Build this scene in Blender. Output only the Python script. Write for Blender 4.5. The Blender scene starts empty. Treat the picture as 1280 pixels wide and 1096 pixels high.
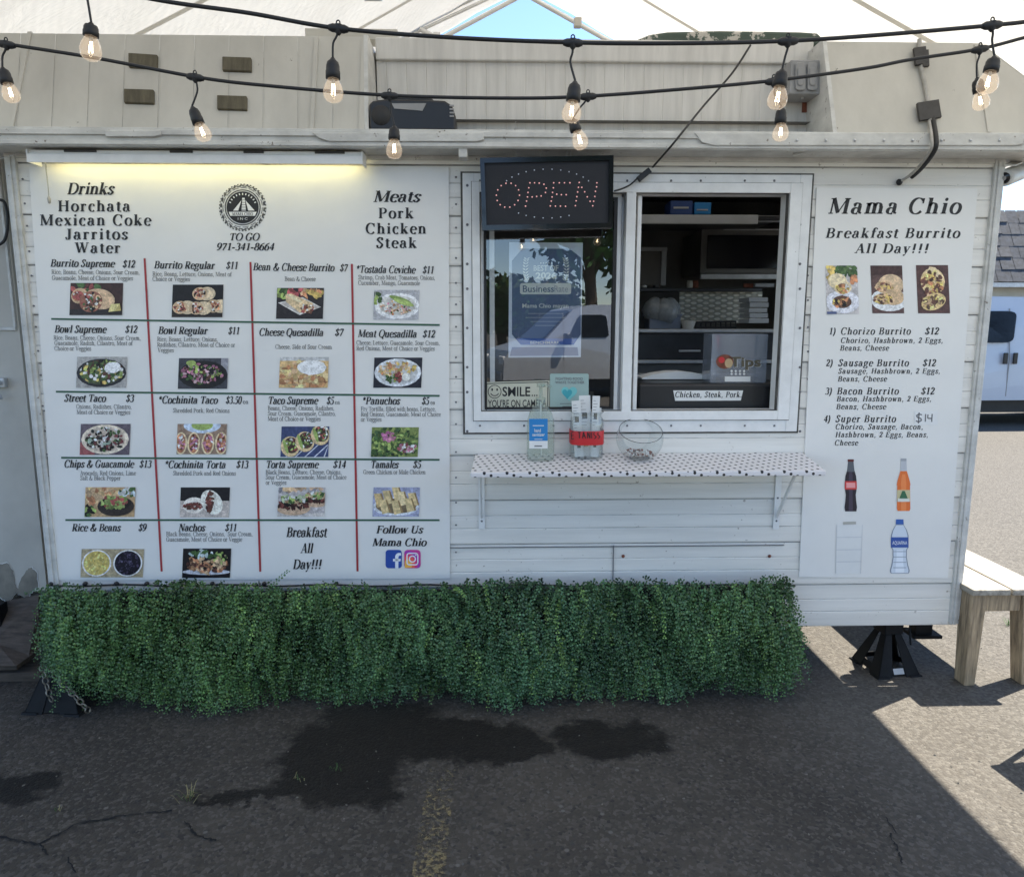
import bpy, bmesh, math, random
import numpy as np
from mathutils import Vector, Matrix

R = math.radians
random.seed(7)
rng = np.random.default_rng(11)
SC = bpy.context.scene
COL = SC.collection

# ------------------------------------------------------------------ camera
F, PITCH, YAW, D, CH = 900.0, R(9.0), R(1.5), 3.15, 1.65
cam_d = bpy.data.cameras.new('camera'); cam = bpy.data.objects.new('camera', cam_d); COL.objects.link(cam)
cam.location = (0, -D, CH); cam.rotation_euler = (math.pi/2 - PITCH, 0, -YAW)
cam_d.sensor_fit = 'HORIZONTAL'; cam_d.sensor_width = 36; cam_d.lens = F/1280*36
cam_d.clip_start = 0.05; cam_d.clip_end = 2000
SC.camera = cam
# ------------------------------------------------------------------ light
LDIR = Vector((-0.62, -0.33, -1.0))
EL = math.atan2(1.0, math.hypot(0.62, 0.33)); AZ = math.atan2(0.62, 0.33)
W = bpy.data.worlds.new('World'); SC.world = W; W.use_nodes = True
nt = W.node_tree; bgn = nt.nodes['Background']
sky = nt.nodes.new('ShaderNodeTexSky'); sky.sky_type = 'NISHITA'; sky.sun_disc = False
sky.sun_elevation = EL; sky.sun_rotation = AZ; sky.altitude = 1500; sky.air_density = 1.0; sky.dust_density = 0.15; sky.ozone_density = 2.6
nt.links.new(sky.outputs[0], bgn.inputs[0]); bgn.inputs[1].default_value = 0.10
sun_d = bpy.data.lights.new('sun', 'SUN'); sun_d.energy = 4.8; sun_d.angle = R(0.5); sun_d.color = (1, .93, .81)
sun = bpy.data.objects.new('sun', sun_d); COL.objects.link(sun); sun.rotation_euler = LDIR.to_track_quat('-Z', 'Y').to_euler()
SC.view_settings.view_transform = 'Standard'; SC.view_settings.look = 'None'
SC.view_settings.exposure = 1.86; SC.view_settings.gamma = 1
SC.cycles.max_bounces = 10; SC.cycles.transparent_max_bounces = 16

# ------------------------------------------------------------------ measuring: a photo pixel seen on a known plane of the place
_f = Vector((math.sin(YAW)*math.cos(PITCH), math.cos(YAW)*math.cos(PITCH), -math.sin(PITCH)))
_r = Vector((math.cos(YAW), -math.sin(YAW), 0)); _u = _r.cross(_f)
CAM = Vector((0, -D, CH))
def ray(px, py): return _f + _r*((px-640)/F) + _u*((548-py)/F)
def U(px, py, Y=0.0):
    d = ray(px, py); return CAM + d*((Y+D)/d.y)
def UG(px, py, z=0.0):
    d = ray(px, py); return CAM + d*((z-CH)/d.z)
def lin(c, k=1.0):
    o = []
    for v in c:
        v = v/255.0; o.append(min(.95, k*(v/12.92 if v <= .04045 else ((v+.055)/1.055)**2.4)))
    return tuple(o)

# ------------------------------------------------------------------ materials
def nodes(name):
    m = bpy.data.materials.new(name); m.use_nodes = True
    t = m.node_tree; return m, t, t.nodes['Principled BSDF'], t.links
def N(t, ty, **kw):
    n = t.nodes.new(ty)
    for k, v in kw.items(): setattr(n, k, v)
    return n
def noise(t, vec, scale, detail=4, rough=.55, dist=0):
    n = N(t, 'ShaderNodeTexNoise'); n.inputs['Scale'].default_value = scale; n.inputs['Detail'].default_value = detail
    n.inputs['Roughness'].default_value = rough; n.inputs['Distortion'].default_value = dist
    t.links.new(vec, n.inputs['Vector']); return n.outputs['Fac']
def maprange(t, v, a, b, c=0, d=1):
    n = N(t, 'ShaderNodeMapRange'); n.inputs[1].default_value = a; n.inputs[2].default_value = b; n.inputs[3].default_value = c; n.inputs[4].default_value = d
    t.links.new(v, n.inputs[0]); return n.outputs[0]
def mixc(t, fac, a, b):
    n = N(t, 'ShaderNodeMix', data_type='RGBA')
    if hasattr(fac, 'is_linked') or hasattr(fac, 'links'): t.links.new(fac, n.inputs[0])
    else: n.inputs[0].default_value = fac
    for s, x in ((6, a), (7, b)):
        if isinstance(x, tuple): n.inputs[s].default_value = (*x[:3], 1)
        else: t.links.new(x, n.inputs[s])
    return n.outputs[2]
def mth(t, op, a, b=None):
    n = N(t, 'ShaderNodeMath', operation=op)
    for i, x in enumerate((a, b)):
        if x is None: continue
        if isinstance(x, (int, float)): n.inputs[i].default_value = x
        else: t.links.new(x, n.inputs[i])
    return n.outputs[0]
def coords(t, stretch=(1, 1, 1)):
    g = N(t, 'ShaderNodeNewGeometry'); m = N(t, 'ShaderNodeMapping'); m.inputs['Scale'].default_value = stretch
    t.links.new(g.outputs['Position'], m.inputs['Vector']); return m.outputs[0]
def bump(t, b, h, strength=.3, dist=.01):
    n = N(t, 'ShaderNodeBump'); n.inputs['Strength'].default_value = strength; n.inputs['Distance'].default_value = dist
    t.links.new(h, n.inputs['Height']); t.links.new(n.outputs[0], b.inputs['Normal'])
MATS = {}
def pm(name, col, rough=.5, metal=0, var=.15, scale=6, stretch=(1, 1, 1), bmp=0, bscale=60, spots=None, spotcol=(.08, .06, .05), spotscale=14, dirt=None):
    """painted / plain surface: colour that wanders a little, optional specks, optional fine bump"""
    m, t, b, l = nodes(name); MATS[name] = m
    c = coords(t, stretch)
    dk = tuple(x*(1-var) for x in col) if dirt is None else dirt
    lt = tuple(min(.9, x*(1+var*.4)) for x in col)
    f = maprange(t, noise(t, c, scale, 6, .62), .33, .67)
    o = mixc(t, f, dk, lt)
    if spots:
        s = maprange(t, noise(t, coords(t), spotscale, 8, .7), spots, spots+.03)
        o = mixc(t, s, o, spotcol)
    l.new(o, b.inputs['Base Color']); b.inputs['Roughness'].default_value = rough; b.inputs['Metallic'].default_value = metal
    if bmp: bump(t, b, noise(t, coords(t), bscale, 5), bmp, .004)
    return m
def emit(name, col, st):
    m, t, b, l = nodes(name); b.inputs['Base Color'].default_value = (*col, 1)
    b.inputs['Emission Color'].default_value = (*col, 1); b.inputs['Emission Strength'].default_value = st; MATS[name] = m; return m
def clear(name, tint=(1, 1, 1), ior=1.5, rough=0.0, body=0.0, bodycol=(.8, .85, .85), glow=None):
    """thin clear sheet: what lies behind shows through, Fresnel reflection on top, optionally a little milky body"""
    m = bpy.data.materials.new(name); m.use_nodes = True; t = m.node_tree; l = t.links
    t.nodes.remove(t.nodes['Principled BSDF']); out = t.nodes['Material Output']
    tr = N(t, 'ShaderNodeBsdfTransparent'); tr.inputs[0].default_value = (*tint, 1)
    gl = N(t, 'ShaderNodeBsdfGlossy'); gl.inputs['Roughness'].default_value = rough
    lw = N(t, 'ShaderNodeLayerWeight'); f0 = ((ior-1)/(ior+1))**2
    fre = maprange(t, mth(t, 'POWER', lw.outputs['Facing'], 4.0), 0, 1, f0, .9)
    mx = N(t, 'ShaderNodeMixShader'); l.new(fre, mx.inputs[0])
    src = tr.outputs[0]
    if body:
        df = N(t, 'ShaderNodeBsdfDiffuse'); df.inputs[0].default_value = (*bodycol, 1)
        m2 = N(t, 'ShaderNodeMixShader'); m2.inputs[0].default_value = body; l.new(src, m2.inputs[1]); l.new(df.outputs[0], m2.inputs[2]); src = m2.outputs[0]
    l.new(src, mx.inputs[1]); l.new(gl.outputs[0], mx.inputs[2]); res = mx.outputs[0]
    if glow:
        em = N(t, 'ShaderNodeEmission'); em.inputs[0].default_value = (*glow[0], 1); em.inputs[1].default_value = glow[1]
        ad = N(t, 'ShaderNodeAddShader'); l.new(res, ad.inputs[0]); l.new(em.outputs[0], ad.inputs[1]); res = ad.outputs[0]
    l.new(res, out.inputs[0]); MATS[name] = m; return m
def attr_mat(name, rough=.5, spec=.5, grain=0):
    m, t, b, l = nodes(name)
    a = N(t, 'ShaderNodeAttribute'); a.attribute_name = 'Col'; col = a.outputs['Color']
    if grain:
        g1 = maprange(t, noise(t, coords(t), 130, 7, .75), .3, .7, .52, 1.4); g2 = maprange(t, noise(t, coords(t), 45, 3), .35, .65, .75, 1.15)
        hs = N(t, 'ShaderNodeHueSaturation'); hs.inputs['Saturation'].default_value = .82; l.new(mth(t, 'MULTIPLY', g1, g2), hs.inputs['Value']); l.new(col, hs.inputs['Color']); col = hs.outputs[0]
    l.new(col, b.inputs['Base Color'])
    b.inputs['Roughness'].default_value = rough; b.inputs['Specular IOR Level'].default_value = spec
    MATS[name] = m; return m

# ------------------------------------------------------------------ mesh builder
WL = {}
class MB:
    def __init__(s): s.v = []; s.f = []; s.m = []; s.sm = []; s.c = []
    def add(s, vs, fs, mat=0, smooth=False, col=None):
        o = len(s.v); s.v += [tuple(x) for x in vs]
        for f in fs: s.f.append(tuple(i+o for i in f)); s.m.append(mat); s.sm.append(smooth); s.c.append(col)
    def quad(s, a, b, c, d, mat=0, col=None): s.add([a, b, c, d], [(0, 1, 2, 3)], mat, False, col)
    def poly(s, pts, mat=0, col=None): s.add(pts, [tuple(range(len(pts)))], mat, False, col)
    def box(s, a, b, mat=0, M=None, col=None):
        x0, y0, z0 = a; x1, y1, z1 = b
        vs = [Vector(p) for p in ((x0, y0, z0), (x1, y0, z0), (x1, y1, z0), (x0, y1, z0), (x0, y0, z1), (x1, y0, z1), (x1, y1, z1), (x0, y1, z1))]
        if M is not None: vs = [M @ p for p in vs]
        s.add(vs, [(0, 3, 2, 1), (4, 5, 6, 7), (0, 1, 5, 4), (1, 2, 6, 5), (2, 3, 7, 6), (3, 0, 4, 7)], mat, False, col)
    def hexa(s, bot, top, mat=0):
        s.add(list(bot)+list(top), [(3, 2, 1, 0), (4, 5, 6, 7), (0, 1, 5, 4), (1, 2, 6, 5), (2, 3, 7, 6), (3, 0, 4, 7)], mat)
    def prism(s, pts, off, mat=0, smooth=False):
        """closed outline pts (3D), pushed along off"""
        n = len(pts); off = Vector(off); q = [Vector(p) for p in pts]; s.add(q+[p+off for p in q],
            [tuple(range(n))[::-1], tuple(range(n, 2*n))]+[(i, (i+1) % n, n+(i+1) % n, n+i) for i in range(n)], mat, smooth)
    def tube(s, pts, r, n=8, mat=0, smooth=True, cap=True, closed=False):
        P = [Vector(p) for p in pts]; k = len(P); rs = r if isinstance(r, (list, tuple)) else [r]*k
        vs = []; up = None
        for i, p in enumerate(P):
            if closed: t = (P[(i+1) % k]-P[i-1]).normalized()
            else: t = (P[min(i+1, k-1)]-P[max(i-1, 0)]).normalized()
            if up is None: up = t.orthogonal().normalized()
            a = (up - t*up.dot(t)); a = a.normalized() if a.length > 1e-6 else t.orthogonal().normalized(); up = a; b = t.cross(a)
            for j in range(n):
                w = 2*math.pi*j/n; vs.append(p+(a*math.cos(w)+b*math.sin(w))*rs[i])
        fs = [(i*n+j, i*n+(j+1) % n, (i+1)*n+(j+1) % n, (i+1)*n+j) for i in range(k-1) for j in range(n)]
        if closed: fs += [((k-1)*n+j, (k-1)*n+(j+1) % n, (j+1) % n, j) for j in range(n)]
        s.add(vs, fs, mat, smooth)
        if cap and not closed:
            s.add(vs[:n], [tuple(range(n))[::-1]], mat); s.add(vs[-n:], [tuple(range(n))], mat)
    def lathe(s, prof, origin, axis=(0, 0, 1), n=24, mat=0, smooth=True, squash=1.0):
        """prof: (radius, height) list turned round axis"""
        ax = Vector(axis).normalized(); a = Vector((1, 0, 0)) if abs(ax.z) > .9 else ax.orthogonal().normalized(); a = (a-ax*a.dot(ax)).normalized(); b = ax.cross(a); o = Vector(origin)
        vs = [o+ax*h+(a*math.cos(2*math.pi*j/n)+b*math.sin(2*math.pi*j/n)*squash)*r for r, h in prof for j in range(n)]
        k = len(prof)
        s.add(vs, [(i*n+j, i*n+(j+1) % n, (i+1)*n+(j+1) % n, (i+1)*n+j) for i in range(k-1) for j in range(n)], mat, smooth)
    def disc(s, c, r, ax=(0, -1, 0), n=16, mat=0, col=None, ry=None):
        ax = Vector(ax).normalized(); a = Vector((1, 0, 0)); a = (a-ax*a.dot(ax)).normalized(); b = a.cross(ax)*-1; c = Vector(c)
        s.poly([c+a*math.cos(2*math.pi*j/n)*r+b*math.sin(2*math.pi*j/n)*(ry or r) for j in range(n)], mat, col)
    def pbox(s, px0, py0, px1, py1, Y0, Y1, mat=0):
        """box whose front face at depth Y0 spans a photo rectangle"""
        a = U((px0+px1)/2, py0, Y0); b = U((px0+px1)/2, py1, Y0); l = U(px0, (py0+py1)/2, Y0); r = U(px1, (py0+py1)/2, Y0)
        s.box((l.x, Y0, b.z), (r.x, Y1, a.z), mat)
    def build(s, name, mats, parent=None, base=None, bevel=0, seg=2, auto=None):
        if not isinstance(mats, (list, tuple)): mats = [mats]
        V = np.array(s.v, dtype=np.float64).reshape(-1, 3)
        o_w = Vector(WL[parent.name]) if parent is not None else None
        if base == 'auto': base = ((V[:, 0].min()+V[:, 0].max())/2, (V[:, 1].min()+V[:, 1].max())/2, V[:, 2].min())
        org = o_w if parent is not None else Vector(base or (0, 0, 0))
        V = V-np.array(org)
        me = bpy.data.meshes.new(name); me.from_pydata(V.tolist(), [], s.f)
        for m in mats: me.materials.append(MATS[m] if isinstance(m, str) else m)
        me.polygons.foreach_set('material_index', s.m); me.polygons.foreach_set('use_smooth', s.sm)
        if any(c is not None for c in s.c):
            at = me.color_attributes.new('Col', 'FLOAT_COLOR', 'CORNER'); buf = []
            for f, c in zip(s.f, s.c): buf += ([*(c or (.5, .5, .5)), 1.0])*len(f)
            at.data.foreach_set('color', buf)
        me.update(); o = bpy.data.objects.new(name, me); COL.objects.link(o)
        if parent is not None: o.parent = parent
        else: o.location = org
        WL[o.name] = tuple(org)
        if bevel:
            bv = o.modifiers.new('bevel', 'BEVEL'); bv.width = bevel; bv.segments = seg; bv.limit_method = 'ANGLE'; bv.angle_limit = R(40)
        return o
def tag(o, label=None, cat=None, group=None, kind=None):
    if label: o['label'] = label
    if cat: o['category'] = cat
    if group: o['group'] = group
    if kind: o['kind'] = kind
    return o
def thing(name, label, cat, loc=(0, 0, 0), group=None):
    o = bpy.data.objects.new(name, None); COL.objects.link(o); o.location = loc; o.empty_display_size = .1; WL[o.name] = tuple(loc)
    return tag(o, label, cat, group)
def smoothpts(P, n=8):
    P = [Vector(p) for p in P]; out = []
    for i in range(len(P)-1):
        a, b, c, d = P[max(i-1, 0)], P[i], P[i+1], P[min(i+2, len(P)-1)]
        for k in range(n):
            t = k/n; out.append(.5*((2*b)+(c-a)*t+(2*a-5*b+4*c-d)*t*t+(3*b-a-3*c+d)*t**3))
    return out+[P[-1]]

# ------------------------------------------------------------------ a bold serif alphabet drawn with a broad pen
def _A(cx, cy, rx, ry, a0, a1):
    n = max(6, int(abs(a1-a0)/14)); return [(cx+rx*math.cos(R(a0+(a1-a0)*i/n)), cy+ry*math.sin(R(a0+(a1-a0)*i/n))) for i in range(n+1)]
def _S(pts):
    return [(p.x, p.y) for p in smoothpts([(x, y, 0) for x, y in pts], 6)]
def glyphs():
    G = {}
    # strokes: ('s', pts, k) pen stroke; ('l', x0,y0,x1,y1,w) line of weight w (1 stem, 0 hair); ('b', x,y,hw) slab serif; ('d',x,y,r) dot
    def V(x, y0, y1, s='', w=1, sw=.13):
        o = [('l', x, y0, x, y1, w)]
        if 'b' in s: o.append(('b', x, y0, sw, 0))
        if 't' in s: o.append(('b', x, y1, sw, 1))
        if 'T' in s: o.append(('b', x-.05, y1, .075, 1))
        if 'f' in s: o.append(('b', x+.05, y0, .075, 0))
        return o
    def a(*k): return [('s', _A(*k), 1)]
    def l(x0, y0, x1, y1, w=1): return [('l', x0, y0, x1, y1, w)]
    def d(x, y, r=.06): return [('d', x, y, r)]
    def b(x, y, hw, t=0): return [('b', x, y, hw, t)]
    def sp(*p): return [('s', _S(p), 1)]
    G['a'] = (.5, V(.34, .05, .33)+a(.22, .33, .12, .12, 0, 165)+d(.12, .34, .05)+a(.2, .125, .135, .125, 60, 310)+l(.34, .05, .46, .03, .3))
    G['b'] = (.54, V(.13, 0, .68, 'T')+a(.27, .225, .165, .225, -140, 140))
    G['c'] = (.44, a(.25, .225, .18, .23, 45, 315)+d(.36, .35, .055))
    G['d'] = (.55, a(.24, .225, .165, .225, 40, 320)+V(.38, 0, .68, 'Tf'))
    G['e'] = (.46, a(.25, .225, .18, .23, 5, 320)+l(.09, .25, .42, .25, 0))
    G['f'] = (.34, V(.15, 0, .54, 'b')+a(.27, .54, .12, .13, 180, 60)+d(.34, .61, .05)+l(.02, .44, .31, .44, .1))
    G['g'] = (.5, a(.22, .3, .15, .16, 0, 360)+a(.24, -.08, .19, .11, 0, 360)+l(.12, .16, .09, .04, .4)+l(.33, .42, .46, .44, .3))
    G['h'] = (.57, V(.13, 0, .68, 'bT')+a(.27, .3, .14, .155, 0, 170)+V(.42, 0, .31, 'b'))
    G['i'] = (.29, V(.14, 0, .46, 'bT', sw=.12)+d(.14, .61, .075))
    G['j'] = (.3, V(.16, -.08, .46, 'T')+a(.05, -.08, .11, .12, 0, -110)+d(.16, .61, .075))
    G['k'] = (.56, V(.13, 0, .68, 'bT')+l(.17, .19, .4, .44, 0)+l(.25, .27, .45, 0, 1)+b(.4, .46, .09, 1)+b(.46, 0, .09))
    G['l'] = (.29, V(.14, 0, .68, 'bT', sw=.12))
    G['m'] = (.84, V(.13, 0, .46, 'bT')+a(.26, .3, .13, .155, 0, 170)+V(.4, 0, .31, 'b')+a(.53, .3, .13, .155, 0, 170)+V(.68, 0, .31, 'b'))
    G['n'] = (.57, V(.13, 0, .46, 'bT')+a(.27, .3, .14, .155, 0, 170)+V(.42, 0, .31, 'b'))
    G['o'] = (.5, a(.25, .225, .19, .23, 0, 360))
    G['p'] = (.55, V(.13, -.2, .46, 'bT')+a(.27, .225, .165, .23, -140, 140))
    G['q'] = (.55, V(.4, -.2, .46, 'b')+a(.25, .225, .165, .23, 40, 320))
    G['r'] = (.42, V(.13, 0, .46, 'bT')+a(.27, .31, .13, .13, 70, 170)+d(.33, .4, .06))
    G['s'] = (.4, sp((.33, .34), (.31, .42), (.2, .45), (.09, .35), (.2, .24), (.32, .12), (.2, 0), (.08, .05), (.07, .13)))
    G['t'] = (.34, V(.15, .09, .58)+l(.02, .44, .3, .44, .1)+a(.26, .1, .11, .1, 180, 310))
    G['u'] = (.57, V(.13, .15, .46, 'T')+a(.26, .15, .13, .15, 180, 350)+V(.41, 0, .46, 'Tf'))
    G['v'] = (.48, l(.09, .46, .24, 0)+l(.25, 0, .4, .46, .1)+b(.1, .46, .1, 1)+b(.4, .46, .08, 1))
    G['w'] = (.7, l(.09, .46, .22, 0)+l(.22, 0, .36, .42, .1)+l(.34, .46, .47, 0)+l(.47, 0, .62, .46, .1)+b(.1, .46, .1, 1)+b(.62, .46, .08, 1))
    G['x'] = (.5, l(.1, .45, .4, .01)+l(.4, .45, .09, .01, .1)+b(.1, .46, .1, 1)+b(.4, .46, .08, 1)+b(.1, 0, .08)+b(.4, 0, .1))
    G['y'] = (.48, l(.09, .46, .25, .02)+l(.41, .46, .17, -.17, .1)+d(.12, -.15, .06)+b(.1, .46, .1, 1)+b(.4, .46, .08, 1))
    G['z'] = (.45, l(.36, .43, .09, .03, .8)+l(.06, .43, .4, .43, .15)+l(.06, .03, .41, .03, .15))
    G['A'] = (.68, l(.1, 0, .33, .66, .1)+l(.33, .66, .56, 0)+l(.17, .22, .46, .22, .05)+b(.1, 0, .1)+b(.57, 0, .12))
    G['B'] = (.62, V(.15, 0, .66, 'bt')+a(.3, .495, .18, .155, -90, 90)+a(.32, .175, .21, .165, -90, 90)+l(.15, .64, .3, .64, 0)+l(.15, .335, .32, .335, 0)+l(.15, .02, .32, .02, 0))
    G['C'] = (.68, a(.36, .33, .28, .335, 42, 320)+l(.58, .44, .58, .66, .25))
    G['D'] = (.7, V(.15, 0, .66, 'bt')+a(.3, .33, .31, .315, -90, 90)+l(.15, .64, .3, .64, 0)+l(.15, .02, .3, .02, 0))
    G['E'] = (.62, V(.15, 0, .66, 'bt')+l(.15, .64, .52, .64, .1)+l(.15, .34, .4, .34, .05)+l(.15, .02, .54, .02, .1)+l(.52, .5, .53, .66, .2)+l(.54, 0, .56, .17, .2)+l(.4, .26, .4, .42, .2))
    G['F'] = (.58, V(.15, 0, .66, 'bt')+l(.15, .64, .52, .64, .1)+l(.15, .34, .4, .34, .05)+l(.52, .5, .53, .66, .2)+l(.4, .26, .4, .42, .2))
    G['G'] = (.72, a(.36, .33, .28, .335, 42, 330)+l(.58, .46, .58, .66, .25)+V(.56, .06, .3, 't'))
    G['H'] = (.76, V(.15, 0, .66, 'bt')+V(.59, 0, .66, 'bt')+l(.15, .34, .59, .34, .05))
    G['I'] = (.36, V(.17, 0, .66, 'bt'))
    G['J'] = (.48, V(.31, .12, .66, 't')+a(.19, .12, .12, .12, 0, -140)+d(.1, .1, .06))
    G['K'] = (.7, V(.15, 0, .66, 'bt')+l(.19, .3, .52, .64, .1)+l(.28, .38, .58, .01)+b(.53, .66, .1, 1)+b(.59, 0, .11))
    G['L'] = (.6, V(.15, 0, .66, 'bt')+l(.15, .02, .53, .02, .1)+l(.53, 0, .55, .18, .2))
    G['M'] = (.9, V(.13, 0, .66, 'b', .25, .1)+l(.15, .66, .43, .04)+l(.43, .04, .72, .66, .1)+V(.74, 0, .66, 'bt')+b(.12, .66, .1, 1))
    G['N'] = (.72, V(.13, 0, .66, 'b', .25, .1)+l(.15, .66, .57, .02)+V(.58, 0, .66, 't', .25, .1)+b(.12, .66, .1, 1))
    G['O'] = (.72, a(.36, .33, .29, .335, 0, 360))
    G['P'] = (.6, V(.15, 0, .66, 'bt')+a(.3, .48, .2, .165, -90, 90)+l(.15, .64, .3, .64, 0)+l(.15, .315, .3, .315, 0))
    G['Q'] = (.72, a(.36, .33, .29, .335, 0, 360)+l(.36, .04, .62, -.14, .7))
    G['R'] = (.66, G['P'][1]+l(.3, .32, .54, .01)+b(.56, 0, .1))
    G['S'] = (.52, sp((.43, .5), (.39, .61), (.27, .655), (.12, .53), (.25, .37), (.42, .2), (.27, .005), (.12, .05), (.08, .17))+l(.44, .48, .44, .66, .2)+l(.07, 0, .07, .18, .2))
    G['T'] = (.64, V(.32, 0, .66, 'b')+l(.06, .64, .58, .64, .1)+l(.05, .48, .07, .66, .2)+l(.59, .48, .57, .66, .2))
    G['U'] = (.72, V(.15, .2, .66, 't')+a(.35, .2, .2, .2, 180, 360)+V(.56, .2, .66, 't', .25, .1))
    G['V'] = (.66, l(.11, .66, .33, .02)+l(.34, .02, .55, .66, .1)+b(.1, .66, .12, 1)+b(.56, .66, .09, 1))
    G['W'] = (.95, l(.11, .66, .3, .02)+l(.3, .02, .48, .6, .1)+l(.45, .66, .64, .02)+l(.64, .02, .83, .66, .1)+b(.1, .66, .12, 1)+b(.45, .66, .12, 1)+b(.84, .66, .09, 1))
    G['Y'] = (.66, V(.33, 0, .3, 'b')+l(.1, .66, .33, .28)+l(.34, .3, .55, .66, .1)+b(.1, .66, .12, 1)+b(.56, .66, .09, 1))
    G['0'] = (.5, a(.25, .33, .18, .335, 0, 360))
    G['1'] = (.5, V(.27, 0, .66, 'b')+l(.12, .56, .27, .65, .2))
    G['2'] = (.5, sp((.1, .5), (.14, .62), (.26, .65), (.38, .5), (.27, .28), (.07, .03))+l(.06, .04, .4, .04, .5)+l(.4, .02, .44, .16, .2))
    G['3'] = (.5, a(.23, .5, .14, .15, 150, -90)+a(.22, .18, .18, .175, 90, -150))
    G['4'] = (.5, l(.33, .66, .33, 0)+l(.32, .64, .05, .2, .1)+l(.04, .2, .46, .2, .4))
    G['5'] = (.5, l(.14, .62, .42, .62, .6)+l(.14, .64, .1, .38, .1)+a(.2, .2, .2, .2, 110, -150))
    G['6'] = (.5, a(.25, .2, .17, .2, 0, 360)+sp((.42, .65), (.22, .55), (.1, .38), (.09, .2)))
    G['7'] = (.5, l(.07, .6, .44, .6, .6)+l(.43, .62, .18, 0, .7)+l(.07, .48, .09, .64, .2))
    G['8'] = (.5, a(.25, .5, .14, .15, 0, 360)+a(.25, .175, .18, .175, 0, 360))
    G['9'] = (.5, a(.25, .46, .17, .2, 0, 360)+sp((.41, .46), (.4, .28), (.28, .1), (.08, .01)))
    G['$'] = (.5, sp((.41, .48), (.36, .58), (.25, .61), (.11, .5), (.25, .35), (.41, .18), (.25, .04), (.11, .08), (.08, .2))+l(.25, -.07, .25, .73, .1))
    G['&'] = (.78, sp((.68, .3), (.62, .14), (.42, 0), (.2, .01), (.1, .15), (.22, .34), (.4, .48), (.38, .62), (.26, .64), (.22, .5), (.36, .24), (.56, .03), (.7, .03)))
    G['*'] = (.46, sum([l(.23, .5, .23+.17*math.cos(R(90+72*i)), .5+.17*math.sin(R(90+72*i)), .5) for i in range(5)], []))
    G['!'] = (.34, l(.16, .66, .16, .2)+d(.16, .06, .075))
    G[','] = (.26, d(.12, .05, .065)+l(.15, .04, .09, -.12, .3)); G['.'] = (.26, d(.12, .055, .07))
    G['('] = (.33, a(.34, .26, .24, .44, 115, 245)); G[')'] = (.33, a(-.02, .26, .24, .44, 65, -65))
    G['-'] = (.36, l(.04, .22, .3, .22, .7)); G["'"] = (.2, l(.1, .66, .09, .48, .6)); G[' '] = (.27, [])
    return G
GL = glyphs()
def serif(mb, s, x0, x1, yb, cap, Y=0.0, slope=0.0, bold=True, it=True, mat=0, track=0.0):
    T, th = (.158, .042) if bold else (.086, .034)
    adv = sum(GL[c][0]+track for c in s)-track
    p0 = U(x0, yb, Y); e = U(x1, yb+slope*(x1-x0), Y)-p0; up = U(x0, yb-cap, Y)-p0
    e1 = e.normalized(); sh = .24 if it else 0.0; kx = e.length/(adv+(.1 if it else 0)); ky = up.length/.66; up1 = up.normalized()
    def P(x, y): return p0+e1*((x+sh*y)*kx)+up1*(y*ky)
    pen = 0.0
    for ch in s:
        w, st = GL[ch]
        for k in st:
            if k[0] == 's':
                pts = k[1]; n = len(pts); Lf, Rt = [], []
                clos = abs(pts[0][0]-pts[-1][0])+abs(pts[0][1]-pts[-1][1]) < 1e-4
                for i in range(n):
                    a, c = (pts[i-1] if i else (pts[-2] if clos else pts[0])), (pts[i+1] if i < n-1 else (pts[1] if clos else pts[-1]))
                    dx, dy = c[0]-a[0], c[1]-a[1]; q = math.hypot(dx, dy) or 1; dx /= q; dy /= q
                    h = (th+(T-th)*abs(dy*math.cos(.12)-dx*math.sin(-.12))**1.3)/2
                    Lf.append((pts[i][0]-dy*h, pts[i][1]+dx*h)); Rt.append((pts[i][0]+dy*h, pts[i][1]-dx*h))
                for i in range(n-1): mb.quad(P(pen+Rt[i][0], Rt[i][1]), P(pen+Rt[i+1][0], Rt[i+1][1]), P(pen+Lf[i+1][0], Lf[i+1][1]), P(pen+Lf[i][0], Lf[i][1]), mat)
            elif k[0] == 'l':
                _, xa, ya, xb, yb2, w_ = k; h = (th+(T-th)*w_)/2; dx, dy = xb-xa, yb2-ya; q = math.hypot(dx, dy); dx /= q; dy /= q
                mb.quad(P(pen+xa-dy*h, ya+dx*h), P(pen+xa+dy*h, ya-dx*h), P(pen+xb+dy*h, yb2-dx*h), P(pen+xb-dy*h, yb2+dx*h), mat)
            elif k[0] == 'b':
                _, x, y, hw, top = k; t2 = .042; ya, yb2 = (y-t2, y) if top else (y, y+t2)
                mb.quad(P(pen+x-hw, ya), P(pen+x+hw, ya), P(pen+x+hw, yb2), P(pen+x-hw, yb2), mat)
            else:
                _, x, y, r = k; r *= 1 if bold else .75
                mb.poly([P(pen+x+r*math.cos(2*math.pi*i/9), y+r*math.sin(2*math.pi*i/9)) for i in range(9)], mat)
        pen += w+track
def sans(mb, s, x0, x1, yb, cap, Y=0.0, slope=0.0, fat=0.0, mat=0, col=None):
    cu = bpy.data.curves.new('t', 'FONT'); cu.body = s; cu.size = 1; cu.offset = fat; cu.resolution_u = 3
    o = bpy.data.objects.new('t', cu); COL.objects.link(o)
    me = o.to_mesh(); vs = [v.co.copy() for v in me.vertices]; fs = [tuple(p.vertices) for p in me.polygons]; o.to_mesh_clear()
    bpy.data.objects.remove(o); bpy.data.curves.remove(cu)
    if not vs: return
    a = min(v.x for v in vs); w = max(v.x for v in vs)-a
    p0 = U(x0, yb, Y); e = U(x1, yb+slope*(x1-x0), Y)-p0; up = U(x0, yb-cap, Y)-p0
    mb.add([p0+e*((v.x-a)/w)+up*(v.y/.72) for v in vs], fs, mat, False, col)
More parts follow.
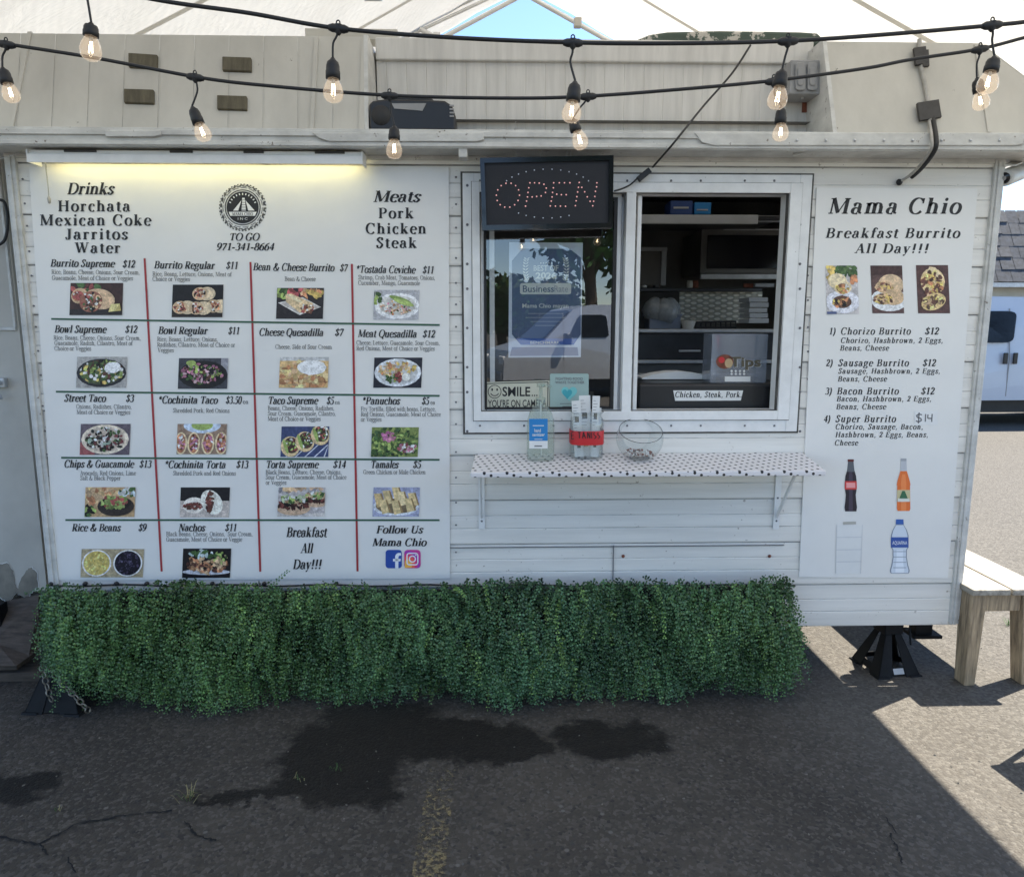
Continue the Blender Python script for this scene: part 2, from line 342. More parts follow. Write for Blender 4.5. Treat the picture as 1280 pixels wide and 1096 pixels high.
def strip(mb, x0, y0, x1, y1, wpx, Y, mat=0, col=None):
    dx, dy = x1-x0, y1-y0; q = math.hypot(dx, dy); nx, ny = -dy/q*wpx/2, dx/q*wpx/2
    mb.quad(U(x0-nx, y0-ny, Y), U(x1-nx, y1-ny, Y), U(x1+nx, y1+ny, Y), U(x0+nx, y0+ny, Y), mat, col)

# ------------------------------------------------------------------ printed pictures
class Print(MB):
    """flat printed picture inside a photo rectangle: coloured shapes laid one over another"""
    def __init__(s, x0, y0, x1, y1, Y, lean=0.0):
        super().__init__(); s.r = (x0, y0, x1, y1); s.Y = Y; s.k = 0; s.lean = lean; s.asp = (y1-y0)/(x1-x0)
    def P(s, u, v):
        x0, y0, x1, y1 = s.r; u = min(1, max(0, u)); v = min(1, max(0, v))
        return U(x0+u*(x1-x0)+s.lean*(1-v), y1-(y1-y0)*v, s.Y-.0004-s.k*.00003)
    def pl(s, pts, c): s.k += 1; s.poly([s.P(u, v) for u, v in pts], 0, lin(c, 1.2))
    def rect(s, u0, v0, u1, v1, c): s.pl([(u0, v0), (u1, v0), (u1, v1), (u0, v1)], c)
    def ell(s, u, v, ru, rv, c, rot=0, n=18, wob=.0):
        cr, sr = math.cos(R(rot)), math.sin(R(rot)); pts = []
        for i in range(n):
            w = 2*math.pi*i/n; q = 1+random.uniform(-wob, wob); x, y = ru*math.cos(w)*q, rv*math.sin(w)*q
            pts.append((u+x*cr-y*sr*s.asp, v+x*sr/s.asp*1.0+y*cr))
        s.pl(pts, c)
    def heap(s, u, v, ru, rv, n, size, cols, rot=None):
        for i in range(n):
            w = random.uniform(0, 6.283); q = math.sqrt(random.random()); c = random.choice(cols); j = random.uniform(.8, 1.15)
            s.ell(u+ru*q*math.cos(w), v+rv*q*math.sin(w), size*random.uniform(.5, 1.3), size*random.uniform(.35, .9)/s.asp, tuple(min(255, x*j) for x in c), random.uniform(0, 180) if rot is None else rot+random.uniform(-20, 20), 6, .25)
BR, TAN, RED, GRN, LGR, WHT, DK, YEL, PNK, ORG = (96, 56, 36), (205, 165, 115), (165, 45, 35), (62, 96, 40), (150, 175, 70), (232, 230, 222), (28, 24, 26), (215, 180, 60), (190, 110, 140), (200, 120, 50)
def food(p, kind):
    if kind == 'burrito_a':
        p.rect(0, 0, 1, 1, (60, 30, 26)); p.heap(.3, .85, .3, .12, 14, .07, [RED, GRN, (110, 40, 35)]); p.rect(0, 0, 1, .18, (40, 34, 36))
        p.ell(.18, .6, .16, .24, TAN, 20); p.ell(.15, .6, .11, .16, RED); p.heap(.15, .6, .1, .15, 20, .03, [WHT, RED, BR, ORG])
        p.ell(.56, .5, .3, .32, (212, 172, 125), -10); p.ell(.4, .42, .22, .33, (150, 80, 50), 10); p.heap(.4, .42, .2, .3, 70, .035, [WHT, RED, BR, DK, TAN, GRN])
        p.pl([(.74, .1), (.98, .14), (.95, .36), (.78, .34)], (220, 205, 120)); p.pl([(.86, .12), (.98, .14), (.95, .36)], (190, 170, 80))
    elif kind == 'burrito_b':
        p.rect(0, 0, 1, 1, (24, 20, 24)); p.rect(0, 0, 1, .16, (44, 36, 34))
        for u, v in ((.58, .72), (.86, .34), (.2, .3), (.52, .28)):
            p.ell(u+.1, v, .17, .21, (215, 190, 150)); p.ell(u-.04, v, .15, .2, (205, 170, 125)); p.heap(u-.04, v, .11, .15, 34, .03, [RED, WHT, BR, ORG, DK])
    elif kind == 'burrito_c':
        p.rect(0, 0, 1, 1, (44, 38, 40)); p.heap(.12, .8, .13, .15, 14, .08, [LGR, GRN, YEL]); p.heap(.42, .88, .15, .1, 12, .08, [RED, (190, 50, 60)]); p.heap(.75, .82, .2, .14, 20, .08, [ORG, YEL, TAN])
        p.pl([(.03, .52), (.5, .12), (.95, .38), (.55, .7)], (215, 210, 205)); p.pl([(.08, .5), (.5, .18), (.9, .38), (.55, .64)], (190, 182, 176))
        p.pl([(.18, .78), (.3, .82), (.78, .5), (.72, .22), (.5, .2), (.2, .55)], (222, 190, 135)); p.heap(.66, .33, .14, .13, 36, .035, [RED, BR, TAN, ORG, WHT])
        p.ell(.38, .66, .2, .05, (238, 212, 165), -28)
    elif kind == 'tostada':
        p.rect(0, 0, 1, 1, (176, 176, 182)); p.ell(.52, .46, .5, .44, (228, 228, 230)); p.ell(.52, .48, .42, .34, (206, 205, 200)); p.heap(.05, .7, .1, .2, 10, .06, [GRN, LGR])
        p.heap(.5, .42, .36, .24, 110, .035, [WHT, (230, 190, 180), TAN, (235, 215, 200), PNK, GRN, ORG]); p.ell(.58, .68, .26, .08, (130, 160, 60), -18); p.ell(.66, .58, .24, .08, (165, 190, 85), -18)
    elif kind == 'bowl_a':
        p.rect(0, 0, 1, 1, (165, 162, 158)); p.ell(.5, .48, .5, .46, (36, 38, 46)); p.ell(.5, .5, .44, .4, (70, 80, 50)); p.heap(.5, .5, .42, .38, 150, .05, [GRN, LGR, BR, (90, 110, 50), YEL, DK, (120, 50, 40), WHT])
        p.ell(.72, .66, .17, .18, (236, 236, 232), wob=.08)
    elif kind == 'bowl_b':
        p.rect(0, 0, 1, 1, (60, 62, 72)); p.rect(.86, .5, 1, 1, (150, 150, 160)); p.ell(.5, .46, .5, .46, (26, 26, 30)); p.heap(.48, .5, .42, .32, 150, .045, [PNK, (165, 85, 120), GRN, BR, LGR, (200, 160, 170), DK]); p.ell(.25, .84, .1, .09, LGR)
    elif kind == 'quesadilla':
        p.rect(0, 0, 1, 1, (214, 172, 96)); p.rect(0, .88, 1, 1, (190, 190, 190)); p.heap(.5, .4, .52, .44, 120, .07, [TAN, (232, 200, 130), (190, 130, 60), (225, 185, 105), (170, 105, 45)], 5)
        p.ell(.66, .66, .3, .24, (236, 240, 244), wob=.05); p.ell(.62, .74, .16, .12, (250, 250, 252))
    elif kind == 'quesadilla_m':
        p.rect(0, 0, 1, 1, (36, 38, 52)); p.ell(.5, .5, .49, .47, (218, 222, 228)); p.ell(.5, .5, .42, .39, (196, 198, 200)); p.heap(.5, .62, .4, .24, 90, .045, [TAN, ORG, YEL, (225, 190, 130)]); p.heap(.4, .3, .16, .12, 26, .04, [LGR, GRN]); p.heap(.52, .34, .08, .17, 24, .035, [RED, (120, 35, 35)]); p.ell(.68, .36, .09, .14, WHT)
    elif kind == 'taco_a':
        p.rect(0, 0, 1, 1, (96, 84, 96)); p.rect(0, 0, .3, .4, (150, 60, 62)); p.ell(.5, .5, .48, .48, (224, 206, 180)); p.ell(.5, .5, .41, .41, (200, 180, 160)); p.heap(.5, .5, .38, .37, 130, .045, [(40, 46, 44), GRN, (60, 40, 40), WHT, (110, 40, 45), (150, 170, 150), DK])
    elif kind == 'taco_b':
        p.rect(0, 0, 1, 1, (150, 120, 96)); p.ell(.5, .95, .38, .26, (190, 205, 225)); p.ell(.5, .95, .22, .16, LGR)
        for u in (.08, .34, .63, .9):
            p.ell(u, .36, .13, .37, (226, 200, 150)); p.ell(u, .36, .095, .32, (170, 95, 45)); p.heap(u, .38, .08, .27, 34, .035, [PNK, ORG, BR, (160, 70, 120), WHT])
    elif kind == 'taco_c':
        p.rect(0, 0, 1, 1, (44, 62, 112))
        for i in range(5): p.pl([(.1+.2*i, 0), (.13+.2*i, 0), (.4+.2*i, .4), (.37+.2*i, .4)], (200, 205, 220))
        for u, v in ((.2, .34), (.5, .5), (.82, .72)):
            p.ell(u, v, .2, .34, (222, 190, 130), 20); p.ell(u+.02, v+.04, .15, .27, (70, 50, 40), 20); p.heap(u+.02, v+.05, .13, .23, 40, .035, [WHT, GRN, LGR, (80, 40, 40), RED]); p.ell(u-.1, v, .035, .26, LGR, 20)
    elif kind == 'panucho':
        p.rect(0, 0, 1, 1, (122, 140, 60)); p.heap(.5, .5, .56, .5, 200, .055, [LGR, GRN, (170, 190, 80), (95, 125, 55), (60, 90, 50)]); p.heap(.36, .68, .14, .14, 36, .045, [PNK, (190, 90, 150)]); p.heap(.76, .3, .18, .14, 40, .045, [PNK, (150, 60, 70), WHT]); p.heap(.2, .1, .3, .1, 20, .05, [GRN, (40, 60, 40)])
    elif kind == 'guac':
        p.rect(0, 0, 1, 1, (190, 150, 95)); p.heap(.35, .75, .4, .25, 50, .09, [TAN, (232, 190, 120), ORG, (220, 175, 100)]); p.heap(.86, .85, .16, .15, 16, .07, [GRN, WHT, (200, 215, 220)]); p.heap(.08, .15, .1, .2, 16, .07, [GRN, LGR, DK])
        p.ell(.62, .36, .37, .34, (54, 44, 42)); p.ell(.62, .46, .31, .22, (38, 30, 30)); p.heap(.6, .5, .26, .2, 80, .045, [LGR, (125, 150, 60), (100, 120, 50), (165, 180, 90), RED])
    elif kind == 'torta_a':
        p.rect(0, 0, 1, 1, (196, 182, 172)); p.rect(0, .55, 1, 1, (28, 26, 32)); p.ell(.28, .4, .22, .27, (228, 218, 205)); p.heap(.28, .38, .2, .09, 40, .04, [(110, 40, 32), BR, (150, 60, 45)], 10)
        p.ell(.64, .5, .2, .45, (234, 226, 212), 35); p.heap(.6, .5, .06, .34, 60, .045, [(110, 40, 32), BR, (150, 60, 45), (80, 28, 26)])
    elif kind == 'torta_b':
        p.rect(0, 0, 1, 1, (186, 178, 178)); p.heap(.5, .92, .5, .1, 20, .08, [TAN, (200, 160, 120), (150, 150, 160)]); p.rect(0, 0, 1, .12, (205, 196, 190))
        for u, v, q in ((.82, .6, .75), (.34, .42, 1)):
            p.ell(u, v-.14*q, .36*q, .24*q, (196, 160, 125)); p.heap(u, v-.02, .32*q, .14*q, 70, .05, [(70, 30, 26), DK, (110, 45, 36), (60, 40, 34)]); p.heap(u, v+.18*q, .28*q, .13*q, 50, .05, [LGR, (180, 195, 150), WHT, GRN, TAN])
    elif kind == 'tamale':
        p.rect(0, 0, 1, 1, (150, 156, 190)); p.ell(.5, .34, .5, .32, (210, 214, 224)); p.ell(.5, .36, .44, .26, (120, 100, 70))
        for u, v in ((.5, .8), (.3, .68), (.62, .64), (.85, .6), (.12, .58), (.24, .36), (.5, .34), (.78, .42)):
            p.pl([(u-.11, v+.2), (u+.06, v+.22), (u+.16, v-.2), (u-.03, v-.28)], random.choice([(214, 186, 120), (200, 168, 100), (226, 200, 140)])); p.pl([(u+.03, v+.2), (u+.06, v+.22), (u+.16, v-.2), (u+.12, v-.22)], (150, 118, 64))
    elif kind == 'rice':
        p.rect(0, 0, 1, 1, (168, 150, 112))
        for u, cs in ((.25, [(228, 205, 90), (240, 222, 120), (205, 178, 60)]), (.75, [(34, 28, 50), (60, 50, 80), (22, 18, 34), (90, 82, 110)])):
            p.ell(u, .5, .235, .47, (225, 222, 220), n=28); p.ell(u, .5, .21, .43, cs[2], n=28); p.heap(u, .5, .19, .39, 120, .022, cs)
    elif kind == 'nachos':
        p.rect(0, 0, 1, 1, (26, 22, 28)); p.ell(.5, .2, .5, .1, (190, 190, 200)); p.heap(.52, .46, .42, .28, 120, .055, [TAN, ORG, BR, (160, 110, 60), (90, 40, 30), DK]); p.heap(.4, .8, .24, .12, 26, .06, [(205, 215, 215), (170, 190, 190), GRN]); p.heap(.8, .7, .14, .18, 20, .05, [LGR, GRN, TAN]); p.pl([(.42, .16), (.52, .26), (.58, .08)], TAN)
    elif kind == 'brk_a':
        p.rect(0, 0, 1, 1, (196, 190, 190)); p.heap(.6, .9, .4, .12, 40, .1, [GRN, (50, 80, 40), (80, 110, 50)]); p.heap(.12, .88, .12, .14, 8, .12, [YEL]); p.heap(.9, .7, .1, .07, 8, .12, [ORG]); p.ell(.5, .25, .55, .24, (215, 216, 226)); p.ell(.36, .68, .3, .16, (225, 205, 160)); p.ell(.52, .55, .28, .14, (228, 206, 160)); p.ell(.52, .53, .2, .1, (120, 70, 40)); p.heap(.52, .53, .2, .1, 24, .07, [YEL, ORG, WHT]); p.ell(.48, .25, .3, .13, (96, 60, 40)); p.heap(.45, .25, .25, .1, 30, .07, [BR, ORG, YEL, DK]); p.rect(0, 0, .3, .05, (60, 80, 130))
    elif kind == 'brk_b':
        p.rect(0, 0, 1, 1, (92, 62, 58)); p.rect(0, .8, 1, 1, (70, 40, 36)); p.ell(.55, .28, .6, .24, (226, 228, 236)); p.ell(.62, .6, .4, .22, (214, 180, 135)); p.ell(.42, .55, .3, .13, TAN); p.heap(.42, .55, .26, .1, 30, .07, [BR, TAN, YEL, (150, 90, 60)]); p.ell(.68, .34, .36, .17, (205, 168, 120)); p.ell(.38, .3, .32, .12, (222, 185, 130)); p.heap(.36, .3, .28, .1, 36, .07, [YEL, BR, TAN, (120, 70, 50)])
    else:
        p.rect(0, 0, 1, 1, (84, 50, 46)); p.ell(.5, .66, .38, .28, (220, 190, 130)); p.pl([(.2, .7), (.42, .97), (.6, .95), (.85, .75)], (224, 200, 150)); p.heap(.5, .62, .32, .24, 70, .08, [YEL, ORG, BR, (235, 205, 110), (130, 70, 50)]); p.ell(.5, .24, .4, .17, (218, 185, 110), 20); p.heap(.48, .24, .34, .13, 50, .08, [YEL, TAN, BR, (235, 210, 120), (100, 70, 50)])
    return p

# ------------------------------------------------------------------ material list
pm('siding', (.80, .775, .72), .42, var=.14, scale=3.2, stretch=(.3, 1, 5), bmp=.08, bscale=30, spots=.652, spotcol=(.36, .32, .27), spotscale=34)
pm('trim_paint', (.60, .595, .565), .5, var=.22, scale=9, stretch=(1, 1, 2), bmp=.25, bscale=45, spots=.635, spotcol=(.17, .14, .115), spotscale=30)
pm('roof_skin', (.53, .51, .455), .6, var=.12, scale=5, stretch=(1.1, .5, .6), bmp=.15, bscale=30, spots=.675, spotcol=(.2, .18, .15), spotscale=20)
pm('recess_metal', (.64, .62, .58), .5, var=.15, scale=8, stretch=(3.4, 1, .3), bmp=.08, spots=.70, spotcol=(.2, .19, .18), spotscale=10)
pm('alu_frame', (.80, .80, .785), .38, var=.09, scale=14, bmp=.06, spots=.68, spotcol=(.25, .23, .2), spotscale=40)
pm('alu_bare', (.55, .56, .57), .35, .7, var=.2, scale=20)
pm('patch_brown', (.11, .095, .06), .7, var=.35, scale=20, stretch=(3, 1, .5), bmp=.3)
pm('vinyl', (.80, .79, .76), .38, var=.04, scale=3, bmp=.10, bscale=6)
pm('vinyl_plain', (.80, .80, .79), .45, var=.04)
pm('ink', (.012, .012, .014), .5, var=0)
pm('ink_grey', (.16, .16, .17), .6, var=.2)
pm('ink_red', lin((165, 50, 55)), .5, var=.1)
pm('ink_green', lin((52, 92, 70)), .5, var=.1)
attr_mat('print', .42, .4); attr_mat('print_photo', .42, .4, 1)
pm('black_plastic', (.014, .014, .016), .38, var=.3, bmp=.05)
pm('black_gloss', (.010, .010, .013), .12, var=.1)
pm('black_rubber', (.016, .016, .017), .55, var=.3)
pm('sign_face', (.005, .006, .011), .6, var=.1)
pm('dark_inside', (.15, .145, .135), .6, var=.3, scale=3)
pm('steel', (.55, .56, .57), .4, .4, var=.2, scale=10)
pm('steel_dark', (.07, .07, .075), .35, .5, var=.3)
pm('grey_plastic', (.30, .30, .30), .5, var=.15)
pm('grey_light', (.42, .43, .44), .45, var=.1)
pm('tape', (.045, .043, .042), .6, var=.3, scale=30)
pm('conduit', (.42, .40, .36), .5, var=.3, scale=18)
pm('wood_old', (.42, .315, .20), .8, var=.6, scale=7, stretch=(9, 9, .8), bmp=.4, bscale=50)
pm('wood_top', (.36, .325, .27), .75, var=.5, scale=6, stretch=(9, .9, 9), bmp=.3, bscale=50)
pm('wood_dark', (.085, .065, .05), .8, var=.5, scale=7, stretch=(1.2, 8, 8), bmp=.5, bscale=40)
pm('stand_paint', (.009, .0095, .011), .6, var=.4, scale=12, spots=.66, spotcol=(.07, .045, .03), spotscale=18)
pm('chain_steel', (.30, .27, .22), .42, .85, var=.4, scale=40)
pm('red_label', lin((200, 40, 45)), .5, var=.1)
pm('blue_label', lin((40, 130, 195)), .4, var=.05)
pm('blue_box', (.02, .06, .22), .5, var=.2)
pm('paper', (.78, .78, .76), .7, var=.06)
pm('bag', (.26, .28, .29), .35, var=.3, scale=30)
pm('cream_wall', (.50, .475, .42), .6, var=.16, scale=2.2, bmp=.08, spots=.70, spotcol=(.3, .27, .22), spotscale=9)
pm('bare_patch', (.24, .22, .18), .75, var=.3, scale=14, bmp=.2)
pm('peel_white', (.80, .80, .77), .55, var=.08)
pm('green_flaky', (.055, .085, .065), .6, var=.3, bmp=.4, bscale=40, spots=.54, spotcol=(.50, .47, .42), spotscale=11)
pm('rust', (.22, .07, .04), .8, var=.4, scale=30, bmp=.4)
pm('tan_plastic', (.46, .44, .39), .6, var=.1)
pm('pipe', (.72, .71, .68), .35, .6, var=.15)
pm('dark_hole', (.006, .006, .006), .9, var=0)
pm('van_paint', (.50, .54, .60), .22, var=.05, scale=1.5)
pm('silver_paint', (.5, .52, .55), .22, .4, var=.05)
pm('dark_glass', (.012, .014, .018), .06, var=0)
pm('van_blue', (.03, .09, .30), .3, var=.1)
pm('tyre', (.02, .02, .02), .8, var=.2)
pm('shingle', (.055, .06, .072), .8, var=.5, scale=9, bmp=.5, bscale=12)
pm('house_wall', (.46, .45, .40), .6, var=.12, scale=2)
pm('bark', (.12, .085, .06), .9, var=.4, scale=5, bmp=.6)
pm('glass_bits', (.45, .38, .36), .3, var=.7, scale=70)
pm('gold', (.5, .36, .2), .4, var=.2)
MATS['stand_paint'].node_tree.nodes['Principled BSDF'].inputs['Specular IOR Level'].default_value = .2
attr_mat('leaf', .42, .5); attr_mat('tree_leaf', .6, .3)
clear('window_glass', (.88, .90, .91), 2.3)
clear('jar_glass', (.93, .95, .95), 1.5, .02, .05)
clear('bottle_plastic', (.86, .90, .87), 1.42, .05, .20, (.50, .57, .53))
clear('acrylic', (.88, .9, .92), 1.5, .02, .16, (.55, .6, .68))
clear('bulb_glass', (1, .965, .92), 1.42, .02, .016, (.85, .7, .55), ((1, .74, .5), .035))
emit('filament', (1, .82, .55), 7)
emit('led_red', (.85, .42, .40), .16); emit('led_white', (.5, .55, .66), .05)
emit('tube_light', (1, .92, .52), 1.9)

# polka dots on the shelf's covering
m, t, b, l = nodes('polka'); MATS['polka'] = m
g = N(t, 'ShaderNodeNewGeometry'); rot = N(t, 'ShaderNodeMapping'); rot.inputs['Rotation'].default_value = (0, 0, R(27)); rot.inputs['Scale'].default_value = (24, 24, 24)
sx_ = N(t, 'ShaderNodeSeparateXYZ'); l.new(g.outputs['Position'], sx_.inputs[0]); cb_ = N(t, 'ShaderNodeCombineXYZ'); l.new(sx_.outputs[0], cb_.inputs[0]); l.new(mth(t, 'SUBTRACT', sx_.outputs[1], sx_.outputs[2]), cb_.inputs[1])
l.new(cb_.outputs[0], rot.inputs['Vector']); masks = []
for off in (0, .5):
    ad = N(t, 'ShaderNodeVectorMath', operation='ADD'); ad.inputs[1].default_value = (off, off, off); l.new(rot.outputs[0], ad.inputs[0])
    fr = N(t, 'ShaderNodeVectorMath', operation='FRACTION'); l.new(ad.outputs[0], fr.inputs[0])
    sb = N(t, 'ShaderNodeVectorMath', operation='SUBTRACT'); sb.inputs[1].default_value = (.5, .5, .5); l.new(fr.outputs[0], sb.inputs[0])
    ml = N(t, 'ShaderNodeVectorMath', operation='MULTIPLY'); ml.inputs[1].default_value = (1, 1, 0); l.new(sb.outputs[0], ml.inputs[0])
    ln = N(t, 'ShaderNodeVectorMath', operation='LENGTH'); l.new(ml.outputs[0], ln.inputs[0]); masks.append(ln.outputs['Value'])
mn = mth(t, 'MINIMUM', masks[0], masks[1])
l.new(mixc(t, maprange(t, mn, .135, .16), (.015, .015, .017), (.74, .71, .71)), b.inputs['Base Color']); b.inputs['Roughness'].default_value = .35

# diamond plate
m, t, b, l = nodes('diamond_plate'); MATS['diamond_plate'] = m
g = N(t, 'ShaderNodeNewGeometry'); hs = []
for ang, off in ((45, 0), (-45, .5)):
    mp = N(t, 'ShaderNodeMapping'); mp.inputs['Rotation'].default_value = (0, R(ang), 0); mp.inputs['Scale'].default_value = (18, 0, 42); l.new(g.outputs['Position'], mp.inputs['Vector'])
    fr = N(t, 'ShaderNodeVectorMath', operation='FRACTION'); l.new(mp.outputs[0], fr.inputs[0])
    sb = N(t, 'ShaderNodeVectorMath', operation='SUBTRACT'); sb.inputs[1].default_value = (.5, 0, .5); l.new(fr.outputs[0], sb.inputs[0])
    ln = N(t, 'ShaderNodeVectorMath', operation='LENGTH'); l.new(sb.outputs[0], ln.inputs[0]); hs.append(maprange(t, ln.outputs['Value'], .42, .25))
h = mth(t, 'MAXIMUM', hs[0], hs[1]); bump(t, b, h, 1, .006)
l.new(mixc(t, h, (.42, .40, .33), (.85, .82, .72)), b.inputs['Base Color']); b.inputs['Metallic'].default_value = .25; b.inputs['Roughness'].default_value = .38

# tent cloth: white woven plastic that lets some sun through
m = bpy.data.materials.new('tent_cloth'); m.use_nodes = True; MATS['tent_cloth'] = m; t = m.node_tree; l = t.links; t.nodes.remove(t.nodes['Principled BSDF'])
df = N(t, 'ShaderNodeBsdfDiffuse'); tl = N(t, 'ShaderNodeBsdfTranslucent'); mx = N(t, 'ShaderNodeMixShader'); mx.inputs[0].default_value = .27
c = coords(t); f1 = noise(t, coords(t, (1.2, 1.2, 1.2)), 1.6, 5, .6, .8); wv = N(t, 'ShaderNodeTexWave'); wv.inputs['Scale'].default_value = 9; wv.inputs['Distortion'].default_value = 2.5; wv.bands_direction = 'DIAGONAL'; l.new(c, wv.inputs['Vector'])
cc = mixc(t, maprange(t, f1, .3, .7), (.68, .66, .61), (.77, .75, .70))
l.new(cc, df.inputs[0]); l.new(cc, tl.inputs[0])
bp = N(t, 'ShaderNodeBump'); bp.inputs['Strength'].default_value = .35; bp.inputs['Distance'].default_value = .03
l.new(mth(t, 'ADD', mth(t, 'MULTIPLY', wv.outputs['Fac'], .05), noise(t, coords(t, (2, 5, 2)), 2.4, 5, .6, 1.2)), bp.inputs['Height'])
l.new(bp.outputs[0], df.inputs['Normal']); l.new(bp.outputs[0], tl.inputs['Normal'])
l.new(df.outputs[0], mx.inputs[1]); l.new(tl.outputs[0], mx.inputs[2]); l.new(mx.outputs[0], t.nodes['Material Output'].inputs[0])
m2 = m.copy(); m2.name = 'tent_seam'; MATS['tent_seam'] = m2
for n in m2.node_tree.nodes:
    if n.type == 'MIX' : n.inputs[6].default_value = (.64, .62, .57, 1); n.inputs[7].default_value = (.70, .68, .63, 1)
    if n.type == 'MIX_SHADER': n.inputs[0].default_value = .23

# asphalt
m, t, b, l = nodes('asphalt'); MATS['asphalt'] = m
c = coords(t); big = noise(t, c, .9, 6, .65, .4); mid = noise(t, c, 9, 6, .7); fine = noise(t, c, 150, 3, .6)
vo = N(t, 'ShaderNodeTexVoronoi'); vo.inputs['Scale'].default_value = 88; l.new(c, vo.inputs['Vector'])
base = mixc(t, maprange(t, big, .35, .65), (.056, .049, .041), (.096, .083, .068))
base = mixc(t, maprange(t, mid, .35, .7, 0, .5), base, (.040, .036, .031))
sep = N(t, 'ShaderNodeSeparateColor'); l.new(vo.outputs['Color'], sep.inputs[0])
base = mixc(t, maprange(t, sep.outputs[0], .55, 1.0, 0, .5), base, (.15, .138, .12))
base = mixc(t, maprange(t, sep.outputs[1], .8, 1.0, 0, .6), base, (.030, .030, .030))
stones = N(t, 'ShaderNodeTexVoronoi'); stones.inputs['Scale'].default_value = 22; l.new(c, stones.inputs['Vector'])
sp2 = N(t, 'ShaderNodeSeparateColor'); l.new(stones.outputs['Color'], sp2.inputs[0])
stm = mth(t, 'MULTIPLY', maprange(t, sp2.outputs[2], .975, .985), maprange(t, stones.outputs['Distance'], .2, .12))
base = mixc(t, stm, base, (.15, .14, .125))
# the lot to the right is paler and gravelly
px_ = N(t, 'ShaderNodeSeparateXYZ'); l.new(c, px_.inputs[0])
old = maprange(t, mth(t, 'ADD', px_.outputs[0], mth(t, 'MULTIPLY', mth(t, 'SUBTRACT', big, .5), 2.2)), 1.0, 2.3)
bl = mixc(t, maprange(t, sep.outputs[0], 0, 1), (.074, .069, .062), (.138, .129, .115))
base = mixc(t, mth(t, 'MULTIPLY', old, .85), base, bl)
# spilled water soaked in
wob = N(t, 'ShaderNodeTexNoise'); wob.inputs['Scale'].default_value = 7; wob.inputs['Detail'].default_value = 7; wob.inputs['Roughness'].default_value = .62; l.new(c, wob.inputs['Vector'])
wsub = N(t, 'ShaderNodeVectorMath', operation='SUBTRACT'); wsub.inputs[1].default_value = (.5, .5, .5); l.new(wob.outputs['Color'], wsub.inputs[0])
wsc = N(t, 'ShaderNodeVectorMath', operation='SCALE'); wsc.inputs['Scale'].default_value = .42; l.new(wsub.outputs[0], wsc.inputs[0])
wad = N(t, 'ShaderNodeVectorMath', operation='ADD'); l.new(c, wad.inputs[0]); l.new(wsc.outputs[0], wad.inputs[1])
mnm = None
for (x, y, rx, ry) in ((440, 930, 82, 46), (420, 980, 88, 30), (560, 925, 120, 25), (620, 932, 70, 20), (760, 922, 72, 24), (295, 996, 60, 9), (10, 982, 60, 20), (470, 895, 70, 22)):
    g0 = UG(x, y); gx = (UG(x+rx, y)-g0).length; gy = abs(UG(x, y+ry).y-UG(x, y-ry).y)/2
    s1 = N(t, 'ShaderNodeVectorMath', operation='SUBTRACT'); s1.inputs[1].default_value = (g0.x, g0.y, 0); l.new(wad.outputs[0], s1.inputs[0])
    s2 = N(t, 'ShaderNodeVectorMath', operation='MULTIPLY'); s2.inputs[1].default_value = (1/gx, 1/gy, 0); l.new(s1.outputs[0], s2.inputs[0])
    s3 = N(t, 'ShaderNodeVectorMath', operation='LENGTH'); l.new(s2.outputs[0], s3.inputs[0])
    mnm = s3.outputs['Value'] if mnm is None else mth(t, 'MINIMUM', mnm, s3.outputs['Value'])
wet = maprange(t, mnm, 1.16, .86)
base = mixc(t, mth(t, 'MULTIPLY', wet, .82), base, (.0045, .004, .004))
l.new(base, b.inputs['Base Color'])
l.new(maprange(t, wet, 0, 1, .9, .7), b.inputs['Roughness']); b.inputs['Specular IOR Level'].default_value = .2
bump(t, b, mth(t, 'ADD', mth(t, 'MULTIPLY', vo.outputs['Distance'], -.7), mth(t, 'ADD', fine, mth(t, 'MULTIPLY', mid, 1.5))), .6, .008)
# worn yellow paint: flakes left on the asphalt
m, t, b, l = nodes('worn_yellow'); MATS['worn_yellow'] = m
c = coords(t); n1 = noise(t, c, 60, 6, .7); n2 = noise(t, c, 3.0, 4)
b.inputs['Base Color'].default_value = (.33, .255, .12, 1); b.inputs['Roughness'].default_value = .85
l.new(maprange(t, mth(t, 'ADD', n1, mth(t, 'MULTIPLY', mth(t, 'SUBTRACT', n2, .5), .5)), .47, .58, 0, .55), b.inputs['Alpha'])

# ------------------------------------------------------------------ ground, cracks, markings
g = MB(); S = 160; xs = [-S, -40, -12, -5, 0, 5, 12, 40, S]
for i in range(8):
    for j in range(8): g.quad((xs[i], xs[j], 0), (xs[i+1], xs[j], 0), (xs[i+1], xs[j+1], 0), (xs[i], xs[j+1], 0))
tag(g.build('ground', 'asphalt'), kind='structure')
g = MB(); a, b_ = UG(535, 1096), UG(553, 962)
for i in range(12):
    f0, f1 = i/12*1.4-.4, (i+1)/12*1.4-.4; p, q = a.lerp(b_, f0), a.lerp(b_, f1)
    g.quad((p.x-.050, p.y, .004), (p.x+.050, p.y, .004), (q.x+.050, q.y, .004), (q.x-.050, q.y, .004))
tag(g.build('parking_line_marking', 'worn_yellow'), kind='structure')
g = MB()
def crack(P, w):
    q = []
    for i in range(len(P)-1):
        for k in range(9):
            f = k/9; q.append((P[i][0]+(P[i+1][0]-P[i][0])*f+random.uniform(-2, 2), P[i][1]+(P[i+1][1]-P[i][1])*f+random.uniform(-1.8, 1.8)))
    q.append(P[-1]); W_ = [UG(*p, .004) for p in q]
    for i in range(len(W_)-1):
        d = (W_[i+1]-W_[i]).normalized(); n = Vector((-d.y, d.x, 0)); h0, h1 = [w*random.uniform(.15, .95) for _ in 'ab']
        g.quad(W_[i]-n*h0, W_[i+1]-n*h1, W_[i+1]+n*h1, W_[i]+n*h0)
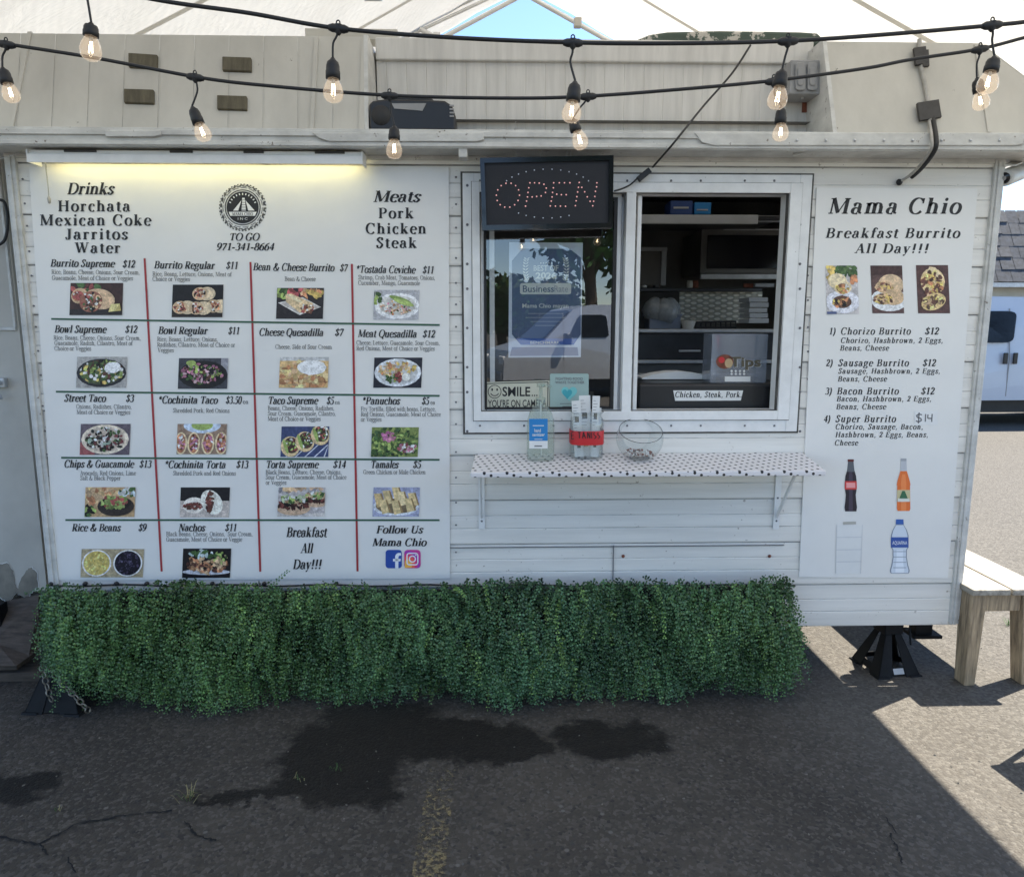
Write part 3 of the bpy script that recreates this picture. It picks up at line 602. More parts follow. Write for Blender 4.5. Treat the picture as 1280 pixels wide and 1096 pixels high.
crack([(0, 1046), (50, 1054), (100, 1028), (165, 1017), (215, 1012)], .0055); crack([(50, 1054), (60, 1068)], .004)
crack([(232, 1026), (244, 1042), (270, 1050)], .005); crack([(85, 1072), (95, 1090)], .003); crack([(1112, 1040), (1122, 1060), (1128, 1078)], .004)
crack([(1108, 1022), (1120, 1040)], .003)
tag(g.build('asphalt_crack', 'dark_hole'), kind='structure')

# ------------------------------------------------------------------ the food trailer
xL = (U(18, 200).x+U(70, 735).x)/2; xR = (U(1245, 200).x+U(1190, 780).x)/2
zB = U(1100, 781).z; zT = U(640, 196).z
TY = 2.15
TR = thing('food_trailer', 'old white food trailer with horizontal siding, grey mansard roof edge and a sliding service window', 'food trailer', (0, 1.0, 0))
wx0, wx1, wz0, wz1 = U(588, 380).x, U(997, 380).x, U(790, 531).z, U(790, 226).z
z1 = U(600, 624).z; PER = (U(600, 568).z-U(600, 679).z)/2
PROF = [(0, -.0105), (.03, -.0125), (.33, -.0115), (.342, -.0085), (.356, -.0085), (.368, -.011), (.62, -.0095), (.632, -.0075), (.644, -.0075), (.656, -.009), (.968, -.0065), (.974, -.004), (.9999, -.004)]
def prof(z):
    f = ((z-z1)/PER) % 1.0
    for (a, ya), (b, yb) in zip(PROF, PROF[1:]):
        if a <= f <= b: return ya+(yb-ya)*(f-a)/(b-a)
    return PROF[-1][1]
w = MB()
def siding(x0, x1, za, zb):
    zs = {za, zb}; k = math.floor((za-z1)/PER)-1
    while z1+k*PER < zb+PER:
        for f, _ in PROF:
            z = z1+(k+f)*PER
            if za < z < zb: zs.add(z)
        k += 1
    zs = sorted(zs); prev = None
    for a, b in zip(zs, zs[1:]):
        e = 1e-5; ya, yb = prof(a+e), prof(b-e)
        if prev is not None and abs(prev-ya) > 1e-4: w.quad((x0, prev, a), (x1, prev, a), (x1, ya, a), (x0, ya, a), 3)
        w.quad((x0, ya, a), (x1, ya, a), (x1, yb, b), (x0, yb, b), 4 if any(q0 < (((a+b)/2-z1)/PER) % 1 < q1 for q0, q1 in ((.342, .356), (.632, .644))) else 3 if .973 < (((a+b)/2-z1)/PER) % 1 else 0); prev = yb
siding(xL, wx0, zB, zT); siding(wx1, xR, zB, zT); siding(wx0, wx1, zB, wz0); siding(wx0, wx1, wz1, zT)
w.quad((xL, 0, zB), (xL, .03, zB), (xR, .03, zB), (xR, 0, zB))
for px in (26, 570, 1010):                                               # nail and rivet heads, latches
    for py in range(225, 720, 31): w.lathe([(0, .003), (.0035, .0025), (.0045, 0)], U(px+(py-200)*(.09 if px < 100 else .0), py+random.uniform(-5, 5), -.013), (0, -1, 0), 7, 1)
for px, py in ((779, 695), (962, 695)): w.lathe([(0, .006), (.006, .005), (.008, 0)], U(px, py, -.012), (0, -1, 0), 10, 2)
w.build('front_wall', ['siding', 'ink_grey', 'rust', pm('seam_dirt', (.36, .345, .32), .8, var=.65, scale=5, stretch=(1, 1, 3)), pm('seam_grey', (.62, .61, .59), .7, var=.5, scale=6)], TR)
o = MB(); FLZ = .84                      # other walls, floor and roof deck; floor height raised to let sun pass beneath
o.box((xL, .03, FLZ), (xL+.04, TY, 2.68)); [o.box((xR-.04, a, b), (xR, c, d)) for a, b, c, d in ((.03, FLZ, .45, 2.68), (1.4, FLZ, TY, 2.68), (.45, FLZ, 1.4, 1.2), (.45, 2.1, 1.4, 2.68))]; o.box((xL+.04, TY-.04, zB), (xR-.04, TY, 2.68)); o.build('back_wall', 'siding', TR)  # hole in the right wall added to light the kitchen
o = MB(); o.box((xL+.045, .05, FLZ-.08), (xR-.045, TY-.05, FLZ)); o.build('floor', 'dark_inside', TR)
o = MB()                                  # dark lining of the kitchen, with added ceiling and wall openings for light
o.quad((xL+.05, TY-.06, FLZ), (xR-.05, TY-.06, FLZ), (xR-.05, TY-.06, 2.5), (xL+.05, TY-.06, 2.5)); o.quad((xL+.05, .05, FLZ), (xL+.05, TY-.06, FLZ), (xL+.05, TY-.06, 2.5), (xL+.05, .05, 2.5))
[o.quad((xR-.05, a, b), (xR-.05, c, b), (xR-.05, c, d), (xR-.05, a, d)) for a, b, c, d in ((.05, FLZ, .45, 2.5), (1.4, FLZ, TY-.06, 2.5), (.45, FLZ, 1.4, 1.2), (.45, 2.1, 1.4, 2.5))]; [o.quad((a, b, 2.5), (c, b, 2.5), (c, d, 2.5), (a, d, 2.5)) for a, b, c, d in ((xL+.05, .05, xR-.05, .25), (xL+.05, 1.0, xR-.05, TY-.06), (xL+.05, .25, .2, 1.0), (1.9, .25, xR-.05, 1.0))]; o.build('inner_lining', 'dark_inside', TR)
o = MB(); [o.box((xR-.045, a, b), (xR+.012, c, d)) for a, b, c, d in ((.42, 1.17, .46, 2.13), (1.39, 1.17, 1.43, 2.13), (.46, 1.17, 1.39, 1.21), (.46, 2.09, 1.39, 2.13))]; ew_ = o.build('added_end_window', 'alu_frame', TR, bevel=.003)  # invented window, added to let daylight into the kitchen
o = MB(); o.quad((xR-.02, .46, 1.21), (xR-.02, 1.39, 1.21), (xR-.02, 1.39, 2.09), (xR-.02, .46, 2.09)); o.build('pane', 'window_glass', ew_)
# roof
zE0, zE1 = U(640, 187, -.16).z, U(640, 165, -.16).z; MYT = -.05; zTop = U(230, 44, MYT).z; xE0, xE1 = xL-1.1, xR+.33
xa, xb = U(461, 162, -.15).x, U(1041, 165, -.15).x; xat, xbt = U(460, 50, MYT).x, U(1027, 56, MYT).x
xrt = U(1226, 57, MYT).x; o = MB(); [o.box((a, b, zTop-.03), (c, d, zTop)) for a, b, c, d in ((xE0, MYT+.17, xrt, .25), (xE0, 1.0, xrt, TY), (xE0, .25, .2, 1.0), (1.9, .25, xrt, 1.0))]; o.build('roof', 'roof_skin', TR)  # opening in the deck added so light from above reaches the kitchen
def skin(x0, x1, xt0, xt1, hip=False):
    q = MB(); n = 1 if hip else max(2, int((x1-x0)/.13)); yb, yt = -.15, MYT
    for i in range(n):
        fa, fb = i/n, (i+1)/n; fm = fb-.05/n
        for s, e, d in ((fa, fm, 0), (fm, fb, .0012)):
            q.quad((x0+(x1-x0)*s, yb+d, zE1), (x0+(x1-x0)*e, yb+d, zE1), (xt0+(xt1-xt0)*e, yt+d, zTop), (xt0+(xt1-xt0)*s, yt+d, zTop))
    if hip: q.quad((x1, yb, zE1), (x1, TY, zE1), (xt1, TY, zTop), (xt1, yt, zTop))
    return q
def MP(px, py, off=0.0):
    """the point of the sloping roof panel seen at a pixel, lifted off it by off"""
    a = Vector((0, -.15, zE1)); e = Vector((0, MYT+.15, zTop-zE1)); n = Vector((0, -e.z, e.y)).normalized(); d = ray(px, py)
    return CAM+d*((a-CAM).dot(n)/d.dot(n))+n*off
skin(xE0, xa, xE0, xat).build('mansard_panel', 'roof_skin', TR); skin(xb, xE1, xbt, U(1226, 57, MYT).x, True).build('mansard_panel', 'roof_skin', TR)
for (xt_, yt_), (xb_, yb_), wd in (((38, 41), (15, 160), 5), ((396, 48), (390, 165), 5), ((456, 49), (452, 165), 7), ((1219, 57), (1236, 166), 4)):   # lap strips
    o = MB(); o.prism([MP(xt_-wd/2, yt_, .006), MP(xt_+wd/2, yt_, .006), MP(xb_+wd/2, yb_, .006), MP(xb_-wd/2, yb_, .006)], (0, .008, 0)); o.build('seam_strip', 'roof_skin', TR)
o = MB(); yr = .10; zf = U(700, 79, yr).z                             # recessed panel with ribs
n = 22
for i in range(n):
    a, b = xa+(xb-xa)*i/n, xa+(xb-xa)*(i+1)/n; m1, m2_ = a+(b-a)*.44, a+(b-a)*.47
    for s, e, ds, de in ((a, m1, 0, 0), (m1, m2_, 0, .002), (m2_, m2_+.003, .002, 0), (m2_+.003, b, 0, 0)): o.quad((s, yr+ds, zE1-.02), (e, yr+de, zE1-.02), (e, yr+de, zf), (s, yr+ds, zf))
o.build('recess_panel', 'recess_metal', TR)
o = MB(); o.box((xa, yr-.02, zf), (xb, yr+.02, U(700, 51, yr).z)); o.build('recess_fascia', 'recess_metal', TR, bevel=.006)
for x, xt_, sgn in ((xa, xat, -1), (xb, xbt, 1)):                       # cheeks of the recess
    o = MB(); o.prism([(x, -.156, zE1), (x, yr+.02, zE1), (xt_, yr+.02, zTop+.006), (xt_, MYT-.006, zTop+.006)], (.016*sgn, 0, 0)); o.build('recess_cheek', 'trim_paint', TR)
o = MB(); o.box((xa+.0, -.155, zE1-.012), (xb, yr, zE1+.004)); o.build('ledge', 'trim_paint', TR)
o = MB()                                                                # eave trim: stepped moulding, soffit, brow
o.box((xE0, -.175, zE0), (xE1, -.15, zE1+.004)); o.box((xE0, -.185, zE1-.026), (xE1, -.175, zE1-.006)); o.box((xE0, -.182, zE0+.004), (xE1, -.175, zE0+.02))
for i in range(9): o.lathe([(0, .022), (.005, .021), (.006, .018)], U(1000+i*36-6, 177, -.175), (0, -1, 0), 10, 1)
o.build('eave_trim', ['trim_paint', 'alu_bare'], TR, bevel=.002)
o = MB(); o.box((xE0, -.15, zE0+.005), (xE1, .05, zE0+.02)); o.box((xL-.02, -.02, zT-.02), (xR+.02, -.003, zE0+.005)); o.build('soffit', 'trim_paint', TR)
def lip(x0p, x1p, ytop, ybot, taper):
    o = MB(); Y = -.19; P = [U(x0p, ytop, Y), U(x1p, ytop, Y), U(x1p, ybot-2, Y), U(x1p-10, ybot, Y), U(x0p+taper, ybot, Y), U(x0p+taper*.4, ybot-4, Y)]
    for p in P: p.y = Y
    o.prism(P, (0, .012, 0)); o.build('trim_cover', 'trim_paint', TR, bevel=.003)
lip(390, 605, 166, 177, 22); lip(130, 201, 163, 171, 2); lip(868, 1280, 166, 182, 24)
for x in (xL, xR):                                                       # corner mouldings
    o = MB(); o.box((x-.022, -.024, zB+.01), (x+.022, .04, zT)); o.box((x-.01, -.03, zB+.01), (x+.006, -.024, zT-.01)); o.build('corner_trim', 'trim_paint', TR, bevel=.003)
for px, py, w_, tilt in ((180, 78, 36, 2), (297, 82, 36, 1), (175, 122, 37, 1), (291, 130, 37, 1)):   # small brown covers on the mansard
    o = MB(); o.prism([MP(px+sx*w_/2, py+sy*8.5+tilt*sx*.6, .012) for sx, sy in ((-1, 1), (1, 1), (1, -1), (-1, -1))], (0, .014, -.006)); o.build('roof_patch', 'patch_brown', TR, bevel=.003)
o = MB(); o.box((U(766, 700).x-.0015, -.017, zB+.12), (U(766, 700).x+.0015, -.008, U(700, 681).z)); o.box((wx0-.2, -.0155, U(700, 682).z-.003), (wx1, -.009, U(700, 682).z)); o.build('hatch_seam', 'ink_grey', TR)
# service window
WIN = MB()
def frame(mb, x0, y0, x1, y1, wl, wt, wr, wb, Y0, Y1, mat=0):
    """rectangular frame; outer rectangle in photo pixels on the wall, member widths in pixels"""
    a, c = U(x0, (y0+y1)/2, 0).x, U(x1, (y0+y1)/2, 0).x; zt, zb = U((x0+x1)/2, y0, 0).z, U((x0+x1)/2, y1, 0).z; k = 1/278
    mb.box((a, Y0, zb), (a+wl*k, Y1, zt), mat); mb.box((c-wr*k, Y0, zb), (c, Y1, zt), mat)
    mb.box((a+wl*k, Y0+.0015, zt-wt*k), (c-wr*k, Y1, zt), mat); mb.box((a+wl*k, Y0+.0015, zb), (c-wr*k, Y1, zb+wb*k), mat)
frame(WIN, 580, 219, 1003, 539, 13, 12, 14, 17, -.024, .0)
frame(WIN, 591, 230, 991, 524, 9, 11, 14, 11, -.034, .07)
a = U(784, 380, 0).x; WIN.box((a-.018, -.03, U(790, 514).z), (a+.022, .07, U(790, 240).z))
for px in (584, 1000):
    for i, py in enumerate(range(232, 535, 43)): WIN.lathe([(0, .004), (.005, .003), (.006, 0)], U(px, py+i % 3*6, -.025), (0, -1, 0), 8, 1)
for py in (226, 532):
    for i, px in enumerate(range(600, 1000, 46)): WIN.lathe([(0, .004), (.004, .003), (.005, 0)], U(px+i % 2*9, py, -.025), (0, -1, 0), 8, 1)
window = WIN.build('service_window', ['alu_frame', 'ink_grey'], TR, bevel=.0012)
o = MB(); frame(o, 577.5, 216.8, 1005.5, 541.3, 3.2, 3, 3.2, 3, -.0175, -.001); frame(o, 590.2, 229.2, 992, 525, 2, 2, 2, 2, -.0258, -.02); frame(o, 599, 240, 977.5, 514.5, 2.2, 2.2, 2.2, 2.2, -.02, .0); o.build('gap_shadow_line', pm('seam_shadow', (.11, .105, .095), .8, var=.6, scale=16), window)  # dark strips: shadow lines drawn along the frame's caulked gaps
o = MB(); frame(o, 601, 242, 775, 516, 4, 4, 5, 4, .012, .03); o.build('sash', 'alu_frame', window)
o = MB(); frame(o, 605, 246, 770, 512, 3, 3, 4, 3, .008, .018); o.build('gasket', 'black_rubber', window)
o = MB(); p, q = U(607, 250, 0), U(768, 510, 0); o.quad((p.x-.01, .022, q.z), (q.x, .022, q.z), (q.x, .022, p.z), (p.x-.01, .022, p.z)); o.build('glass_pane', 'window_glass', window)
o = MB(); frame(o, 612, 244, 782, 516, 6, 4, 5, 4, .04, .055); o.build('sliding_sash', 'alu_frame', window)
o = MB(); a = U(795, 380).x; o.box((a, .01, U(790, 515).z), (a+.016, .045, U(790, 244).z)); o.build('track_post', 'alu_frame', window)

# ------------------------------------------------------------------ menu banner
MB_Y = -.0165
BN = thing('menu_banner', 'large white vinyl menu banner divided into twenty dishes by red and green lines', 'menu banner', (U(310, 725).x, MB_Y, U(310, 725).z))
o = MB(); n = 26; Lp = [((36+34*i/n), 209+516*i/n) for i in range(n+1)]
for i in range(n):
    for j in range(10):
        P = []
        for (ii, jj) in ((i+1, j), (i+1, j+1), (i, j+1), (i, j)):
            x0, y = 36+34*ii/n, 209+516*ii/n; x1 = 561+1.5*ii/n; y1 = 209+514*ii/n; f = jj/10
            p = U(x0+(x1-x0)*f, y+(y1-y)*f, MB_Y); p.y = MB_Y+.0007*math.sin(ii*1.7+jj*2.3); P.append(p)
        o.quad(*P)
o.build('banner_sheet', 'vinyl', BN)
Yt = MB_Y-.0022
T_ = MB()
def t(s, x0, x1, y, cap, sl=0, **k): serif(T_, s, x0, x1, y, cap, Yt, sl, **k)
t('Drinks', 83.4, 143.7, 243.2, 14.5); t('Horchata', 72.4, 163, 264.4, 13.5, it=False, track=.1); t('Mexican Coke', 49.6, 188.7, 282, 13.5, it=False, track=.1)
t('Jarritos', 80.6, 159.8, 299.4, 13.3, it=False, track=.1); t('Water', 93.6, 150.8, 316.3, 13, it=False, track=.1)
t('TO GO', 286, 325, 300.7, 9); t('971-341-8664', 270, 343.5, 313, 9)
t('Meats', 466, 527, 252.7, 14); t('Pork', 473, 517, 273, 13, it=False, track=.1); t('Chicken', 457, 533, 292.3, 13, it=False, track=.1); t('Steak', 470, 521, 310, 13, it=False, track=.1)
def item(rows, desc, sl):
    for s, x0, x1, y in rows: t(s, x0, x1, y, 9.2, sl)
    for s, x0, x1, y in desc: t(s, x0, x1, y, 5.4, sl*.6, bold=False, it=False)
item([('Burrito Supreme', 62.7, 143.7, 333.4), ('$12', 152.9, 169.5, 334.6)], [('Rice, Beans, Cheese, Onions, Sour Cream,', 64.2, 174.9, 342.6), ('Guacamole, Meat of Choice or Veggies', 64.7, 166.4, 350)], .01)
item([('Burrito Regular', 192.2, 269.2, 335.6), ('$11', 282.2, 298.2, 336.4)], [('Rice, Beans, Lettuce, Onions, Meat of', 190.5, 289.6, 345), ('Choice or Veggies', 190.5, 237.7, 351.3)], .012)
item([('Bean & Cheese Burrito', 316, 418.6, 338), ('$7', 424.5, 435, 339.4)], [('Bean & Cheese', 355.7, 394.6, 351.3)], .012)
item([('*Tostada Ceviche', 444.4, 519.8, 341), ('$11', 528, 543, 342)], [('Shrimp, Crab Meat, Tomatoes, Onions,', 447.5, 544, 349.3), ('Cucumber, Mango, Guacamole', 447.5, 525, 356.2)], .012)
item([('Bowl Supreme', 67.8, 133.5, 415.8), ('$12', 156, 172.3, 416.2)], [('Rice, Beans, Cheese, Onions, Sour Cream,', 66.8, 176, 424.7), ('Guacamole, Radish, Cilantro, Meat of', 67.8, 165.7, 431.3), ('Choice or Veggies', 67.8, 114, 438.2)], .008)
item([('Bowl Regular', 197.4, 260.2, 417.4), ('$11', 285, 300, 418)], [('Rice, Beans, Lettuce, Onions,', 196.3, 272.5, 426.5), ('Radishes, Cilantro, Meat of Choice or', 196.3, 294, 433.4), ('Veggies', 197, 217.5, 440.3)], .008)
item([('Cheese Quesadilla', 323.5, 405, 419.6), ('$7', 418.3, 429.8, 420)], [('Cheese, Side of Sour Cream', 344, 415, 436)], .008)
item([('Meat Quesadilla', 447, 521.8, 421.4), ('$12', 528, 544.6, 422)], [('Cheese, Lettuce, Guacamole, Sour Cream,', 445.4, 550, 431), ('Red Onions, Meat of Choice or Veggies', 445.4, 543.5, 438)], .008)
item([('Street Taco', 79.8, 133, 502), ('$3', 157, 168, 502.4)], [('Onions, Radishes, Cilantro,', 95.2, 164.7, 510.8), ('Meat of Choice or Veggies', 95.7, 163, 517.7)], .006)
item([('*Cochinita Taco', 197, 272.8, 504.2), ('$3.50', 282, 302.5, 504.6)], [('ea', 303.4, 310.7, 504.8), ('Shredded Pork, Red Onions', 216, 287, 515.6)], .006)
item([('Taco Supreme', 334.6, 398, 505), ('$5', 408, 418, 505.3)], [('ea', 418.6, 425, 505.4), ('Beans, Cheese, Onions, Radishes,', 334.6, 418, 512.7), ('Sour Cream, Guacamole, Cilantro,', 334.6, 419.8, 519.4), ('Meat of Choice or Veggies', 334.6, 401, 526)], .004)
item([('*Panuchos', 452, 500.6, 505.4), ('$5', 527, 537, 505.6)], [('ea', 538, 544, 505.7), ('Fry Tortilla, filled with beans, Lettuce,', 451, 544.7, 513.7), ('Red Onions, Guacamole, Meat of Choice', 451, 551, 520.3), ('or Veggies', 451, 477, 526.7)], .003)
item([('Chips & Guacamole', 79.8, 168, 584.2), ('$13', 174, 189.8, 584.5)], [('Avocado, Red Onions, Lime', 100, 170, 593.8), ('Salt & Black Pepper', 100, 151, 600)], .003)
item([('*Cochinita Torta', 205, 283, 585), ('$13', 295, 311, 585)], [('Shredded Pork and Red Onions', 216, 295, 594)], .002)
item([('Torta Supreme', 332, 398.7, 585), ('$14', 416, 433, 585)], [('Black Beans, Lettuce, Cheese, Onions,', 332, 427, 592.6), ('Sour Cream, Guacamole, Meat of Choice', 332, 433, 599), ('or Veggies', 332, 358, 605.7)], 0)
item([('Tamales', 463, 498.7, 585), ('$5', 516, 527, 585)], [('Green Chicken or Mole Chicken', 454, 532, 592.6)], 0)
item([('Rice & Beans', 89.5, 151.4, 663.8), ('$9', 172.7, 183.4, 663.8)], [], 0)
item([('Nachos', 222.8, 257, 663.8), ('$11', 281, 296.5, 663.8)], [('Black Beans, Cheese, Onions,  Sour Cream,', 207.6, 316, 669.9), ('Guacamole, Meat of Choice or Veggie', 207.6, 302.7, 676.6)], 0)
t('Breakfast', 357.6, 409.5, 671, 12); t('All', 375.4, 392, 691, 12); t('Day!!!', 365.7, 403, 711, 12)
t('Follow Us', 470, 529.5, 666.4, 9.5); t('Mama Chio', 465, 534, 682.3, 9.5)
T_.build('lettering', 'ink', BN)
o = MB()
for a in ((180.7, 323, 202, 714), (313, 327.6, 325.3, 714.3), (439.8, 330, 446.9, 713.9)): strip(o, *a, 2.6, Yt, 0)
for a in ((64, 398.7, 549.7, 406.3), (69.8, 489.5, 549.5, 494.7), (76.4, 572, 549.5, 574.6), (81.7, 649.8, 549.5, 650)): strip(o, *a, 2.3, Yt-.0004, 1)
o.build('ruled_line', ['ink_red', 'ink_green'], BN)
PH = [('burrito_a', 88.2, 353.8, 153.9, 394), ('burrito_b', 216, 355.9, 279.4, 396.6), ('burrito_c', 346.5, 360, 405, 398.6), ('tostada', 468, 362.6, 524.4, 399.6),
      ('bowl_a', 96.4, 446, 158.8, 484.7), ('bowl_b', 223.7, 447.7, 285.3, 486), ('quesadilla', 350, 446.4, 411, 484.7), ('quesadilla_m', 468, 447, 528, 484.7),
      ('taco_a', 101, 529.8, 163, 568.5), ('taco_b', 222, 529.8, 283.7, 567.7), ('taco_c', 352, 533, 411.7, 571), ('panucho', 465, 534, 523.6, 571),
      ('guac', 107, 608.8, 169.4, 646), ('torta_a', 226, 609, 287.5, 646.5), ('torta_b', 348, 609, 406.7, 645.5), ('tamale', 467, 609, 525, 645.5),
      ('rice', 102, 686, 180, 721.4), ('nachos', 229, 685.4, 289, 722)]
LAB = dict(burrito_a='burrito halves', burrito_b='stacked burritos on black', burrito_c='whole burrito on a plate', tostada='tostada with avocado', bowl_a='bowl with sour cream', bowl_b='bowl with pink onions', quesadilla='cheese quesadilla', quesadilla_m='oval plate of quesadilla',
           taco_a='round plate of tacos', taco_b='row of open tacos', taco_c='tacos on blue cloth', panucho='green and pink panuchos', guac='guacamole in a dark bowl', torta_a='sliced torta', torta_b='filled tortas', tamale='tamales', rice='rice and black beans', nachos='nachos on black')
for k, x0, y0, x1, y1 in PH:
    tag(food(Print(x0, y0, x1, y1, Yt, -1.5), k).build('food_photo', 'print_photo', BN), 'printed picture of '+LAB[k])
# round pyramid emblem
o = MB(); cx, cy = 303.3, 259.5; kk = .0036
def ring(r0, r1, y, mat, n=48, gap=None):
    for i in range(n):
        if gap and i % gap == 0: continue
        a, b = 2*math.pi*i/n, 2*math.pi*(i+1)/n
        P = [U(cx+r*math.cos(q), cy-r*math.sin(q), y) for r, q in ((r0, a), (r1, a), (r1, b), (r0, b))]; o.quad(*P, mat)
ring(28.4, 29.6, Yt, 0, 90, 2); ring(26, 27, Yt, 0, 72, 3); ring(24.3, 25, Yt, 0, 60, 4); ring(27.2, 28.2, Yt, 0, 66, 3); ring(21.2, 22.4, Yt, 0); ring(0.01, 20, Yt, 0)
Q = lambda pts, y, mt: o.poly([U(cx+x, cy+yy, y) for x, yy in pts], mt)
Q([(-17.5, 5.5), (17.5, 5.5), (15.5, 10.5), (-15.5, 10.5)], Yt-.0003, 1); Q([(-1.5, -9), (3.5, -9), (15, 4), (-12, 4)], Yt-.0003, 1)
Q([(-1.5, -9), (-.5, -9), (-1.5, 4), (-5.5, 4)], Yt-.0006, 0); Q([(3, -9), (3.5, -9), (7, 4), (4, 4)], Yt-.0006, 0); Q([(-.5, -12), (2.5, -12), (2.8, -9.6), (-.8, -9.6)], Yt-.0003, 1)
for i in range(4): Q([(-3.8+i*.6, 3-i*3), (5-i*.5, 3-i*3), (5-i*.5, 2.4-i*3), (-3.8+i*.6, 2.4-i*3)], Yt-.0006, 0)
for i in range(11):
    a = R(158-i*13.6); x, y = cx+16.6*math.cos(a), cy-16.6*math.sin(a); strip(o, x-.9*math.cos(a), y+.9*math.sin(a), x+1.4*math.cos(a), y-1.4*math.sin(a), 1.3, Yt-.0003, 1)
serif(o, 'MAMA CHIO', cx-13, cx+13, cy+10, 3.6, Yt-.0007, mat=0, it=False); sans(o, 'I N C', cx-6, cx+6, cy+15.5, 3, Yt-.0004, mat=1)
o.build('emblem', ['ink', 'vinyl_plain'], BN)
# the two round-cornered social badges
def rrect(mb, x0, y0, x1, y1, r, Y, mat=0, col=None, n=5):
    P = []
    for cx_, cy_, a in ((x1-r, y0+r, 0), (x0+r, y0+r, 90), (x0+r, y1-r, 180), (x1-r, y1-r, 270)):
        for i in range(n+1): q = R(a+90*i/n); P.append(U(cx_+r*math.cos(q) if False else cx_+r*math.cos(q), cy_-r*math.sin(q), Y))
    Pn = P
    mb.poly(Pn, mat, col)
o = MB(); rrect(o, 482, 687, 502.3, 710, 4, Yt, 0, lin((44, 74, 150), 1.2)); wc = lin((235, 238, 245))
for pts in ([(494, 710), (498, 710), (498, 697), (494, 697)], [(491.3, 698.2), (501, 698.2), (500.4, 701.4), (491.3, 701.4)], [(494, 697), (498, 697), (498.2, 695.2), (499.2, 694.2), (501.3, 694.2), (501.3, 690.9), (497.4, 691), (495, 692.6), (494.1, 694.8)]):
    o.poly([U(x, y, Yt-.0004) for x, y in pts], 0, wc)
o.build('social_badge', 'print', BN)
o = MB(); cols = [(110, 70, 180), (180, 60, 150), (215, 60, 110), (235, 110, 70), (245, 190, 90)]
rrect(o, 505.2, 687, 525.8, 710, 4.5, Yt, 0, lin((190, 60, 140), 1.2))
for i, c in enumerate([(150, 60, 165), (205, 60, 120), (232, 100, 80), (246, 170, 80)]):
    rr = [11.5, 9.5, 7, 4.2][i]; cxx, cyy = 510, 705.5; o.poly([U(min(525, max(505.9, cxx+rr*1.25*math.cos(q))), min(709.5, max(687.6, cyy-rr*1.5*math.sin(q))), Yt-.0002*(i+1)) for q in np.linspace(0, 6.1, 24)], 0, lin(c, 1.2))
ring_ = lambda cx_, cy_, r0, r1, n: [o.quad(*[U(cx_+r*math.cos(q), cy_-r*math.sin(q), Yt-.0013) for r, q in ((r0, a), (r1, a), (r1, a+6.2832/n), (r0, a+6.2832/n))], 0, wc) for a in np.linspace(0, 6.2832, n, endpoint=False)]
ring_(515.5, 698.5, 3, 4.5, 18); o.poly([U(519.8+.9*math.cos(q), 693.6-.9*math.sin(q), Yt-.0013) for q in np.linspace(0, 5.5, 8)], 0, wc)
for r0 in (6.9,):
    P = []; Pi = []
    for cx_, cy_, a in ((519.4, 694.2, 0), (511.6, 694.2, 90), (511.6, 702.8, 180), (519.4, 702.8, 270)):
        for i in range(5): q = R(a+22.5*i); P.append(U(cx_+3.6*math.cos(q), cy_-3.6*math.sin(q), Yt-.0013)); Pi.append(U(cx_+2.1*math.cos(q), cy_-2.1*math.sin(q), Yt-.0013))
    for i in range(20): j = (i+1) % 20; o.quad(P[i], P[j], Pi[j], Pi[i], 0, wc)
o.build('social_badge', 'print', BN)

# ------------------------------------------------------------------ breakfast board
BY = -.018
BB = thing('breakfast_board', 'tall white breakfast burrito menu board with three food pictures and four drinks', 'menu board', (U(1100, 722).x, BY, U(1100, 722).z))
o = MB(); P = [U(999, 721, BY), U(1185, 722.5, BY), U(1222, 236, BY), U(1021, 235, BY)]; o.prism(P, (0, .006, 0)); o.build('board_sheet', 'vinyl', BB)
Yt2 = BY-.0008; T_ = MB()
def t2(s, x0, x1, y, cap, **k): serif(T_, s, x0, x1, y, cap, Yt2, 0, **k)
t2('Mama Chio', 1034.4, 1203, 267.4, 19.5, track=.09); t2('Breakfast Burrito', 1031.5, 1201, 297.5, 12.2, track=.1); t2('All Day!!!', 1068, 1162, 316.5, 11.8, track=.1)
for n_, nm, x0, x1, xn, y, pr, ds in (('1)', 'Chorizo Burrito', 1050.5, 1139, 1035.6, 418.2, (1155.8, 1174.5), [('Chorizo, Hashbrown, 2 Eggs,', 1050.5, 1179.5, 428.7), ('Beans, Cheese', 1049.8, 1111.5, 438.2)]),
        ('2)', 'Sausage Burrito', 1047.4, 1136.6, 1032, 457.8, (1153, 1170.7), [('Sausage, Hashbrown, 2 Eggs,', 1047.4, 1176, 467), ('Beans, Cheese', 1047, 1109, 476.8)]),
        ('3)', 'Bacon Burrito', 1045.8, 1124, 1031, 493, (1151, 1169), [('Bacon, Hashbrown, 2 Eggs,', 1045.5, 1165, 501.7), ('Beans, Cheese', 1045, 1108, 511.5)]),
        ('4)', 'Super Burrito', 1044, 1120.5, 1029, 527.6, None, [('Chorizo, Sausage, Bacon,', 1044, 1154.6, 536.6), ('Hashbrown, 2 Eggs, Beans,', 1044, 1161, 546.4), ('Cheese', 1043, 1073, 556.6)])):
    t2(n_, xn, xn+9.5, y, 8.4); t2(nm, x0, x1, y, 8.6, track=.1)
    if pr: t2('$12', *pr, y, 8.6)
    for s, a, b, yy in ds: t2(s, a, b, yy, 6.6, track=.1)
T_.build('lettering', 'ink', BB)
o = MB(); rp = lambda pts: [strip(o, pts[i][0], pts[i][1], pts[i+1][0], pts[i+1][1], 1.5, Yt2-.0012, 0) for i in range(len(pts)-1)]
o.poly([U(x, y, Yt2-.0006) for x, y in ((1143, 531), (1172, 531), (1172, 514), (1143, 514))], 1)
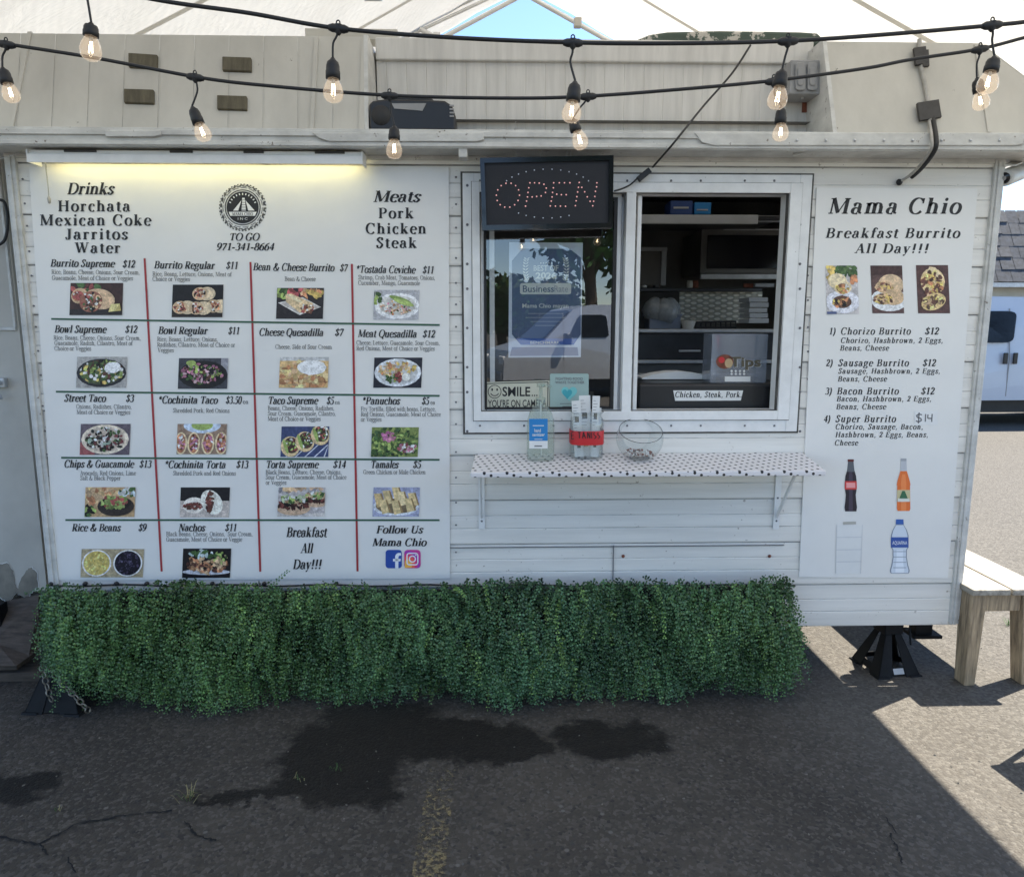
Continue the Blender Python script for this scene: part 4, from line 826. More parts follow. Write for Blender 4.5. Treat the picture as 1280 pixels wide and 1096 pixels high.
rp([(1152.5, 518.5), (1149, 517.5), (1145.6, 519.5), (1147, 521.6), (1151, 523), (1152, 525.4), (1148.6, 527.3), (1144.8, 526)]); rp([(1149, 515.6), (1148, 529)]); rp([(1157, 517.5), (1156.6, 527)]); rp([(1160, 518), (1159.6, 522.8), (1165, 523)]); rp([(1165.2, 517.4), (1164.6, 527.2)])
o.build('handwritten_price', ['ink_grey', 'vinyl_plain'], BB)
for k, x0, y0, x1, y1, ln_ in (('brk_a', 1031.5, 332, 1071.5, 392.6, 2.4), ('brk_b', 1088, 332, 1127.6, 391.7, 2.6), ('brk_c', 1145, 331.5, 1185, 391.7, 2.6)):
    food(Print(x0, y0, x1, y1, Yt2, ln_), k).build('food_photo', 'print_photo', BB)
def bottle_print(prof, cx_, y0, y1, layers, name, label):
    o = MB(); k = 0
    for (f0, f1, col, sc_) in layers:
        pts = [(f, w_) for f, w_ in prof if f0 <= f <= f1]
        def wat(f):
            for (fa, wa), (fb, wb) in zip(prof, prof[1:]):
                if fa <= f <= fb: return wa+(wb-wa)*(f-fa)/(fb-fa)
            return prof[-1][1]
        pts = [(f0, wat(f0))]+[p for p in pts if f0 < p[0] < f1]+[(f1, wat(f1))]; k += 1
        P = [U(cx_+w_*sc_, y0+(y1-y0)*f, Yt2-.0003*k) for f, w_ in pts]+[U(cx_-w_*sc_, y0+(y1-y0)*f, Yt2-.0003*k) for f, w_ in pts[::-1]]
        o.poly(P, 0, lin(col, 1.2))
    return o, k
cola = [(0, 3.8), (.04, 3.8), (.05, 3.4), (.2, 4.4), (.32, 6.6), (.45, 7.4), (.55, 7.6), (.68, 6.2), (.8, 6.8), (.92, 7.8), (1, 7)]
o, k = bottle_print(cola, 1063.5, 574, 639, [(0, 1, (88, 92, 98), 1), (.0, .045, (90, 30, 30), 1), (.24, 1, (40, 34, 44), 1), (.24, 1, (64, 56, 72), .35), (.42, .58, (196, 60, 60), 1), (.45, .55, (225, 150, 150), .75)], '', ''); o.build('drink_picture', 'print', BB)
soda = [(0, 3.6), (.05, 3.6), (.25, 4.2), (.42, 7.6), (.5, 8.6), (.52, 8), (.96, 8.4), (1, 7.4)]
o, k = bottle_print(soda, 1129.5, 573, 638.5, [(0, 1, (178, 180, 184), 1), (.0, .05, (150, 152, 156), 1), (.24, 1, (214, 108, 52), 1), (.3, 1, (226, 130, 74), .4), (.6, .82, (190, 180, 140), .98)], '', '')
o.poly([U(x, y, Yt2-.003) for x, y in ((1123, 626), (1136, 626), (1131, 613.5), (1128, 613.5))], 0, lin((60, 110, 80))); o.poly([U(x, y, Yt2-.0033) for x, y in ((1122, 627), (1137, 627), (1137, 623), (1122, 623))], 0, lin((225, 225, 215))); o.build('drink_picture', 'print', BB)
wat_ = [(0, 4.6), (.08, 5), (.1, 5), (.2, 9), (.3, 11), (.34, 11), (.52, 11), (.56, 9), (.7, 8.8), (.84, 10.4), (.94, 12.4), (.98, 12), (1, 10.6)]
o, k = bottle_print(wat_, 1124.7, 649, 716.6, [(.09, 1, (126, 136, 150), 1), (.105, .99, (196, 204, 214), .88), (.56, .98, (216, 222, 230), .45), (0, .09, (50, 90, 160), 1), (.33, .52, (52, 82, 150), 1)], '', '')
for f in (.6, .7, .8, .9): o.poly([U(1124.7+sx*8, 649+67*f+sy*.4, Yt2-.002) for sx, sy in ((-1, 1), (1, 1), (1, -1), (-1, -1))], 0, lin((150, 160, 172)))
sans(o, 'AQUAFINA', 1115.5, 1134, 680.5, 4.6, Yt2-.0022, 0, .01, 0, lin((225, 230, 240))); o.build('drink_picture', 'print', BB)
o = MB(); P = [U(x, y, Yt2-.0007) for x, y in ((1044.5, 716.8), (1075.5, 716.2), (1078, 657), (1046, 656))]; o.poly(P, 0)
for y in (671.5, 687, 702): strip(o, 1045.5, y, 1077, y-.3, 1.0, Yt2-.0012, 1)
strip(o, 1044.6, 716.8, 1046, 656, .7, Yt2-.0012, 1); strip(o, 1075.6, 716.8, 1078, 656, .7, Yt2-.0012, 1); strip(o, 1054, 654, 1070, 653.4, 3.4, Yt2-.0012, 2)
o.build('paper_patch', ['paper', pm('tape_clear', (.64, .65, .66), .3, var=.1), 'tan_plastic'], BB)

# ------------------------------------------------------------------ tent over the trailer
TX = U(655, 300, 2.9).x; TYF, TYN = 2.9, -3.1
zr = U(655, -16, TYF).z; pR = U(770, 48, TYF); sl_ = (zr-pR.z)/(pR.x-TX); HW = 2.97; zev = zr-sl_*HW
TENT = thing('canopy_tent', 'white cloth canopy tent with steel pipes spanning over the food trailer', 'canopy', (TX, TYN, 0))
def slope(sgn):
    o = MB(); nx, ny = 16, 22
    def P(i, j):
        u = i/nx; y = TYF+(TYN-TYF)*j/ny; sag = -.05*math.sin(math.pi*u)*(.5+.5*abs(math.sin(j/ny*math.pi*3)))-.006*math.sin(i*2.3+j*1.1)
        return Vector((TX+sgn*HW*u, y, zr-sl_*HW*u+sag))
    for i in range(nx):
        for j in range(ny): o.add([P(i, j), P(i+1, j), P(i+1, j+1), P(i, j+1)], [(0, 1, 2, 3)], 0, True)
    x = TX+sgn*HW
    for j in range(ny):                                               # short valance at the eave
        a, b = P(nx, j), P(nx, j+1); o.quad(a, b, b+Vector((0, 0, -.16)), a+Vector((0, 0, -.16)))
    # weld so shading is smooth
    return o
for sgn in (-1, 1):
    c_ = slope(sgn).build('cloth', 'tent_cloth', TENT)
    bm = bmesh.new(); bm.from_mesh(c_.data); bmesh.ops.remove_doubles(bm, verts=bm.verts, dist=1e-4); bm.to_mesh(c_.data); bm.free()
for sgn in (-1, 1):
    for y in (2.05, .9, -.3, -1.5, -2.6):
        o = MB(); n = 10
        for i in range(n):
            a, b = i/n, (i+1)/n
            za, zb_ = [zr-sl_*HW*q-.05*math.sin(math.pi*q)*1.0-.012 for q in (a, b)]
            o.quad((TX+sgn*HW*a, y-.02, za), (TX+sgn*HW*b, y-.02, zb_), (TX+sgn*HW*b, y+.02, zb_), (TX+sgn*HW*a, y+.02, za))
        o.build('cloth_seam', 'tent_seam', TENT)
    for y in (TYF, TYN):
        o = MB(); o.tube([(TX, y, zr-.05), (TX+sgn*HW, y, zev-.05)], .018, 10); o.build('rafter_pipe', 'pipe', TENT)
    o = MB(); o.tube([(TX+sgn*HW, TYF, zev-.03), (TX+sgn*HW, TYN, zev-.03)], .024, 10); o.build('eave_pipe', 'pipe', TENT)
    for y in (TYF, TYN):
        o = MB(); o.tube([(TX+sgn*HW, y, 0), (TX+sgn*HW, y, zev-.03)], .026, 10); o.box((TX+sgn*HW-.07, y-.07, 0), (TX+sgn*HW+.07, y+.07, .008)); o.build('leg', 'pipe', TENT)
o = MB(); o.tube([(TX, TYF, zr-.04), (TX, TYN, zr-.04)], .026, 10); o.build('ridge_pipe', 'pipe', TENT)
o = MB(); a, b = U(498, 42, 2.6), U(592, -2, 2.6); d = (b-a); o.tube([a-d*.4, b+d*.35], .016, 8); o.tube([a-d*.4+Vector((0, 0, -.05)), b+d*.35+Vector((0, 0, -.05))], .012, 8)
p = U(530, 33, 2.58); o.tube([p-Vector((.03, 0, .02)), p+Vector((.09, 0, -.08))], .018, 8); o.box(tuple(p+Vector((.07, -.03, -.12))), tuple(p+Vector((.12, .03, -.05)))); o.build('brace_pipe', 'pipe', TENT)
p = U(722, 29, 2.82); o = MB(); o.box(tuple(p-Vector((.03, .03, .035))), tuple(p+Vector((.03, .03, .035)))); o.build('clamp', 'tan_plastic', TENT, bevel=.01)
o = MB(); p = U(466, -6, 1.2); o.lathe([(0, -.03), (.05, -.03), (.055, 0), (.05, .03), (0, .03)], p, (0, -.4, 1), 16); lamp_ = o.build('clip_lamp', 'alu_bare', TENT)

# ------------------------------------------------------------------ things on the roof and along the eave
yk = .34
o = MB(); p, q = U(381, 40, yk), U(497, 44, yk); o.box((p.x, yk, p.z-.03), (q.x, yk+.09, p.z+.016), 0)
tag(o.build('wood_plank', 'roof_skin', base='auto', bevel=.004), 'weathered grey plank lying on the trailer roof left of the sky gap', 'plank')
o = MB(); yk = .5; top = [(795, 50), (812, 43), (835, 39.5), (900, 38), (1000, 39.5), (1022, 41), (1027, 45), (1027, 58), (795, 58)]
o.prism([U(x, y, yk) for x, y in top], (0, .5, 0)); tag(o.build('roof_hatch', 'green_flaky', base='auto', bevel=.012), 'dark green roof hatch with flaking paint on top of the trailer', 'roof hatch')
# portable stereo on the ledge
SY = -.148
BX = thing('portable_stereo', 'black portable stereo with a carry handle on the recessed ledge', 'stereo', U(516, 160, SY+.06))
zl = zE1+.005; k = U(516, 140, SY); mpp = (U(571, 140, SY).x-U(460, 140, SY).x)/111; x0 = U(461, 140, SY).x
def bx(px): return x0+(px-461)*mpp
h = lambda py: zl+(159-py)*mpp*.99
prf = [(461, 159), (461, 128), (466, 123.5), (482, 121), (530, 121.5), (556, 122.5), (565, 128), (569.5, 141), (569.5, 159)]
o = MB(); body = [(bx(x), SY, h(y)) for x, y in prf]; o.prism(body, (0, .15, 0)); o.build('body', 'black_plastic', BX, bevel=.008)
o = MB(); o.prism([(bx(x), SY-.004, h(y)) for x, y in ((490, 127), (533, 126.5), (528, 135.5), (493, 133))], (0, .004, 0)); o.build('display', 'grey_plastic', BX)
o = MB(); o.tube(smoothpts([(bx(478), SY+.06, h(123)), (bx(484), SY+.05, h(117.5)), (bx(512), SY+.05, h(117)), (bx(536), SY+.05, h(118)), (bx(541), SY+.06, h(123))], 5), .009, 8); o.build('handle', 'black_plastic', BX)
o = MB()
for i in range(4): o.box((bx(562), SY-.004, h(129+i*4.2)-.003), (bx(567.5), SY+.002, h(129+i*4.2)+.003))
o.build('vent_slot', 'grey_plastic', BX)
o = MB(); o.lathe([(0, .004), (.035, .004), (.038, 0)], (bx(476), SY, h(141)), (0, -1, 0), 22); o.build('speaker_cone', 'black_rubber', BX)
# outdoor outlet box
OYb = -.03; OB = thing('outlet_box', 'grey double outdoor outlet box beside the right roof panel', 'outlet box', U(1006, 118, OYb))
o = MB(); p, q = U(989, 74.5, OYb), U(1026, 118, OYb); o.box((p.x, OYb, q.z), (q.x, OYb+.12, p.z)); o.build('body', 'grey_plastic', OB, bevel=.006)
for c in (1001, 1016):
    o = MB(); rrect(o, c-6.2, 78, c+6.2, 113, 4, OYb-.012); f = len(o.v); o2 = MB(); o2.prism(o.v[:], (0, .011, 0)); o2.build('flip_cover', 'grey_light' if False else 'grey_plastic', OB, bevel=.003)
    o = MB(); rrect(o, c-3.6, 84, c+3.6, 107, 3, OYb-.017); o2 = MB(); o2.prism(o.v[:], (0, .004, 0)); o2.build('cover_rib', 'grey_plastic', OB, bevel=.002)
o = MB(); o.tube([U(1003, 118, OYb+.05), U(1003, 124, OYb+.05)], .008, 8); o.build('conduit_stub', 'alu_bare', OB)
o = MB(); p, q = U(1004, 125, .09), U(1028, 140.5, .09); o.box((p.x, .09, q.z), (q.x, .099, p.z)); p, q = U(1028, 118, .09), U(1031, 160, .09); o.box((p.x, .088, q.z), (q.x, .0985, p.z)); o.build('rusted_opening', 'rust', TR)
# cable held with tape patches on the right panel
CB = thing('power_cable', 'grey power cable taped to the right roof panel and looping below the eave', 'cable', U(1145, 228, -.02))
o = MB(); P = [MP(x, y, .012) for x, y in ((1147, 52), (1148, 70), (1150, 90), (1155, 112), (1158, 132), (1160, 150))]; P += [U(1166, 172, -.215), U(1165, 187, -.22), U(1152, 206, -.14), U(1138, 220, -.05), U(1124, 228, -.02)]
PP = smoothpts(P, 6); o.tube([p for p in PP[:32]], .0085, 8, 0); o.build('grey_sheath', 'conduit', CB)
o = MB(); o.tube([p+Vector((.010, -.004, 0)) for p in PP[26:56]], .0095, 8, 0); o.tube([p+Vector((-.004, 0, 0)) for p in PP[28:]], .006, 8, 1); o.lathe([(0, .012), (.011, .008), (.014, 0)], PP[-1], (0, -1, 0), 10, 0); o.build('black_sheath', ['black_rubber', 'conduit'], CB)
for cx_, cy_, w_, h_, rt in ((1147, 74, 15, 21, -8), (1153, 77, 8, 20, -3), (1157.5, 141.5, 27, 22, -9)):
    a = R(rt); P = [MP(cx_+(x*math.cos(a)-y*math.sin(a)), cy_+(x*math.sin(a)+y*math.cos(a)), .024) for x, y in ((-w_/2, -h_/2), (w_/2, -h_/2), (w_/2, h_/2), (-w_/2, h_/2))]
    o = MB(); o.prism(P, (0, .010, -.004)); o.build('tape_patch', 'tape', CB)
# shop light over the banner
FX = thing('strip_light', 'long white strip light glowing under the eave above the menu banner', 'strip light', U(243, 204, -.1))
yA, yB = -.135, -.045; p, q = U(33, 182, yA), U(452, 203, yA); zt_ = min(U(240, 185, yA).z, zE0-.004); zb_ = U(240, 204, yA).z
o = MB(); o.prism([(p.x, yA, zb_), (p.x, yA, zb_+.032), (p.x, yA+.014, zb_+.036), (p.x, yA+.014, zt_), (p.x, yB, zt_), (p.x, yB, zt_-.012), (p.x, yA+.02, zt_-.012), (p.x, yA+.006, zb_+.03), (p.x, yA+.006, zb_)], (q.x-p.x, 0, 0)); o.build('housing', 'alu_frame', FX)
o = MB(); o.box((p.x-.004, yA-.001, zb_), (p.x, yB, zt_)); o.box((q.x, yA-.001, zb_), (q.x+.004, yB, zt_)); o.build('end_cap', 'alu_frame', FX)
o = MB(); o.tube([(p.x+.03, (yA+yB)/2+.01, zt_-.024), (q.x-.03, (yA+yB)/2+.01, zt_-.024)], .009, 10); o.build('tube', 'tube_light', FX)
for a, b in ((81, 121), (213, 241), (305, 330), (394, 431)):
    o = MB(); u, v = U(a, 181, yA+.02), U(b, 181, yA+.02); o.box((u.x, yA+.008, zt_-.008), (v.x, yA+.03, zt_+.001)); o.build('tape_strap', 'tape', FX)
o = MB(); PP = smoothpts([U(57, 204, -.07), U(58, 215, -.05), U(60, 232, -.045), U(61, 246, -.045)], 5); o.tube(PP, .0022, 6); o.lathe([(0, 0), (.005, .002), (.007, .02), (.003, .03), (0, .032)], PP[-1]-Vector((0, 0, .028)), (0, 0, 1), 10); o.build('pull_cord', 'tan_plastic', FX)
# electric OPEN sign
OY = -.135
OS = thing('open_sign', 'black electric OPEN sign hanging by thin chains in front of the left window', 'open sign', U(684, 288, OY))
c4 = [U(600, 198.5, OY), U(766.5, 195, OY), U(765.5, 285, OY), U(603, 288.5, OY)]
o = MB(); q = [p.copy() for p in c4]; o.prism([q[3], q[2], q[1], q[0]], (0, .035, 0)); o.build('case', 'black_gloss', OS, bevel=.004)
o = MB(); ctr = sum(c4, Vector())/4; q = [ctr+(p-ctr)*1.0 for p in c4]; inn = [ctr+Vector(((p-ctr).x*.935, 0, (p-ctr).z*.86)) for p in c4]
for i in range(4):
    j = (i+1) % 4; v = Vector((0, -.012, 0)); o.add([q[i], q[j], inn[j], inn[i], q[i]+v, q[j]+v, inn[j]+v, inn[i]+v], [(4, 5, 6, 7), (0, 1, 5, 4), (3, 2, 6, 7)], 0)
o.build('rim', 'black_gloss', OS)
def dot(mb, px, py, r, mat): mb.lathe([(0, .003), (r*.7, .0022), (r, 0)], U(px, py, OY-.0016), (0, -1, 0), 8, mat)
z1p = lambda x, y: (570+x/4.98, 180+y/4.98)
o = MB(); o.poly([p+Vector((0, -.0015, 0)) for p in inn], 2)
for i in range(14): a = 2*math.pi*i/14; dot(o, *z1p(323+72*math.cos(a)+4*math.sin(a), 320-76*math.sin(a)), .0029, 0)
for x, y in ((433, 388), (439, 357), (445, 331), (448, 303), (453, 274), (460, 243), (489, 243), (518, 245), (547, 252), (562, 276), (557, 303), (530, 325), (502, 328), (474, 331),
             (587, 387), (593, 357), (598, 331), (601, 303), (606, 274), (608, 243), (643, 243), (675, 243), (709, 243), (627, 314), (656, 317), (686, 317), (619, 388), (650, 388), (682, 389),
             (743, 385), (748, 355), (752, 329), (757, 300), (762, 271), (767, 241), (783, 271), (801, 299), (817, 330), (835, 358), (851, 386), (857, 358), (864, 328), (868, 296), (875, 268), (877, 243)): dot(o, *z1p(x, y), .0029, 0)
for i in range(34):
    a = 2*math.pi*i/34; x, y = 570+300*math.cos(a), 310-152*math.sin(a)
    if 60 < math.degrees(a) % 360 < 150 or 225 < math.degrees(a) % 360 < 300 or 25 < math.degrees(a) < 150: dot(o, *z1p(x, y), .0026, 1)
o.build('face', ['led_red', 'led_white', 'sign_face'], OS)
o = MB()
for a, b in (((644, 152), (645, 197)), ((691, 162), (675, 197)), ((713, 160), (708, 196)), ((716, 160), (713, 196))):
    A_, B_ = U(*a, -.19), U(*b, OY+.01); n = 14
    o.tube([A_.lerp(B_, i/n)+Vector((.003*(-1)**i, .002*(-1)**(i//2), 0)) for i in range(n+1)], .0014, 5)
o.build('hanging_chain', 'alu_bare', OS)
CD = thing('sign_cord', 'black cord with an inline box running from the roof to the open sign', 'cord', U(805, 218, -.05))
o = MB(); o.tube(smoothpts([U(938, 57, -.02), U(915, 92, -.06), (U(880, 132, -.1)), U(855, 163, -.2), U(838, 184, -.2), U(816, 209, -.06)], 6), .0045, 6); o.tube(smoothpts([U(797, 223, -.06), U(788, 231, -.05), U(778, 236, -.07), U(768, 239, -.1)], 5), .0035, 6); o.build('wire', 'black_rubber', CD)
o = MB(); a, b = U(813, 212, -.06), U(798, 224.5, -.06); d = (b-a).normalized(); n_ = Vector((-d.z, 0, d.x))*.012; o.prism([a-n_, a+n_, b+n_, b-n_], (0, .02, 0)); o.build('inline_box', 'black_plastic', CD, bevel=.003)
o = MB(); o.tube(smoothpts([U(580, 190, -.05), U(700, 192, -.05), U(850, 191, -.05), U(1000, 191, -.05), U(1018, 186, -.1)], 5), .004, 6); tag(o.build('eave_wire', 'black_rubber', base='auto'), 'thin black wire stapled under the eave above the service window', 'wire')
o = MB(); a = U(573, 182, -.17); o.box((a.x, -.17, a.z-.045), (a.x+.035, -.10, a.z+.02)); o.build('awning_bracket', 'trim_paint', TR, bevel=.004)
o = MB(); a, b = U(992, 194, -.1), U(1021, 186, -.17); o.tube([a, b], .007, 6); o.build('awning_hook', 'trim_paint', TR)
# bullet camera at the right end
SCM = thing('security_camera', 'small white bullet security camera under the right end of the eave', 'security camera', U(1262, 216, .1))
o = MB(); a, b = U(1255, 223, -.02), U(1300, 205, .25); d = (b-a).normalized(); o.lathe([(0, 0), (.026, 0), (.034, .004), (.036, .02), (.036, .2), (.03, .21), (0, .21)], a, d, 20); o.build('body', 'trim_paint', SCM)
o = MB(); o.lathe([(0, -.004), (.022, -.003), (.025, .002)], a, d, 18); o.lathe([(0, -.010), (.008, -.009), (.01, -.003)], a, d, 12, 1); o.build('lens', ['black_gloss', 'grey_plastic'], SCM)
o = MB(); o.prism([a+Vector((-.02, -.02, .045)), a+Vector((.03, -.02, .045)), a+d*.24+Vector((.03, 0, .045)), a+d*.24+Vector((-.03, 0, .045))], (0, 0, .006)); o.build('sun_shade', 'trim_paint', SCM)
o = MB(); o.tube([a+d*.12+Vector((0, 0, .035)), a+d*.12+Vector((0, .06, .12))], .012, 8); o.box(tuple(a+d*.12+Vector((-.03, .03, .12))), tuple(a+d*.12+Vector((.03, .09, .135)))); o.build('bracket', 'trim_paint', SCM)

# ------------------------------------------------------------------ string lights
def strand(name, label, path, Y, bulbs, rb):
    P = [U(x, y, Y+dy) for x, y, dy in path]; T0 = thing(name, label, 'string lights', P[len(P)//2])
    tag(T0, group='string lights across the trailer front')
    o = MB(); pts = smoothpts(P, 8); o.tube(pts, .0046, 7)
    o.build('cable', 'black_rubber', T0)
    for (nx, ny, sx0, sy0, sx1, sy1, bx1, by1, dy) in bulbs:
        y = Y+dy; s0, s1, be = U(sx0, sy0, y), U(sx1, sy1, y), U(bx1, by1, y); ax = (be-s0).normalized(); o = MB()
        if nx is not None:
            nd = U(nx, ny, y); bend = nd.lerp(s0, .5)+Vector((random.uniform(-.008, .008), .004, 0))
            o.tube(smoothpts([nd, nd.lerp(bend, .5)+Vector((.002, 0, 0)), bend, s0], 4), .0026, 6); e = U(nx+17, ny, y)-nd; hw = .022
            j = min(range(len(pts)-1), key=lambda i: (pts[i]-nd).length); tdir = (pts[min(j+2, len(pts)-1)]-pts[max(j-2, 0)]).normalized()
            o.tube([nd-tdir*hw, nd-tdir*hw*.6, nd+tdir*hw*.6, nd+tdir*hw], [.006, .0095, .0095, .006], 8); o.lathe([(.009, -.008), (.008, .008), (.003, .014)], nd, (0, 0, -1), 10)
            o.tube([nd+Vector((.004*math.cos(q), 0, .012+.005*math.sin(q))) for q in np.linspace(-.6, 3.8, 8)], .0016, 5)
        L = (s1-s0).length; o.lathe([(0, 0), (.004, .001), (.0075, .006), (rb*.55, L*.22), (rb*.66, L*.4), (rb*.68, L*.62), (rb*.72, L*.66), (rb*.72, L), (rb*.5, L)], s0, ax, 18)
        sk = o.build('socket', 'black_rubber', T0)
        Lb = (be-s1).length; o = MB(); pf = [(rb*.5, -.002), (rb*.62, Lb*.1), (rb*.84, Lb*.28), (rb*.98, Lb*.5), (rb, Lb*.62), (rb*.9, Lb*.8), (rb*.6, Lb*.94), (rb*.25, Lb*.99), (0, Lb)]
        o.lathe(pf, s1, ax, 20, 0)
        side = ax.cross(Vector((0, 1, 0))).normalized()
        for q in (-.10, .10):
            o.tube([s1+ax*Lb*.2+side*rb*q*.8, s1+ax*Lb*.66+side*rb*q*1.6], .0011, 5, 1)
        o.lathe([(.003, 0), (.0045, Lb*.12), (.002, Lb*.24), (0, Lb*.25)], s1, ax, 8, 2)
        o.build('bulb', ['bulb_glass', 'filament', 'tan_plastic'], sk)
strand('string_lights', 'upper black string of glowing clear bulbs crossing in front of the trailer roof', [(-90, -70, 0), (40, -32, 0), (195, 0, 0), (310, 16.5, 0), (420, 35.5, 0), (560, 47, 0), (717, 53.5, 0), (850, 54.5, 0), (985, 51.5, 0), (1100, 44, 0), (1240, 32, 0), (1300, 25, 0), (1420, 5, 0)], -1.42,
       [(102, -22, 114, 28, 114, 46, 112.5, 77, 0), (423, 36, 416, 72, 416.5, 99, 416.5, 129, 0), (716, 54, 719, 101, 716, 127, 713.5, 154, 0), (985, 52, 978, 86, 974.5, 109, 969, 137, 0), (1240, 32, 1243, 70, 1238, 90, 1232, 118, 0)], .0225)
strand('string_lights', 'lower black string of glowing clear bulbs hanging in front of the eave', [(-120, 34, 0), (0, 54, 0), (120, 73, 0), (245, 96.5, 0), (330, 107, 0), (487, 119.5, 0), (640, 123, 0), (735, 120.5, 0), (850, 112, 0), (967, 101, 0), (1080, 86, 0), (1140, 74.5, 0), (1225, 61.5, 0), (1290, 45, 0), (1400, 18, 0)], -1.12,
       [(8, 56, 3, 84, 10, 105, 16, 129, 0), (244, 97, 240, 133, 249, 155, 257, 177, 0), (487, 120, 493, 157, 493, 175, 492, 199, 0), (735, 121, 716, 148, 722, 164, 726, 188, 0), (967, 102, 977, 133, 976.5, 155, 974, 177, 0), (1225, 62, 1221, 97, 1224, 116, 1228, 138, 0)], .0215)

# ------------------------------------------------------------------ counter shelf
SH = thing('counter_shelf', 'narrow counter shelf covered in white polka dot vinyl below the service window', 'shelf', (U(800, 640).x, -.12, U(800, 660).z))
zs = U(800, 566, -.01).z; dS = .265
o = MB(); B = [U(597, 566, -.014), U(1002, 566, -.014)]; fl, fr_ = U(588, 589, -dS), U(1033, 590, -dS)
fl.z = fr_.z = (fl.z+fr_.z)/2; zf_ = fl.z; v = [Vector((B[0].x, -.014, zs)), Vector((B[1].x, -.014, zs)), Vector((fr_.x-.02, -dS+.02, zf_)), Vector((fr_.x-.05, -dS, zf_)), Vector((fl.x, -dS, zf_))]
v = [Vector((B[0].x-.01, -.014, zs)), Vector((fl.x, -dS, zf_)), Vector((fr_.x, -dS, zf_)), Vector((B[1].x+.004, -.014, zs))]
o.prism(v, (0, 0, -.022)); o.build('top', 'polka', SH, bevel=.004)
def shelfz(y): return zs+(zf_-zs)*((-.014-y)/(dS-.014))
for px, lean in ((602, 0), (972, .02)):
    o = MB(); x = U(px, 620, -.016).x; w2 = .0135; zt2, zb2 = zs-.03, U(px, 661, -.016).z
    o.box((x-w2, -.02, zb2), (x+w2, -.0145, zt2)); o.box((x-w2, -.23, zt2-.002), (x+w2, -.02, zt2+.003))
    o.prism([(x-.004, -.02, zb2+.05), (x-.004, -.021, zb2+.075), (x-.004, -.205, zt2-.002), (x-.004, -.22, zt2-.002)], (.008, 0, 0))
    for f in (.12, .45): o.lathe([(0, .003), (.004, .002), (.005, 0)], (x, -.02, zb2+(zt2-zb2)*f), (0, -1, 0), 8, 1)
    o.build('bracket', ['alu_frame', 'ink_grey'], SH)
# hand sanitiser bottle
def onshelf(px, py):                                                   # point on the shelf seen at a pixel
    d = ray(px, py)
    for k_ in range(400):
        y = -.26+k_*.0006; p = CAM+d*((y+D)/d.y)
        if p.z <= shelfz(y)+.0005: return p
    return U(px, py, -.1)
bp_ = onshelf(675.5, 566); bp_.z = shelfz(bp_.y); mp = (U(692, 560, bp_.y).x-U(658, 560, bp_.y).x)/34
SB = thing('sanitizer_bottle', 'clear pump bottle of hand sanitizer with a blue label on the polka dot shelf', 'bottle', bp_)
o = MB(); hw = 17*mp; P_ = [(.86, 0), (.98, .006), (1, .03), (1, .105), (1, .17), (.96, .20), (.8, .235), (.52, .262), (.3, .275), (.3, .285)]
Hs = 72*mp/.285
def sqlathe(mb, prof, org, r, hs, sq, n=28, mat=0, ex=.55):
    vs = []
    for rr, hh in prof:
        for j in range(n):
            a = 2*math.pi*j/n; c_, s_ = math.cos(a), math.sin(a); vs.append(Vector(org)+Vector((math.copysign(abs(c_)**ex, c_)*rr*r, math.copysign(abs(s_)**ex, s_)*rr*r*sq, hh*hs)))
    mb.add(vs, [(i*n+j, i*n+(j+1) % n, (i+1)*n+(j+1) % n, (i+1)*n+j) for i in range(len(prof)-1) for j in range(n)]+[tuple(range(n))[::-1]], mat, True)
sqlathe(o, P_, bp_+Vector((0, 0, .001)), hw, Hs, .62); o.build('bottle', 'bottle_plastic', SB)
o = MB(); t0 = bp_+Vector((0, 0, .285*Hs)); o.lathe([(.35*hw, 0), (.35*hw, .02), (.2*hw, .022), (.14*hw, .024), (.14*hw, .064), (.3*hw, .066), (.3*hw, .080), (0, .082)], t0, (0, 0, 1), 16); o.tube([t0+Vector((0, 0, .073)), t0+Vector((.03, -.01, .072)), t0+Vector((.042, -.014, .064))], .006, 8); o.build('pump', 'bottle_plastic', SB)
o = MB(); o.tube([bp_+Vector((.004, 0, .02)), t0], .003, 6); o.build('dip_tube', 'paper', SB)
o = MB(); yl = bp_.y-hw*.62-.0012; o.quad(U(661.5, 551, yl), U(684.5, 551, yl), U(684.5, 523.5, yl), U(661.5, 523.5, yl), 0); o.quad(U(661.5, 560.5, yl), U(684.5, 560.5, yl), U(684.5, 551, yl), U(661.5, 551, yl), 1)
sans(o, 'hand', 668, 676, 540, 4.4, yl-.0006, 0, .015, 1); sans(o, 'sanitizer', 665.5, 681, 545, 4, yl-.0006, 0, .015, 1)
strip(o, 666, 532, 680, 532, 1, yl-.0006, 1); strip(o, 668, 549, 678, 549, .7, yl-.0006, 1); strip(o, 668, 557.5, 677.5, 557.5, 1.5, yl-.0006, 2)
o.build('label', ['blue_label', 'paper', 'ink_grey'], SB)
